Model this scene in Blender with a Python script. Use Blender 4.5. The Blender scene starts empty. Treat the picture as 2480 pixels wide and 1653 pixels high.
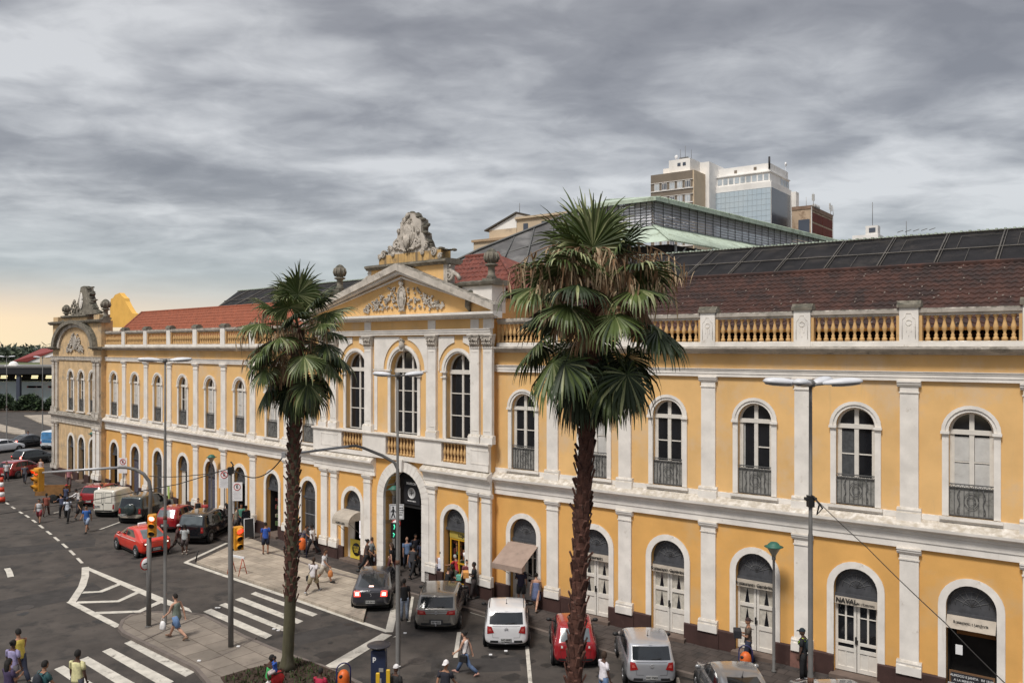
import bpy, bmesh, math, random
from mathutils import Vector, Matrix
from mathutils.bvhtree import BVHTree
R = math.radians
random.seed(7)
scene = bpy.context.scene
COL = scene.collection
# ---------------------------------------------------------------- camera
CAM_Z = 11.35
cam_d = bpy.data.cameras.new('camera'); cam = bpy.data.objects.new('camera', cam_d); COL.objects.link(cam)
cam.location = (0, 0, CAM_Z); cam.rotation_euler = (R(90), 0, 0)
cam_d.sensor_width = 36; cam_d.lens = 29.03; cam_d.shift_y = 0.00544
cam_d.clip_start = 0.1; cam_d.clip_end = 6000
scene.camera = cam
# ---------------------------------------------------------------- light and sky
scene.view_settings.view_transform = 'Standard'; scene.view_settings.look = 'None'
scene.view_settings.exposure = 0.22; scene.view_settings.gamma = 1
SUN_EL, SUN_AZ = R(58), R(215)      # azimuth clockwise from +Y: high behind the camera, through the cloud
sd = bpy.data.lights.new('sun', 'SUN'); sd.energy = 2.7; sd.angle = R(13); sd.color = (1.0, 0.95, 0.88)
sun = bpy.data.objects.new('sun', sd); COL.objects.link(sun)
dv = Vector((math.sin(SUN_AZ) * math.cos(SUN_EL), math.cos(SUN_AZ) * math.cos(SUN_EL), math.sin(SUN_EL)))
sun.rotation_euler = dv.to_track_quat('Z', 'Y').to_euler(); sun.location = dv * 60
def make_world():
    w = bpy.data.worlds.new('World'); scene.world = w; w.use_nodes = True
    nt = w.node_tree; N = nt.nodes; L = nt.links; N.clear()
    out = N.new('ShaderNodeOutputWorld'); bg = N.new('ShaderNodeBackground'); L.new(bg.outputs[0], out.inputs[0])
    def M(op, a, b=None, c=None, clamp=False):
        n = N.new('ShaderNodeMath'); n.operation = op; n.use_clamp = clamp
        for i, v in enumerate((a, b, c)):
            if v is None: continue
            if isinstance(v, (int, float)): n.inputs[i].default_value = v
            else: L.new(v, n.inputs[i])
        return n.outputs[0]
    def ramp(f, stops):
        n = N.new('ShaderNodeValToRGB'); L.new(f, n.inputs[0]); e = n.color_ramp.elements
        while len(e) < len(stops): e.new(0.5)
        for k, (p, c) in enumerate(stops): e[k].position = p; e[k].color = (*c, 1)
        return n.outputs[0]
    def mix(f, a, b, mode='MIX'):
        n = N.new('ShaderNodeMix'); n.data_type = 'RGBA'; n.blend_type = mode
        if isinstance(f, (int, float)): n.inputs[0].default_value = f
        else: L.new(f, n.inputs[0])
        for s, v in ((6, a), (7, b)):
            if isinstance(v, tuple): n.inputs[s].default_value = (*v, 1)
            else: L.new(v, n.inputs[s])
        return n.outputs[2]
    tc = N.new('ShaderNodeTexCoord'); sx = N.new('ShaderNodeSeparateXYZ'); L.new(tc.outputs['Generated'], sx.inputs[0])
    x, y, z = sx.outputs
    zc = M('MAXIMUM', z, 0.0); den = M('ADD', zc, 0.16)
    cx = M('DIVIDE', x, den); cy = M('DIVIDE', y, den)
    cv = N.new('ShaderNodeCombineXYZ'); L.new(cx, cv.inputs[0]); L.new(cy, cv.inputs[1])
    def noise(scale, det, rough, dist, off, sy=1.0):
        mp = N.new('ShaderNodeMapping'); L.new(cv.outputs[0], mp.inputs[0]); mp.inputs['Location'].default_value = off
        mp.inputs['Scale'].default_value = (1.0, sy, 1)
        n = N.new('ShaderNodeTexNoise'); n.inputs['Scale'].default_value = scale; n.inputs['Detail'].default_value = det
        n.inputs['Roughness'].default_value = rough; n.inputs['Distortion'].default_value = dist
        L.new(mp.outputs[0], n.inputs[0]); return n.outputs[0]
    big = noise(0.75, 4, 0.5, 0.3, (5.3, 4.1, 0), 1.2)
    mid = noise(2.1, 6, 0.5, 0.35, (7.7, 1.2, 0), 1.3)
    fine = noise(5.5, 6, 0.55, 0.5, (1.1, 9.2, 3), 1.25)
    f = M('ADD', M('ADD', M('MULTIPLY', big, 0.60), M('MULTIPLY', mid, 0.50)), M('MULTIPLY', fine, 0.21))
    # brighter band of cloud low down, darker overhead layer
    el = M('ARCSINE', zc)
    lift = ramp(el, [(0.0, (0.0,)*3), (0.16, (0.06,)*3), (0.27, (0.05,)*3), (0.36, (-0.0,)*3)])
    lr = N.new('ShaderNodeSeparateColor'); L.new(lift, lr.inputs[0])
    f = M('ADD', f, lr.outputs[0])
    cloud = ramp(f, [(0.54, (0.175, 0.17, 0.174)), (0.63, (0.24, 0.236, 0.24)), (0.70, (0.34, 0.338, 0.34)), (0.81, (0.52, 0.518, 0.515))])
    # horizon: clear pale strip, warm towards the low light at the left
    low = ramp(el, [(0.0, (0.44, 0.45, 0.46)), (0.06, (0.37, 0.40, 0.41)), (0.16, (0.30, 0.33, 0.35))])
    side = M('ADD', M('MULTIPLY', x, -1.0), M('MULTIPLY', y, -0.08))      # 0.2 .. 0.6 to the left of the view
    wf = N.new('ShaderNodeMapRange'); L.new(side, wf.inputs[0]); wf.inputs[1].default_value = 0.05; wf.inputs[2].default_value = 0.48
    hf = N.new('ShaderNodeMapRange'); L.new(el, hf.inputs[0]); hf.inputs[1].default_value = 0.085; hf.inputs[2].default_value = 0.03
    warm = M('MULTIPLY', wf.outputs[0], hf.outputs[0], clamp=True)
    wcol = ramp(el, [(0.0, (0.82, 0.66, 0.42)), (0.05, (0.76, 0.56, 0.38)), (0.11, (0.50, 0.46, 0.42))])
    low2 = mix(warm, low, wcol)
    vf = N.new('ShaderNodeMapRange'); L.new(el, vf.inputs[0]); vf.inputs[1].default_value = 0.03; vf.inputs[2].default_value = 0.17
    vf.interpolation_type = 'SMOOTHSTEP'
    lm = M('MULTIPLY', vf.outputs[0], 1.0, clamp=True)
    col = mix(lm, low2, cloud)
    # the overcast dome is brighter high overhead (above the frame) and behind the viewer
    up = ramp(el, [(0.0, (0.5,)*3), (0.44, (0.5,)*3), (0.8, (1.0,)*3)])
    us = N.new('ShaderNodeSeparateColor'); L.new(up, us.inputs[0])
    back = N.new('ShaderNodeMapRange'); L.new(y, back.inputs[0]); back.inputs[1].default_value = 0.3; back.inputs[2].default_value = -0.5
    back.inputs[3].default_value = 1.0; back.inputs[4].default_value = 0.75
    k = M('MULTIPLY', M('MULTIPLY', us.outputs[0], 2.0), back.outputs[0])
    kc = N.new('ShaderNodeCombineColor'); [L.new(k, kc.inputs[i]) for i in range(3)]
    col = mix(1.0, col, kc.outputs[0], 'MULTIPLY')
    sky = N.new('ShaderNodeTexSky'); sky.sky_type = 'NISHITA'; sky.sun_disc = False
    sky.sun_elevation = SUN_EL; sky.sun_rotation = SUN_AZ
    sk = mix(1.0, sky.outputs[0], (0.02, 0.02, 0.02), 'MULTIPLY')
    col = mix(1.0, col, sk, 'ADD')
    L.new(col, bg.inputs[0]); bg.inputs[1].default_value = 1.0
make_world()

# ---------------------------------------------------------------- materials
MATS = {}
def mat(name, col, rough=0.85, var=0.12, vscale=3.0, col2=None, dirt=None, dscale=1.2, dthr=0.58, ledge=None, streak=None,
        bump=0.0, bscale=40.0, metal=0.0, emit=None, estr=1.0, coat=0.0, spec=0.5, stretch=(1, 1, 1), grid=None):
    if name in MATS: return MATS[name]
    m = bpy.data.materials.new(name); MATS[name] = m; m.use_nodes = True
    nt = m.node_tree; N = nt.nodes; L = nt.links; b = N['Principled BSDF']
    b.inputs['Roughness'].default_value = rough; b.inputs['Metallic'].default_value = metal
    b.inputs['Coat Weight'].default_value = coat; b.inputs['Coat Roughness'].default_value = 0.08
    b.inputs['Specular IOR Level'].default_value = spec
    tc = N.new('ShaderNodeTexCoord')
    def noise(sc, det=5, st=stretch, rg=0.6):
        mp = N.new('ShaderNodeMapping'); L.new(tc.outputs['Object'], mp.inputs[0]); mp.inputs['Scale'].default_value = st
        n = N.new('ShaderNodeTexNoise'); n.inputs['Scale'].default_value = sc; n.inputs['Detail'].default_value = det
        n.inputs['Roughness'].default_value = rg; L.new(mp.outputs[0], n.inputs[0]); return n.outputs[0]
    def mixc(f, a, bb):
        n = N.new('ShaderNodeMix'); n.data_type = 'RGBA'; L.new(f, n.inputs[0])
        for s, v in ((6, a), (7, bb)):
            if isinstance(v, tuple): n.inputs[s].default_value = (*v[:3], 1)
            else: L.new(v, n.inputs[s])
        return n.outputs[2]
    def rmap(f, a, bb, c=0.0, d=1.0):
        n = N.new('ShaderNodeMapRange'); L.new(f, n.inputs[0]); n.inputs[1].default_value = a; n.inputs[2].default_value = bb
        n.inputs[3].default_value = c; n.inputs[4].default_value = d; return n.outputs[0]
    c2 = col2 or tuple(max(0, c * (1 - var)) for c in col)
    c1 = tuple(min(1, c * (1 + var * 0.6)) for c in col) if not col2 else col
    cur = mixc(rmap(noise(vscale), 0.35, 0.68), c1, c2)
    if dirt: cur = mixc(rmap(noise(dscale, 8, rg=0.7), dthr, dthr + 0.14), cur, dirt)
    if streak: cur = mixc(rmap(noise(3.4, 6, (1, 1, 0.08), 0.7), streak[1], streak[1] + 0.16, 0, streak[2]), cur, streak[0])
    if ledge:
        g = N.new('ShaderNodeNewGeometry'); s = N.new('ShaderNodeSeparateXYZ'); L.new(g.outputs['True Normal'], s.inputs[0])
        a = rmap(s.outputs[2], 0.25, 0.6); bb = rmap(noise(5, 6), 0.25, 0.6)
        mm = N.new('ShaderNodeMath'); mm.operation = 'MULTIPLY'; L.new(a, mm.inputs[0]); L.new(bb, mm.inputs[1])
        cur = mixc(mm.outputs[0], cur, ledge)
    if grid:
        mp = N.new('ShaderNodeMapping'); L.new(tc.outputs['Object'], mp.inputs[0]); mp.inputs['Rotation'].default_value = (0, 0, grid[3])
        bk = N.new('ShaderNodeTexBrick'); L.new(mp.outputs[0], bk.inputs[0]); bk.inputs['Scale'].default_value = 1; bk.inputs['Brick Width'].default_value = grid[0]; bk.inputs['Row Height'].default_value = grid[1]; bk.inputs['Mortar Size'].default_value = grid[2]; bk.offset = .5
        bk.inputs['Color1'].default_value = (1, 1, 1, 1); bk.inputs['Color2'].default_value = (.78, .78, .78, 1); bk.inputs['Mortar'].default_value = (.45, .42, .4, 1)
        mm = N.new('ShaderNodeMix'); mm.data_type = 'RGBA'; mm.blend_type = 'MULTIPLY'; mm.inputs[0].default_value = 1; L.new(cur, mm.inputs[6]); L.new(bk.outputs[0], mm.inputs[7]); cur = mm.outputs[2]
    L.new(cur, b.inputs['Base Color'])
    if bump:
        bp = N.new('ShaderNodeBump'); bp.inputs['Strength'].default_value = bump; bp.inputs['Distance'].default_value = 0.02
        L.new(noise(bscale, 6), bp.inputs['Height']); L.new(bp.outputs[0], b.inputs['Normal'])
    if emit:
        b.inputs['Emission Color'].default_value = (*emit, 1); b.inputs['Emission Strength'].default_value = estr
    return m
GR = (0.10, 0.095, 0.08)
m_wall_lo = mat('plaster_ochre', (0.74, 0.41, 0.125), 0.9, 0.13, 0.5, dirt=(0.66, 0.42, 0.19), dscale=0.35, dthr=0.52, streak=((0.50, 0.30, 0.12), 0.60, 0.4), bump=0.25, bscale=30)
m_wall_up = mat('plaster_pale_ochre', (0.78, 0.49, 0.205), 0.9, 0.13, 0.5, dirt=(0.70, 0.50, 0.30), dscale=0.35, dthr=0.52, streak=((0.52, 0.38, 0.22), 0.59, 0.45), bump=0.25, bscale=30)
m_wall_old = mat('plaster_weathered', (0.64, 0.45, 0.25), 0.9, 0.2, 1.5, dirt=(0.33, 0.27, 0.20), dscale=1.0, dthr=0.52, streak=((0.22, 0.19, 0.15), 0.52, 0.6), bump=0.3)
m_trim = mat('trim_white', (0.80, 0.76, 0.71), 0.85, 0.14, 1.3, dirt=(0.52, 0.46, 0.39), dscale=2.2, dthr=0.62, ledge=(0.44, 0.39, 0.32), streak=((0.38, 0.32, 0.25), 0.64, 0.4), bump=0.2)
m_trim_dirty = mat('trim_stained', (0.56, 0.51, 0.45), 0.9, 0.25, 1.6, dirt=(0.26, 0.235, 0.20), dscale=1.5, dthr=0.54, ledge=(0.12, 0.11, 0.09), streak=((0.16, 0.145, 0.12), 0.55, 0.6), bump=0.3)
m_trim_black = mat('stone_mossy', (0.20, 0.18, 0.145), 0.95, 0.4, 2.5, dirt=(0.40, 0.36, 0.30), dscale=2.6, dthr=0.55, ledge=(0.06, 0.06, 0.045), bump=0.5)
m_carved = mat('stone_carved', (0.56, 0.51, 0.45), 0.9, 0.25, 3, dirt=(0.24, 0.21, 0.17), dscale=3.2, dthr=0.50, ledge=(0.16, 0.14, 0.11), bump=0.4)
m_plinth = mat('plinth_brown', (0.055, 0.026, 0.022), 0.8, 0.3, 1.5, dirt=(0.12, 0.07, 0.055), dscale=2.0, dthr=0.6, bump=0.3)
m_balu = mat('baluster_ochre', (0.62, 0.39, 0.17), 0.85, 0.12, 3, dirt=(0.25, 0.16, 0.09), dscale=5, dthr=0.6)
m_wood = mat('painted_wood_white', (0.70, 0.665, 0.61), 0.6, 0.08, 4, dirt=(0.38, 0.34, 0.29), dscale=5, dthr=0.66)
m_shut = mat('shutter_grey_white', (0.56, 0.55, 0.53), 0.7, 0.12, 3, dirt=(0.36, 0.34, 0.31), dscale=4, dthr=0.6)
m_glass = mat('window_glass_dark', (0.012, 0.013, 0.016), 0.06, 0.3, 2, spec=0.6)
m_iron = mat('wrought_iron_grey', (0.10, 0.10, 0.10), 0.7, 0.2, 6)
m_ironback = mat('railing_board_grey', (0.27, 0.265, 0.25), 0.85, 0.25, 3, dirt=(0.12, 0.12, 0.11), dscale=3, dthr=0.5)
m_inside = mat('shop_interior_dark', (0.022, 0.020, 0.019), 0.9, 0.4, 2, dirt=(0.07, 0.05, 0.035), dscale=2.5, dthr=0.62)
m_fan = mat('fanlight_mesh_grey', (0.065, 0.067, 0.075), 0.8, 0.25, 4)
m_tile = mat('clay_tile_old', (0.060, 0.025, 0.018), 0.9, 0.45, 2.0, dirt=(0.028, 0.016, 0.014), dscale=1.1, dthr=0.46, bump=0.4)
m_tile_spot = mat('clay_tile_lichen', (0.16, 0.13, 0.11), 0.9, 0.3, 8)
m_tile_red = mat('clay_tile_red', (0.27, 0.078, 0.038), 0.85, 0.3, 3.5, dirt=(0.17, 0.045, 0.03), dscale=2.0, dthr=0.60, bump=0.3)
m_slate = mat('skylight_dark_glass', (0.013, 0.012, 0.013), 0.6, 0.5, 1.2, spec=.15, dirt=(0.032, 0.028, 0.026), dscale=0.9, dthr=0.52)
m_frame = mat('skylight_steel', (0.105, 0.095, 0.085), 0.7, 0.3, 3)
m_green = mat('roof_green_copper', (0.44, 0.52, 0.43), 0.8, 0.2, 1.2, dirt=(0.16, 0.18, 0.11), dscale=1.3, dthr=0.54)
m_louver = mat('louvre_grey', (0.52, 0.52, 0.56), 0.7, 0.15, 2)
m_asph = mat('asphalt', (0.066, 0.056, 0.049), 0.92, 0.35, 0.55, dirt=(0.030, 0.027, 0.025), dscale=0.8, dthr=0.50, bump=0.5, bscale=60)
m_paint = mat('road_paint', (0.55, 0.52, 0.46), 0.8, 0.2, 2.5, dirt=(0.14, 0.125, 0.11), dscale=2.2, dthr=0.56)
m_pave = mat('pavement_stone', (0.072, 0.058, 0.052), 0.9, 0.35, 1.2, grid=(.5, .5, .02, .7), dirt=(0.035, 0.031, 0.03), dscale=0.9, dthr=0.52, bump=0.5)
m_slab = mat('pavement_slabs', (0.24, 0.205, 0.17), 0.9, 0.25, 0.8, grid=(1.0, 1.0, .02, .75), dirt=(0.15, 0.125, 0.105), dscale=1.0, dthr=0.55, bump=0.4)
m_patch = mat('pavement_pale', (0.42, 0.36, 0.29), 0.9, 0.3, 0.7, grid=(.6, .6, .012, .7), dirt=(0.20, 0.17, 0.14), dscale=0.55, dthr=0.56, bump=0.4)
m_kerb = mat('kerb_granite', (0.15, 0.125, 0.11), 0.9, 0.2, 2, bump=0.3)
m_steel = mat('pole_grey_paint', (0.15, 0.145, 0.14), 0.6, 0.15, 3)
m_galv = mat('galvanised', (0.42, 0.42, 0.43), 0.45, 0.12, 4, metal=0.4)
m_lampw = mat('luminaire_white', (0.62, 0.63, 0.66), 0.4, 0.06, 4)
m_lampglass = mat('luminaire_glass', (0.33, 0.34, 0.35), 0.2, 0.1, 4)
m_black = mat('black_plastic', (0.012, 0.012, 0.013), 0.55, 0.3, 4)
m_white = mat('white_enamel', (0.78, 0.78, 0.79), 0.5, 0.04, 3)
m_red = mat('red_enamel', (0.50, 0.02, 0.015), 0.5, 0.1, 3)
m_rubber = mat('tyre_rubber', (0.013, 0.013, 0.013), 0.85, 0.3, 8)
m_rim = mat('wheel_alloy', (0.38, 0.38, 0.39), 0.35, 0.1, 8, metal=0.7)
m_cable = mat('cable_black', (0.02, 0.017, 0.015), 0.7)

# ---------------------------------------------------------------- mesh builder
class MB:
    def __init__(s): s.v = []; s.f = []; s.mi = []; s.sm = []
    def add(s, vs, fs, mi=0, sm=False):
        o = len(s.v); s.v += [tuple(p) for p in vs]
        for f in fs: s.f.append([o + i for i in f]); s.mi.append(mi); s.sm.append(sm)
        return s
    def box(s, x0, x1, y0, y1, z0, z1, mi=0):
        v = [(x, y, z) for z in (z0, z1) for y in (y0, y1) for x in (x0, x1)]
        return s.add(v, [(0, 2, 3, 1), (4, 5, 7, 6), (0, 1, 5, 4), (2, 6, 7, 3), (0, 4, 6, 2), (1, 3, 7, 5)], mi)
    def cbox(s, x0, x1, y0, y1, z0, z1, c=0.02, mi=0):      # box with its top edges chamfered
        v = [(x0, y0, z0), (x1, y0, z0), (x1, y1, z0), (x0, y1, z0), (x0, y0, z1 - c), (x1, y0, z1 - c), (x1, y1, z1 - c), (x0, y1, z1 - c),
             (x0 + c, y0 + c, z1), (x1 - c, y0 + c, z1), (x1 - c, y1 - c, z1), (x0 + c, y1 - c, z1)]
        f = [(3, 2, 1, 0)] + [(i, (i + 1) % 4, (i + 1) % 4 + 4, i + 4) for i in range(4)] + [(i + 4, (i + 1) % 4 + 4, (i + 1) % 4 + 8, i + 8) for i in range(4)] + [(8, 9, 10, 11)]
        return s.add(v, f, mi)
    def prism(s, poly, y0, y1, mi=0):                        # polygon in (x, z), extruded along y
        n = len(poly); v = [(p[0], y0, p[1]) for p in poly] + [(p[0], y1, p[1]) for p in poly]
        return s.add(v, [list(range(n)), list(range(2 * n - 1, n - 1, -1))] + [(i, i + n, (i + 1) % n + n, (i + 1) % n) for i in range(n)], mi)
    def slab(s, poly, z0, z1, mi=0):                         # polygon in (x, y), extruded along z
        n = len(poly); v = [(p[0], p[1], z0) for p in poly] + [(p[0], p[1], z1) for p in poly]
        return s.add(v, [list(range(n - 1, -1, -1)), list(range(n, 2 * n))] + [(i, (i + 1) % n, (i + 1) % n + n, i + n) for i in range(n)], mi)
    def mould(s, prof, x0, x1, mi=0):                        # profile (out, z), run along x
        n = len(prof); v = [(x0, -p[0], p[1]) for p in prof] + [(x1, -p[0], p[1]) for p in prof]
        return s.add(v, [list(range(n)), list(range(2 * n - 1, n - 1, -1))] + [(i, i + n, (i + 1) % n + n, (i + 1) % n) for i in range(n)], mi)
    def lathe(s, prof, cx=0, cy=0, cz=0, n=12, mi=0, sm=True, sx=1, sy=1):
        v = []; f = []
        for r, z in prof:
            for k in range(n):
                a = 2 * math.pi * k / n; v.append((cx + sx * r * math.cos(a), cy + sy * r * math.sin(a), cz + z))
        for i in range(len(prof) - 1):
            for k in range(n): f.append((i * n + k, i * n + (k + 1) % n, (i + 1) * n + (k + 1) % n, (i + 1) * n + k))
        f.append(list(range(n - 1, -1, -1))); f.append([(len(prof) - 1) * n + k for k in range(n)])
        return s.add(v, f, mi, sm)
    def tube(s, pts, rad, n=6, mi=0, cap=True, sm=True):
        pts = [Vector(p) for p in pts]; m = len(pts)
        if isinstance(rad, (int, float)): rad = [rad] * m
        v = []; f = []; up = None
        for i, p in enumerate(pts):
            d = (pts[min(i + 1, m - 1)] - pts[max(i - 1, 0)]).normalized()
            if up is None: up = Vector((0, 0, 1)) if abs(d.z) < 0.9 else Vector((1, 0, 0))
            a = d.cross(up).normalized(); up = a.cross(d).normalized()
            r = rad[i]; ra, rb = (r, r) if isinstance(r, (int, float)) else r
            for k in range(n):
                t = 2 * math.pi * k / n; v.append(p + a * (ra * math.cos(t)) + up * (rb * math.sin(t)))
        for i in range(m - 1):
            for k in range(n): f.append((i * n + k, i * n + (k + 1) % n, (i + 1) * n + (k + 1) % n, (i + 1) * n + k))
        if cap: f.append(list(range(n - 1, -1, -1))); f.append([(m - 1) * n + k for k in range(n)])
        return s.add(v, f, mi, sm)
    def ball(s, c, r, n=8, mi=0, sc=(1, 1, 1)):
        h = max(3, n // 2 + 1); v = []; f = []
        for i in range(1, h):
            ph = math.pi * i / h
            for k in range(n):
                a = 2 * math.pi * k / n; v.append((c[0] + r * sc[0] * math.sin(ph) * math.cos(a), c[1] + r * sc[1] * math.sin(ph) * math.sin(a), c[2] + r * sc[2] * math.cos(ph)))
        v.append((c[0], c[1], c[2] + r * sc[2])); v.append((c[0], c[1], c[2] - r * sc[2])); T = len(v) - 2
        for i in range(h - 2):
            for k in range(n): f.append((i * n + k, (i + 1) * n + k, (i + 1) * n + (k + 1) % n, i * n + (k + 1) % n))
        for k in range(n): f.append((T, k, (k + 1) % n)); f.append((T + 1, (h - 2) * n + (k + 1) % n, (h - 2) * n + k))
        return s.add(v, f, mi, True)
    def quad(s, a, b, c, d, mi=0): return s.add([a, b, c, d], [(0, 1, 2, 3)], mi)
    def band(s, a, b, z0, zs, y0, y1, n=14, mi=0, rs=1.0):   # arched band: inner / outer half width a / b, springing zs
        def line(w):
            r = [(-w, z0)] + [(-w * math.cos(math.pi * k / n), zs + w * rs * math.sin(math.pi * k / n)) for k in range(n + 1)] + [(w, z0)]
            return r
        i, o = line(a), line(b); m = len(i)
        v = [(p[0], y0, p[1]) for p in i] + [(p[0], y0, p[1]) for p in o] + [(p[0], y1, p[1]) for p in i] + [(p[0], y1, p[1]) for p in o]
        f = []
        for k in range(m - 1):
            f += [(k, k + 1, m + k + 1, m + k), (k, 2 * m + k, 2 * m + k + 1, k + 1), (m + k, m + k + 1, 3 * m + k + 1, 3 * m + k)]
        f += [(0, m, 3 * m, 2 * m), (m - 1, 3 * m - 1, 4 * m - 1, 2 * m - 1)]
        return s.add(v, f, mi)
    def arched(s, a, z0, zs, y, n=14, mi=0, z1=None):        # filled arched panel at depth y
        pts = [(-a, z0), (a, z0)] + [(a * math.cos(math.pi * k / n), zs + a * math.sin(math.pi * k / n)) for k in range(n + 1)]
        return s.add([(p[0], y, p[1]) for p in pts], [list(range(len(pts)))], mi)
    def mesh(s, name, mats):
        me = bpy.data.meshes.new(name); me.from_pydata(s.v, [], s.f)
        for m in (mats if isinstance(mats, (list, tuple)) else [mats]): me.materials.append(m)
        me.polygons.foreach_set('material_index', s.mi); me.polygons.foreach_set('use_smooth', s.sm); me.update()
        return me
    def build(s, name, mats, parent=None, loc=None, rz=None, fix=True):
        me = s.mesh(name, mats)
        if fix:
            bm = bmesh.new(); bm.from_mesh(me); bmesh.ops.recalc_face_normals(bm, faces=bm.faces[:]); bm.to_mesh(me); bm.free()
        return link(me, name, parent, loc, rz)
def split_build(mb, name, m, parent, loc, rz, fix=True, gap=.03):
    """one object for each separate piece of the mesh"""
    n = len(mb.v); par = list(range(n))
    def fd(i):
        while par[i] != i: par[i] = par[par[i]]; i = par[i]
        return i
    for f in mb.f:
        a = fd(f[0])
        for i in f[1:]: par[fd(i)] = a
    comp = {}
    for i in range(n): comp.setdefault(fd(i), []).append(i)
    C = []
    for ids in comp.values():
        xs = [mb.v[i] for i in ids]; C.append([set(ids), [min(q[k] for q in xs) - gap for k in range(3)], [max(q[k] for q in xs) + gap for k in range(3)]])
    done = False
    while not done:
        done = True
        for i in range(len(C)):
            for j in range(i + 1, len(C)):
                if all(C[i][1][k] <= C[j][2][k] and C[j][1][k] <= C[i][2][k] for k in range(3)):
                    C[i] = [C[i][0] | C[j][0], [min(a, b) for a, b in zip(C[i][1], C[j][1])], [max(a, b) for a, b in zip(C[i][2], C[j][2])]]; C.pop(j); done = False; break
            if not done: break
    out = []
    for ids, _, _ in C:
        b = MB(); mp = {}
        for f, mi, sm in zip(mb.f, mb.mi, mb.sm):
            if f[0] in ids:
                for i in f:
                    if i not in mp: mp[i] = len(b.v); b.v.append(mb.v[i])
                b.f.append([mp[i] for i in f]); b.mi.append(mi); b.sm.append(sm)
        if b.f: out.append(b.build(name, m, parent, loc, rz, fix))
    return out
def link(me, name, parent=None, loc=None, rz=None):
    o = bpy.data.objects.new(name, me); COL.objects.link(o)
    if parent: o.parent = parent
    if loc is not None: o.location = loc
    if rz is not None: o.rotation_euler = (0, 0, rz)
    return o
def tag(o, label=None, cat=None, group=None, kind=None):
    if label: o['label'] = label
    if cat: o['category'] = cat
    if group: o['group'] = group
    if kind: o['kind'] = kind
    return o
def thing(name, label, cat, loc=(0, 0, 0), rz=0, group=None):
    o = bpy.data.objects.new(name, None); COL.objects.link(o); o.location = loc; o.rotation_euler = (0, 0, rz)
    return tag(o, label, cat, group)
def dup(o, parent=None, loc=None, rz=None, deep=True):
    c = o.copy(); COL.objects.link(c)
    if parent is not None: c.parent = parent
    if loc is not None: c.location = loc
    if rz is not None: c.rotation_euler = (0, 0, rz)
    if deep:
        for ch in list(o.children): dup(ch, c)
    return c
def text(body, size, name, m, parent, loc, rot, depth=0.004, align='CENTER', shear=0.0, sx=1.0):
    cu = bpy.data.curves.new(name, 'FONT'); cu.body = body; cu.size = size; cu.extrude = depth; cu.align_x = align; cu.align_y = 'CENTER'; cu.shear = shear; cu.offset = size * .03
    t = bpy.data.objects.new(name, cu); COL.objects.link(t); bpy.context.view_layer.update()
    me = bpy.data.meshes.new_from_object(t.evaluated_get(bpy.context.evaluated_depsgraph_get())); bpy.data.objects.remove(t); bpy.data.curves.remove(cu)
    me.materials.clear(); me.materials.append(m); me.name = name
    o = link(me, name, parent); o.location = loc; o.rotation_euler = rot; o.scale = (sx, 1, 1); return o
# ---- the street is measured in metres; these turn surveyed sight lines into ground positions
F = 2000.0
def gnd(x, y, z=0.0):
    D = F * (CAM_Z - z) / (y - 840.0); return Vector(((x - 1240.0) * D / F, D, z))
def at(x, y, D): return Vector(((x - 1240.0) * D / F, D, CAM_Z - (y - 840.0) * D / F))
class Frame:                                                 # a straight stretch of facade: x along, -y out to the street
    def __init__(s, a, b, out=0.0):
        a = Vector(a); b = Vector(b); s.t = (b - a).normalized(); s.n = Vector((s.t.y, -s.t.x)); s.a = a + s.n * out; s.L = (b - a).length
        s.rz = math.atan2(s.t.y, s.t.x); s.loc = Vector((s.a.x, s.a.y, 0))
    def s_at(s, x, out=0.0):
        k = (x - 1240.0) / F; a = s.a + s.n * out            # a + t*s on the ray (k,1)*D
        return (k * a.y - a.x) / (s.t.x - k * s.t.y)
    def sz(s, x, y, out=0.0):
        q = s.s_at(x, out); p = s.a + s.n * out + s.t * q
        return q, CAM_Z - (y - 840.0) * p.y / F
    def w(s, q, out=0.0, z=0.0):
        p = s.a + s.t * q + s.n * out; return Vector((p.x, p.y, z))
A0 = (-33.114, 67.10); B0 = (-10.579, 45.996); C0 = (-0.7477, 37.383); D0 = (15.688, 25.304)
FL = Frame(A0, B0); FC = Frame(B0, C0, 0.35); FR = Frame(C0, D0)
# outward check: n must point to the camera side
assert FL.n.y < 0 and FC.n.y < 0 and FR.n.y < 0
# ---------------------------------------------------------------- ground, road, pavements
RZ = -0.13
def poly_px(pts, z): return [gnd(x, y, z).to_2d() for x, y in pts]
g = MB(); g.slab([(-900, -60), (900, -60), (900, 2500), (-900, 2500)], -0.6, RZ)
tag(g.build('road', m_asph), kind='structure')
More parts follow.
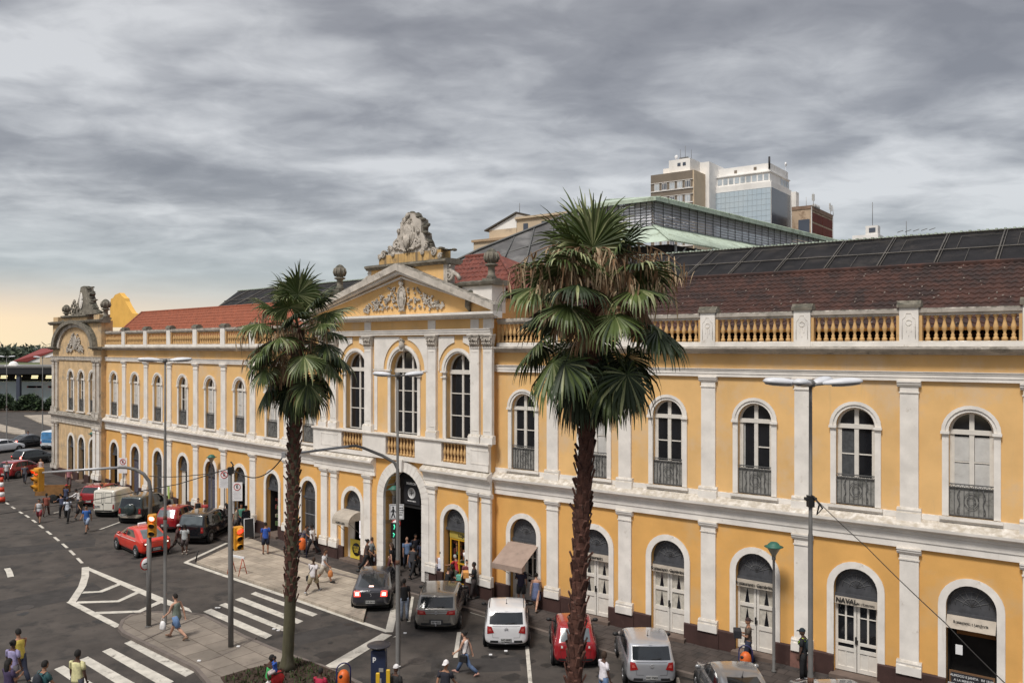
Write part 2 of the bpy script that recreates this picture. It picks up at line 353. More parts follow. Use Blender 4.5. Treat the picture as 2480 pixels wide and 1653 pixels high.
# pavement along the market: from the wall out to the kerb
def pavement():
    kerb = poly_px([(560, 1312), (700, 1350), (800, 1384), (1000, 1436), (1139, 1473), (1283, 1516), (1477, 1578), (1717, 1642), (2000, 1740), (2300, 1860), (2600, 2000)], 0.0)
    back = [FR.w(24, -3.0).to_2d(), FR.w(0, -3.0).to_2d(), FL.w(0, -3.0).to_2d(), FL.w(-10.7, -3).to_2d()]
    left = poly_px([(128, 1140), (60, 1127), (95, 1165), (150, 1196), (230, 1222), (320, 1240), (400, 1262), (470, 1285)], 0.0)
    return kerb + back + left
pv = pavement(); s = MB(); s.slab(pv, -0.5, 0.0); tag(s.build('pavement', m_pave), kind='structure')
def strip(pts, w, z, name=None, m=None, mb=None, h=None):
    mb = mb or MB(); P = [Vector(p[:2]) for p in pts]; L = []; Rr = []
    for i, p in enumerate(P):
        d = (P[min(i + 1, len(P) - 1)] - P[max(i - 1, 0)]).normalized(); nn = Vector((-d.y, d.x)); L.append(p + nn * w / 2); Rr.append(p - nn * w / 2)
    for i in range(len(P) - 1):
        a, b, c, d = L[i], L[i + 1], Rr[i + 1], Rr[i]
        if h: mb.slab([a, b, c, d][::-1], z - h, z)
        else: mb.quad((*a, z), (*b, z), (*c, z), (*d, z))
    if name: return tag(mb.build(name, m), kind='structure')
kp = pv[:11]; kl = pv[15:]
k = MB(); strip([p for p in kp], 0.16, 0.012, mb=k, h=0.4); strip([p for p in kl[1:]], 0.16, 0.012, mb=k, h=0.4)
tag(k.build('kerb', m_kerb), kind='structure')
# pale paved corner beside the entrance
pp = poly_px([(476, 1359), (600, 1300), (700, 1338), (800, 1372), (905, 1402), (880, 1500), (700, 1436)], 0.004)
s = MB(); s.slab(pp, -0.4, 0.006); tag(s.build('paved_corner', m_patch), kind='structure')
# median island with its kerb and planted bed
mp = [(290, 1518), (298, 1500), (318, 1488), (352, 1482), (430, 1480), (493, 1488), (592, 1540), (680, 1577), (780, 1611), (870, 1652), (960, 1720), (1000, 1900), (900, 2300), (640, 2200), (600, 1760), (474, 1615), (345, 1552), (300, 1530)]
mi_ = poly_px(mp, 0.0); s = MB(); s.slab(mi_, -0.5, 0.0); tag(s.build('median_island', m_slab), kind='structure')
k = MB(); strip(mi_ + mi_[:1], 0.15, 0.014, mb=k, h=0.4)
strip(poly_px([(345, 1551), (400, 1526), (493, 1489)], 0.0), 0.07, 0.02, mb=k, h=0.1)
strip(poly_px([(505, 1598), (570, 1572), (620, 1543)], 0.0), 0.05, 0.006, mb=k, h=0.1)
tag(k.build('island_kerb', m_kerb), kind='structure')
bed = poly_px([(534, 1640), (600, 1620), (679, 1603), (719, 1593), (760, 1606), (821, 1629), (872, 1662), (930, 1740), (900, 1900), (700, 1900), (560, 1680)], 0.0)
s = MB(); s.slab(bed, -0.3, 0.03); tag(s.build('planting_bed', mat('soil', (0.045, 0.026, 0.018), 0.95, 0.5, 4, bump=0.6)), kind='structure')
gc = MB(); rr = random.Random(3)
bb = [Vector(p) for p in bed]; bc = sum(bb, Vector((0, 0))) / len(bb)
for i in range(2600):
    k0 = rr.randrange(len(bb)); a, b = bb[k0], bb[(k0 + 1) % len(bb)]; t = rr.random(); e = a.lerp(b, t); p = bc.lerp(e, rr.random() ** 0.5 * 0.96)
    if rr.random() < 0.35 and (p - Vector(gnd(740, 1640).to_2d())).length < 1.1: continue
    h = rr.uniform(0.04, 0.16); an = rr.uniform(0, 6.28); w = rr.uniform(0.02, 0.05); dx, dy = math.cos(an) * w, math.sin(an) * w; lx, ly = rr.uniform(-.06, .06), rr.uniform(-.06, .06)
    gc.add([(p.x - dx, p.y - dy, 0.02), (p.x + dx, p.y + dy, 0.02), (p.x + lx, p.y + ly, 0.02 + h)], [(0, 1, 2)], rr.choice((0, 0, 1)))
tag(gc.build('ground_cover', [mat('cover_leaf', (0.05, 0.075, 0.022), 0.8, 0.3, 3), mat('cover_dry', (0.07, 0.045, 0.03), 0.9, 0.3, 3)], fix=False), 'low green and brown ground cover in the bed around the palm', 'ground cover', kind='stuff')
# far side: pale traffic islands and the strip beyond
s = MB(); s.slab(poly_px([(58, 1005), (140, 1003), (200, 1010), (200, 1062), (124, 1031), (95, 1022)], 0), -0.4, 0.0)
s.slab(poly_px([(-80, 1022), (0, 1026), (60, 1041), (62, 1052), (40, 1050), (0, 1042), (-80, 1030)], 0), -0.4, 0.0)
tag(s.build('traffic_island', m_patch), kind='structure')
s = MB(); s.slab(poly_px([(-300, 995), (260, 995), (300, 975), (-500, 975)], 0), -0.4, 0.02); tag(s.build('verge', mat('verge_earth', (0.10, 0.07, 0.05), 0.95, 0.3, 0.3)), kind='structure')
# markings
mk = MB(); Z = RZ + 0.004
def G(x, y): return gnd(x, y, Z).to_2d()
ZQ = [Z]
def nz(): ZQ[0] += .0006; return ZQ[0]
def line(pts, w): strip([G(*p) for p in pts], w, nz(), mb=mk)
def q4(*p): zq = nz(); mk.add([(*G(*a), zq) for a in p], [tuple(range(len(p)))])
z3 = lambda x, y: (x * 0.2635, 1300 + y * 0.2635)
z5 = lambda x, y: (500 + x * 0.2635, 1300 + y * 0.2635)
q4(z5(450, 500), z5(405, 520), z5(975, 727), z5(1022, 706)); q4(z5(325, 550), z5(260, 573), z5(835, 795), z5(890, 770))
q4(z5(175, 602), z5(115, 623), z5(700, 862), z5(752, 838)); q4(z5(42, 656), z5(-30, 684), z5(545, 932), z5(606, 900))
A = [G(*z3(*p)) for p in ((1215, 942), (1140, 972), (1705, 1280), (1800, 1232))]; Bq = [G(*z3(*p)) for p in ((1015, 1025), (935, 1058), (1500, 1360), (1595, 1312))]
dq = sum(((Bq[i] - A[i]) for i in range(4)), Vector((0, 0))) / 4
for kk in range(7): mk.add([(*(A[i] + dq * kk), Z) for i in range(4)], [(0, 1, 2, 3)])
# hatched nose of the island
line([z3(785, 275), z3(783, 360), z3(755, 450), z3(660, 597)], 0.34)
q4(z3(810, 275), z3(758, 281), z3(1480, 605), z3(1765, 690), z3(1740, 655))
line([z3(640, 590), z3(860, 705), z3(1090, 822)], 0.30)
line([z3(760, 508), z3(925, 500), z3(1110, 425)], 0.32); line([z3(700, 600), z3(1085, 588), z3(1280, 500)], 0.32); line([z3(870, 697), z3(1280, 682), z3(1480, 590)], 0.34)
# edge lines round the paved corner
line([(449, 1361), (550, 1314)], 0.22); line([(449, 1361), (700, 1446), (940, 1529)], 0.24); line([(942, 1530), (956, 1470), (962, 1436)], 0.32)
q4((925, 1533), (950, 1537), (818, 1618), (783, 1614)); q4((962, 1537), (970, 1502), (968, 1540), (951, 1543))
# parking bays
line([(1103, 1592), (1112, 1530)], 0.16); line([(1285, 1660), (1276, 1562)], 0.14); line([(990, 1505), (1000, 1440)], 0.12)
line([(1139, 1482), (1283, 1524)], 0.10); line([(1640, 1640), (1655, 1700)], 0.12)
line([(241, 1282), (290, 1264)], 0.14); line([(130, 1242), (145, 1238)], 0.12); line([(52, 1127), (92, 1121), (134, 1114)], 0.25)
d0 = [(17, 1218.5), (32, 1229), (50, 1240.5), (66, 1250), (83, 1262), (100, 1275), (118.5, 1290), (137, 1305), (157, 1321.5)] + [z3(663, 145), z3(733, 218)]
for i, p in enumerate(d0):
    a = Vector(p); q = Vector(d0[min(i + 1, len(d0) - 1)]) - Vector(d0[max(i - 1, 0)]); q.normalize(); h = 4.2 + i * 0.45
    line([tuple(a - q * h), tuple(a + q * h)], 0.15)
line([(17, 1376), (22, 1384), (26, 1397)], 0.28)
mkb = tag(mk.build('road_markings', m_paint, fix=False), kind='structure')
for p in mkb.data.polygons: pass
for (x, y, r) in ((1180, 1640, .34), (420, 1405, .34), (60, 1470, .36), (690, 1425, .30), (300, 1340, .3), (1010, 1600, .33)):
    c = gnd(x, y, Z); mh = MB(); mh.lathe([(r, 0), (r, .004), (r * .86, .005), (r * .8, .003)], c.x, c.y, RZ + .002, 24, sm=False); tag(mh.build('manhole_cover', mat('cast_iron', (0.05, 0.042, 0.038), .7, .3, 9)), kind='structure')
pt_ = MB(); rr = random.Random(12)
for (x, y, w, l, a) in ((1150, 1610, 1.3, 3.2, .1), (100, 1450, 2.2, 5, .8), (790, 1530, 1.3, 3, .7), (60, 1330, 2.0, 7, .5)):
    c = gnd(x, y, Z).to_2d(); u = Vector((math.cos(a), math.sin(a))); v = Vector((-u.y, u.x)); pts = [c + u * sx_ * l / 2 + v * sy_ * w / 2 for sx_, sy_ in ((-1, -1), (1, -1), (1.04, 1), (-.97, 1))]; pt_.add([(*p, RZ + .002) for p in pts], [(0, 1, 2, 3)])
tag(pt_.build('road_patch', mat('asphalt_patch', (0.040, 0.036, 0.034), .95, .3, 2, bump=.5), fix=False), kind='structure')
st_ = MB(); rr = random.Random(21)
for i in range(46):
    x, y = rr.choice(((rr.uniform(980, 1700), rr.uniform(1590, 1652)), (rr.uniform(0, 600), rr.uniform(1290, 1560)), (rr.uniform(700, 900), rr.uniform(1450, 1600)))); c = gnd(x, y, RZ); 
    if y < 1600 and 270 < x < 700 and y > 1480: continue
    r = rr.uniform(.08, .38); n = 11; pts = [(c.x + r * rr.uniform(.6, 1.2) * math.cos(6.283 * k / n), c.y + r * rr.uniform(.6, 1.2) * math.sin(6.283 * k / n), RZ + .0012 + i * .00005) for k in range(n)]; st_.add(pts, [tuple(range(n))])
tag(st_.build('oil_stains', mat('oil_stain', (0.022, 0.020, 0.019), .6, .3, 3), fix=False), kind='structure')
# litter and stains
lt = MB(); rr = random.Random(9)
for (x, y) in [z3(1990, 650), z3(2190, 1005), z3(1830, 1137), z5(620, 845), z5(660, 858), z5(1825, 883), z5(115, 650), (1225, 1576), (612, 1291), (1188, 1585)]:
    p = gnd(x, y, RZ if y < 1560 else 0.0); a = rr.uniform(0, 3)
    lt.box(p.x - .06, p.x + .06, p.y - .05, p.y + .05, p.z + .005, p.z + .03)
tag(lt.build('litter', m_white), 'scraps of white paper litter lying about the road', 'litter', kind='stuff')
# ---------------------------------------------------------------- the market hall
MK = thing('market_hall', 'long two storey ochre market building with white pilasters and arched windows', 'market building')
Z0, ZS0, ZS, ZD, ZA, ZF, ZC, ZCT, ZB, ZR, ZRT = 0.0, 4.75, 5.74, 5.95, 10.24, 10.55, 11.1, 11.35, 11.55, 12.38, 12.62
EACH = {'plinth', 'string_course', 'frieze_block', 'impost_band', 'attic_pedestal', 'side_volute', 'cornice', 'tower_attic', 'attic_ledge', 'spandrel_panel', 'balustrade_jamb', 'parapet_rail'}
def part(mb, name, m, fr, parent=MK, loc=None, fix=True):
    if name in EACH: return split_build(mb, name, m, parent, fr.loc if loc is None else loc, fr.rz, fix)[0]
    return mb.build(name, m, parent, fr.loc if loc is None else loc, fr.rz, fix)
def wallpanel(mb, s0, s1, z0, z1, ops, depth=0.30, n=14, y=0.0):
    """ops: (centre, half width, bottom, springing) sorted along the wall"""
    cur = s0
    for (c, a, zb, zs) in ops:
        mb.quad((cur, y, z0), (c - a, y, z0), (c - a, y, z1), (cur, y, z1))
        if zb > z0 + 1e-3:
            mb.quad((c - a, y, z0), (c + a, y, z0), (c + a, y, zb), (c - a, y, zb)); mb.quad((c - a, y, zb), (c + a, y, zb), (c + a, y + depth, zb), (c - a, y + depth, zb))
        arc = [(c - a * math.cos(math.pi * k / n), zs + a * math.sin(math.pi * k / n)) for k in range(n + 1)]
        for k in range(n):
            p, q = arc[k], arc[k + 1]
            mb.quad((p[0], y, p[1]), (q[0], y, q[1]), (q[0], y, z1), (p[0], y, z1)); mb.quad((p[0], y, p[1]), (p[0], y + depth, p[1]), (q[0], y + depth, q[1]), (q[0], y, q[1]))
        for sg in (-1, 1): mb.quad((c + sg * a, y, zb), (c + sg * a, y, zs), (c + sg * a, y + depth, zs), (c + sg * a, y + depth, zb))
        cur = c + a
    mb.quad((cur, y, z0), (s1, y, z0), (s1, y, z1), (cur, y, z1))
UW, USILL, USPR = 0.63, 5.93, 8.66
LW, LSPR = 0.71, 3.08
# --- prototypes (origin on the wall face, at the foot of the wall, on the opening's axis)
def scroll_rail(mb, a, z0, z1, y):
    mb.box(-a, a, y - .02, y + .02, z0 + .04, z0 + .07); mb.box(-a, a, y - .02, y + .02, z1 - .12, z1 - .095); mb.box(-a, a, y - .025, y + .025, z1 - .02, z1 + .01)
    n = 9
    for i in range(n + 1): x = -a + 2 * a * i / n; mb.box(x - .009, x + .009, y - .01, y + .01, z0 + .04, z1 - .1)
    for i in range(n + 1):                                    # row of small arcs under the hand rail
        x = -a + 2 * a * (i + .5) / (n + 1); mb.tube([(x - .05, y, z1 - .1), (x, y, z1 - .03), (x + .05, y, z1 - .1)], .009, 4)
    for r in (.21, .12): mb.tube([(r * math.cos(t * .5236), y - .012, (z0 + z1) / 2 + .02 + r * 1.25 * math.sin(t * .5236)) for t in range(13)], .011, 4)
    for sg in (-1, 1): mb.tube([(sg * (.36 + .035 * math.sin(t * 1.1)), y - .012, z0 + .1 + t * (z1 - z0 - .25) / 10) for t in range(11)], .011, 4)
def upper_window(kind):
    a = UW; b = MB()
    b.band(a, a + .19, ZD, USPR, -.06, .01); b.band(a + .10, a + .21, USPR + .0, USPR, -.10, -.058)
    for sg in (-1, 1): b.box(sg * (a + .10) - .13, sg * (a + .10) + .13, -.13, -.05, USPR - .09, USPR + .0)
    b.box(-a - .26, a + .26, -.16, .02, USILL - .09, USILL)
    w = b.build('window', m_trim, MK)
    f = MB(); f.band(a - .07, a + .001, USILL, USPR, .16, .24); f.box(-a, a, .12, .24, USPR - .10, USPR + .05)
    f.box(-.07, .07, .15, .23, USPR + .05, USPR + a - .03); f.box(-.07, .07, .14, .23, USILL, USPR - .10)
    f.box(-a + .02, -a + .14, .165, .235, USILL, USPR - .1); f.box(a - .14, a - .02, .165, .235, USILL, USPR - .1)
    zz = USILL + 1.0 + (USPR - USILL - 1.1) * .46
    if kind != 'open': f.box(-a + .1, a - .1, .175, .225, zz - .02, zz + .02)
    else: f.box(0, a - .1, .175, .225, zz - .02, zz + .02)
    f.box(-a + .1, a - .1, .175, .225, USILL + .0, USILL + .95); f.build('frame', m_wood, w)
    p = MB(); p.arched(a - .01, USILL, USPR, .21); p.build('pane', m_glass, w)
    if kind == 'shut':
        h = MB()
        for sg in (-1, 1):
            x0, x1 = (.08, a - .13) if sg > 0 else (-a + .13, -.08)
            h.box(x0, x1, .185, .205, USILL + .95, zz - .05); h.box(x0, x1, .185, .205, zz + .03, USPR - .18)
        h.build('shutter', m_shut, w)
    elif kind == 'open':
        h = MB(); h.box(-a + .16, -a + .20, .2, .55, USILL + .1, USPR - .12); h.build('shutter', m_shut, w)
    r = MB(); scroll_rail(r, a - .01, USILL, USILL + 1.05, .04); r.build('railing', m_iron, w)
    r = MB(); r.box(-a + .01, a - .01, .075, .085, USILL + .02, USILL + .93); r.build('railing_board', m_ironback, w)
    return w
PW = {}
def put(proto, fr, s, out=0.0, z=0.0):
    """place a copy of a prototype part on a stretch of facade (the first use takes the prototype itself)"""
    loc = fr.w(s, out, z)
    if proto.get('used'): o = dup(proto, None, loc, fr.rz)
    else: o = proto; o.location = loc; o.rotation_euler = (0, 0, fr.rz)
    proto['used'] = 1
    return o
def lunette(parent):
    a = LW; l = MB(); l.arched(a, 2.74, LSPR, .20); l.box(-a, a, .12, .19, 2.72, 2.84)
    o = l.build('fanlight', m_fan, parent)
    g = MB()
    for k in range(1, 8):
        t = math.pi * k / 8; g.tube([(0, .185, LSPR), (a * .97 * math.cos(t), .185, LSPR + a * .97 * math.sin(t))], .008, 4)
    for r in (.25, .48, .62): g.tube([(r * math.cos(math.pi * k / 12), .185, LSPR + r * math.sin(math.pi * k / 12)) for k in range(13)], .008, 4)
    g.build('fanlight_bars', mat('fan_bars', (0.16, 0.16, 0.165), .7), parent)
def doorway(kind, label=None):
    a = LW; b = MB(); b.band(a, a + .23, .72, LSPR, -.05, .01); d = b.build('doorway', m_trim, MK)
    if label: d['label'] = label
    lunette(d)
    if kind in ('curtain', 'glazed', 'plain'):
        for sg in (-1, 1):
            x0, x1 = (.012, a) if sg > 0 else (-a, -.012)
            f = MB(); xm = (x0 + x1) / 2; zb = .18; zt = 2.72
            rails = {'curtain': (zb, .32, .95, 1.12, 1.75, 1.88, 2.5, zt), 'glazed': (zb, .32, .86, .98, 1.12, 1.22, 2.6, zt), 'plain': (zb, .32, 1.0, 1.12, 1.2, 1.3, 2.55, zt)}[kind]
            for i in range(0, len(rails), 2): f.box(x0, x1, .18, .25, rails[i], rails[i + 1])
            f.box(x0, x0 + .09, .182, .248, zb + .01, zt - .01); f.box(x1 - .09, x1, .182, .248, zb + .01, zt - .01)
            f.box(x0 + .05, x1 - .05, .21, .24, zb + .05, rails[3] - .02)
            if kind != 'curtain': f.box(xm - .03, xm + .03, .185, .24, rails[5], 2.6); f.box(x0 + .09, x1 - .09, .19, .235, 2.05, 2.08); f.box(xm - .02, xm + .02, .19, .212, .33, rails[2])
            lf = f.build('door', m_wood, d)
            p = MB(); p.box(x0 + .08, x1 - .08, .225, .232, rails[3] - .02, zt - .05); p.build('pane', m_glass, lf) if kind != 'curtain' else None
            if kind == 'curtain':
                c = MB()
                for zl, zh in ((1.12, 1.76), (1.88, 2.5)):
                    h = zh - zl
                    c.add([(x0 + .08, .224, zl), (xm - .09, .224, zl), (xm, .224, zh - .04), (x0 + .08, .224, zh)], [(0, 1, 2, 3)]); c.add([(x1 - .08, .224, zl), (x1 - .08, .224, zh), (xm, .224, zh - .04), (xm + .09, .224, zl)], [(0, 1, 2, 3)])
                c.build('curtain', mat('curtain_cream', (0.50, 0.47, 0.41), .9, .2, 8), lf)
                p.build('pane', m_glass, lf)
            h = MB(); h.box(.03 * sg - .02, .03 * sg + .02, .13, .18, 1.15, 1.4) if sg < 0 else h.box(.02, .04, .15, .18, 1.15, 1.3); h.build('handle', m_black, lf)
    else:
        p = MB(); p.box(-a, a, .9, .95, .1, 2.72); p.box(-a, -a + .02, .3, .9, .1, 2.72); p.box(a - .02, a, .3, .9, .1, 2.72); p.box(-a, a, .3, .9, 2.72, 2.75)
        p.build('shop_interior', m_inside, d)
        f = MB(); rr = random.Random(len(kind) * 7)
        if kind == 'grille':
            for i in range(11): x = -a + .07 + i * (2 * a - .14) / 10; f.box(x - .012, x + .012, .2, .22, .15, 2.72)
            for zz in (.2, 1.0, 1.8, 2.6): f.box(-a, a, .195, .225, zz, zz + .04)
            f.build('gate', mat('gate_grey', (0.22, 0.22, 0.23), .7), d)
        elif kind == 'roller':
            for i in range(26): zz = .15 + i * .1; f.mould([(-.22, zz), (-.20, zz + .01), (-.185, zz + .05), (-.20, zz + .09), (-.22, zz + .099)], -a, a)
            f.build('roller_shutter', mat('roller_blue_grey', (0.085, 0.085, 0.115), .6, .2), d)
        elif kind == 'leaf':
            f.box(-a, -a + .55, .24, .29, .15, 2.72); f.box(a - .35, a, .24, .29, .15, 2.72); f.build('door', m_wood, d)
        elif kind == 'bright':
            for zz in (.5, 1.0, 1.5, 2.0):
                for i in range(7): f.box(-a + .1 + i * .18, -a + .22 + i * .18, .55, .7, zz, zz + rr.uniform(.15, .3), rr.randrange(3))
            f.build('shelf_goods', [mat('goods_green', (0.10, 0.16, 0.06), .8), mat('goods_red', (0.20, 0.05, 0.04), .8), mat('goods_pale', (0.3, 0.27, 0.2), .8)], d)
    st = MB(); st.cbox(-a - .1, a + .1, -.28, .95, 0, .15); st.build('step', mat('door_step', (0.15, 0.11, 0.09), .9, .2), d)
    return d

def pilaster(fr, s, w, zb, zt, out=.09, m=None, lo=True, y0=0.0):
    b = MB(); h = w / 2; o = out + y0
    b.box(s - h, s + h, -o, .0, zb, zt)
    if lo:
        b.mould([(0, zb - .42), (o + .10, zb - .42), (o + .10, zb - .14), (o + .06, zb - .10), (o + .075, zb - .04), (o + .03, zb + .03), (0, zb + .03)], s - h - .09, s + h + .09)
    else:
        b.mould([(0, zb - .31), (o + .05, zb - .31), (o + .05, zb - .06), (o + .07, zb - .05), (o + .07, zb - .02), (o + .01, zb), (0, zb)], s - h - .07, s + h + .07)
    b.mould([(0, zt - .40), (o + .03, zt - .40), (o + .03, zt - .36), (0, zt - .36)], s - h - .025, s + h + .025)
    b.mould([(0, zt - .20), (o + .02, zt - .20), (o + .07, zt - .12), (o + .07, zt - .06), (o + .10, zt - .05), (o + .10, zt - .0), (0, zt - .0)], s - h - .08, s + h + .08)
    return part(b, 'pilaster', m or m_trim, fr)
def stringcourse(mb, s0, s1):
    mb.mould([(0, ZS0), (.10, ZS0), (.10, 4.98), (.13, 4.985), (.13, 5.22), (.17, 5.24), (.20, 5.33), (.30, 5.38), (.36, 5.43), (.37, 5.52), (.34, 5.56), (.06, 5.735), (0, 5.735)], s0, s1)
def entab(mb, s0, s1):
    mb.mould([(0, ZA), (.10, ZA), (.10, ZA + .11), (.12, ZA + .115), (.12, ZA + .22), (.14, ZA + .225), (.14, ZF - .03), (.17, ZF - .02), (.17, ZF), (0, ZF)], s0, s1)
def cornice(mb, s0, s1):
    mb.mould([(0, ZC), (.10, ZC), (.14, ZC + .06), (.30, ZC + .08), (.32, ZC + .13), (.40, ZC + .14), (.44, ZC + .19), (.44, ZC + .24), (.12, ZC + .27), (0, ZC + .27)], s0, s1)
BPROF = [(.085, 0), (.085, .10), (.05, .12), (.06, .16), (.06, .20), (.035, .24), (.05, .30), (.082, .38), (.080, .46), (.05, .58), (.034, .68), (.055, .72), (.055, .76), (.08, .78), (.08, .83)]
def balustrade(fr, s0, s1, n, out=-.05, seg=8, zb=ZB, zr=ZR, m=m_balu, name='balustrade'):
    b = MB(); h = zr - zb
    for i in range(n):
        s = s0 + (s1 - s0) * (i + .5) / n; b.lathe([(r, z * h / .83) for r, z in BPROF], s, -out, zb, seg)
    part(b, name, m, fr)
    return b
def parapet(fr, s0, s1, piers, nb, seg=8, relief=True, m=None):
    b = MB(); b.mould([(.12, ZCT + .02), (.12, ZB - .03), (.08, ZB), (-.22, ZB), (-.22, ZCT + .02)], s0, s1); part(b, 'parapet_base', m or m_trim, fr)
    edges = [s0] + piers + [s1]
    b = MB()
    for i in range(len(edges) - 1):
        x0 = edges[i] + (.30 if i > 0 else 0); x1 = edges[i + 1] - (.30 if i < len(edges) - 2 else 0)
        if x1 - x0 < .5: continue
        b.mould([(.05, ZR), (.05, ZR + .07), (.11, ZR + .09), (.13, ZR + .2), (.10, ZRT), (-.2, ZRT), (-.2, ZR + .08), (-.15, ZR)], x0, x1)
        balustrade(fr, x0 + .12, x1 - .12, nb, seg=seg)
        c = MB(); c.box(x0 + .001, x0 + .09, -.08, .14, ZB, ZR); c.box(x1 - .09, x1 - .001, -.08, .14, ZB, ZR); part(c, 'balustrade_jamb', m_balu, fr)
    part(b, 'parapet_rail', m_trim_dirty, fr)
    for s in piers:
        p = MB(); p.box(s - .29, s + .29, -.14, .24, ZCT + .02, ZRT + .03)
        if relief:
            p.band(.10, .125, 12.0, 12.08, -.162, -.14, 10); p.v[-(14 * 4 if False else 0):]
        pp = part(p, 'parapet_pier', m_trim, fr) if not relief else None
        if relief:
            p = MB(); p.box(s - .29, s + .29, -.14, .24, ZCT + .02, ZRT + .03)
            p.tube([(s + .09 * math.cos(t * .5236), -.145, 12.15 + .09 * math.sin(t * .5236)) for t in range(13)], .014, 4)
            for dx in (-.07, 0, .07): p.box(s + dx - .012, s + dx + .012, -.158, -.139, 11.72 if dx == 0 else 11.86, 12.04)
            p.tube([(s - .2, -.143, 11.62), (s - .2, -.143, 12.25), (s - .12, -.143, 12.32), (s - .08, -.143, 12.45), (s + .08, -.143, 12.45), (s + .12, -.143, 12.32), (s + .2, -.143, 12.25), (s + .2, -.143, 11.62)], .011, 4)
            pp = part(p, 'parapet_pier', m_trim, fr)
        c = MB(); c.mould([(.20, ZRT + .03), (.20, ZRT + .13), (.10, ZRT + .19), (.06, ZRT + .26), (-.15, ZRT + .26), (-.2, ZRT + .19), (-.28, ZRT + .13), (-.28, ZRT + .03)], s - .36, s + .36)
        o = c.build('pier_cap', m_trim_black, pp)
def tile_roof(name, fr, s0, s1, d0, z0, d1, z1, rows, m, hipL=0.0, hipR=0.0, tw=.26, spots=0):
    """undulating clay tiles in stepped courses, from depth d0 (eave) to d1 (ridge)"""
    b = MB(); rr = random.Random(int(s0 * 10) + rows)
    for r in range(rows):
        f0 = r / rows; f1 = (r + 1) / rows; lift = .045
        a0 = s0 + hipL * f0; a1 = s1 - hipR * f0; n = max(2, int((a1 - a0) / tw) * 4)
        v = []
        for j, (ff, up) in enumerate(((f0, lift), (f1, 0.0))):
            e0 = s0 + hipL * ff; e1 = s1 - hipR * ff
            for k in range(n + 1):
                x = e0 + (e1 - e0) * k / n; ph = k % 4; wv = (0, .022, .05, .022)[ph] + rr.uniform(-.004, .004)
                v.append((x, d0 + (d1 - d0) * ff, z0 + (z1 - z0) * ff + up + wv))
        b.add(v, [(k, k + 1, n + 2 + k, n + 1 + k) for k in range(n)])
        vb = [(v[k][0], v[k][1], v[k][2] - lift - .03) for k in range(n + 1)]
        b.add(v[:n + 1] + vb, [(k, n + 1 + k, n + 2 + k, k + 1) for k in range(n)])
        if spots:
            for _ in range(spots):
                k = rr.randrange(n); f = f0 + (f1 - f0) * rr.random() * .7
                if rr.random() < .5 or r < rows * .6:
                    x = s0 + (s1 - s0) * k / n; y = d0 + (d1 - d0) * f; z = z0 + (z1 - z0) * f + .085; q = rr.uniform(.02, .07)
                    b.add([(x, y, z), (x + q, y, z), (x + q, y + .08, z + .05), (x, y + .08, z + .05)], [(0, 1, 2, 3)], 1)
    b.mould([(-d1 - .12, z1 - .02), (-d1 - .12, z1 + .08), (-d1, z1 + .14), (-d1 + .12, z1 + .08), (-d1 + .12, z1 - .02)], s0 + hipL, s1 - hipR)
    b.add([(s0, d0, z0 - .1), (s1, d0, z0 - .1), (s1 - hipR, d1, z1 - .1), (s0 + hipL, d1, z1 - .1)], [(0, 1, 2, 3)])
    if hipL:
        b.add([(s0, d0, z0), (s0 + hipL, d1, z1), (s0, 2 * d1 - d0, z0)], [(0, 1, 2)]); b.tube([(s0, d0, z0 + .06), (s0 + hipL, d1, z1 + .08)], .09, 6)
    if hipR: b.add([(s1, d0, z0), (s1, 2 * d1 - d0, z0), (s1 - hipR, d1, z1)], [(0, 1, 2)]); b.tube([(s1, d0, z0 + .06), (s1 - hipR, d1, z1 + .08)], .09, 6)
    return part(b, name, [m, m_tile_spot], fr, fix=False)
def skylight(fr, s0, s1, d0, z0, d1, z1, step, hipL=0.0):
    g = MB(); g.add([(s0, d0, z0), (s1, d0, z0), (s1, d1, z1), (s0 + hipL, d1, z1)], [(0, 1, 2, 3)]); g.add([(s0, d0, z0), (s0 + hipL, d1, z1), (s0 + hipL, d1, z0)], [(0, 1, 2)])
    g.add([(s0 + hipL, d1, z1), (s1, d1, z1), (s1, d1 + .02, z0), (s0 + hipL, d1 + .02, z0)], [(0, 1, 2, 3)])
    o = part(g, 'skylight', m_slate, fr)
    f = MB(); n = int((s1 - s0) / step)
    P = lambda s, t, u=.05: (s, d0 + (d1 - d0) * t, z0 + (z1 - z0) * t + u)
    for i in range(n + 1):
        s = s0 + step * i; t1 = 1.0 if s >= s0 + hipL else (s - s0) / max(hipL, .01)
        f.tube([P(s, 0), P(s, t1)], .035, 4)
        f.tube([P(s + .10, 0), P(s + .10, t1)], .02, 4)
        if t1 == 1.0:
            f.tube([P(s + step * .28, .46), P(s + step * .28, .86), P(s + step * .97, .86)], .014, 4); f.tube([P(s + step * .5, 0), P(s + step * .5, .42)], .012, 4)
    for t in (0.0, .44, 1.0): f.tube([P(s0 + hipL * t, t), P(s1, t)], .03, 4)
    f.build('skylight_frame', m_frame, o)
    e = MB(); 
    k = int((s1 - s0 - hipL) / .16)
    for i in range(k):
        x = s0 + hipL + i * .16; e.box(x, x + .09, d1 - .02, d1 + .5, z1 + .06, z1 + .10 + .03 * (i % 2))
    e.box(s0 + hipL, s1, d1 + .0, d1 + .55, z1 + .02, z1 + .06); e.build('skylight_ridge', m_green, o)
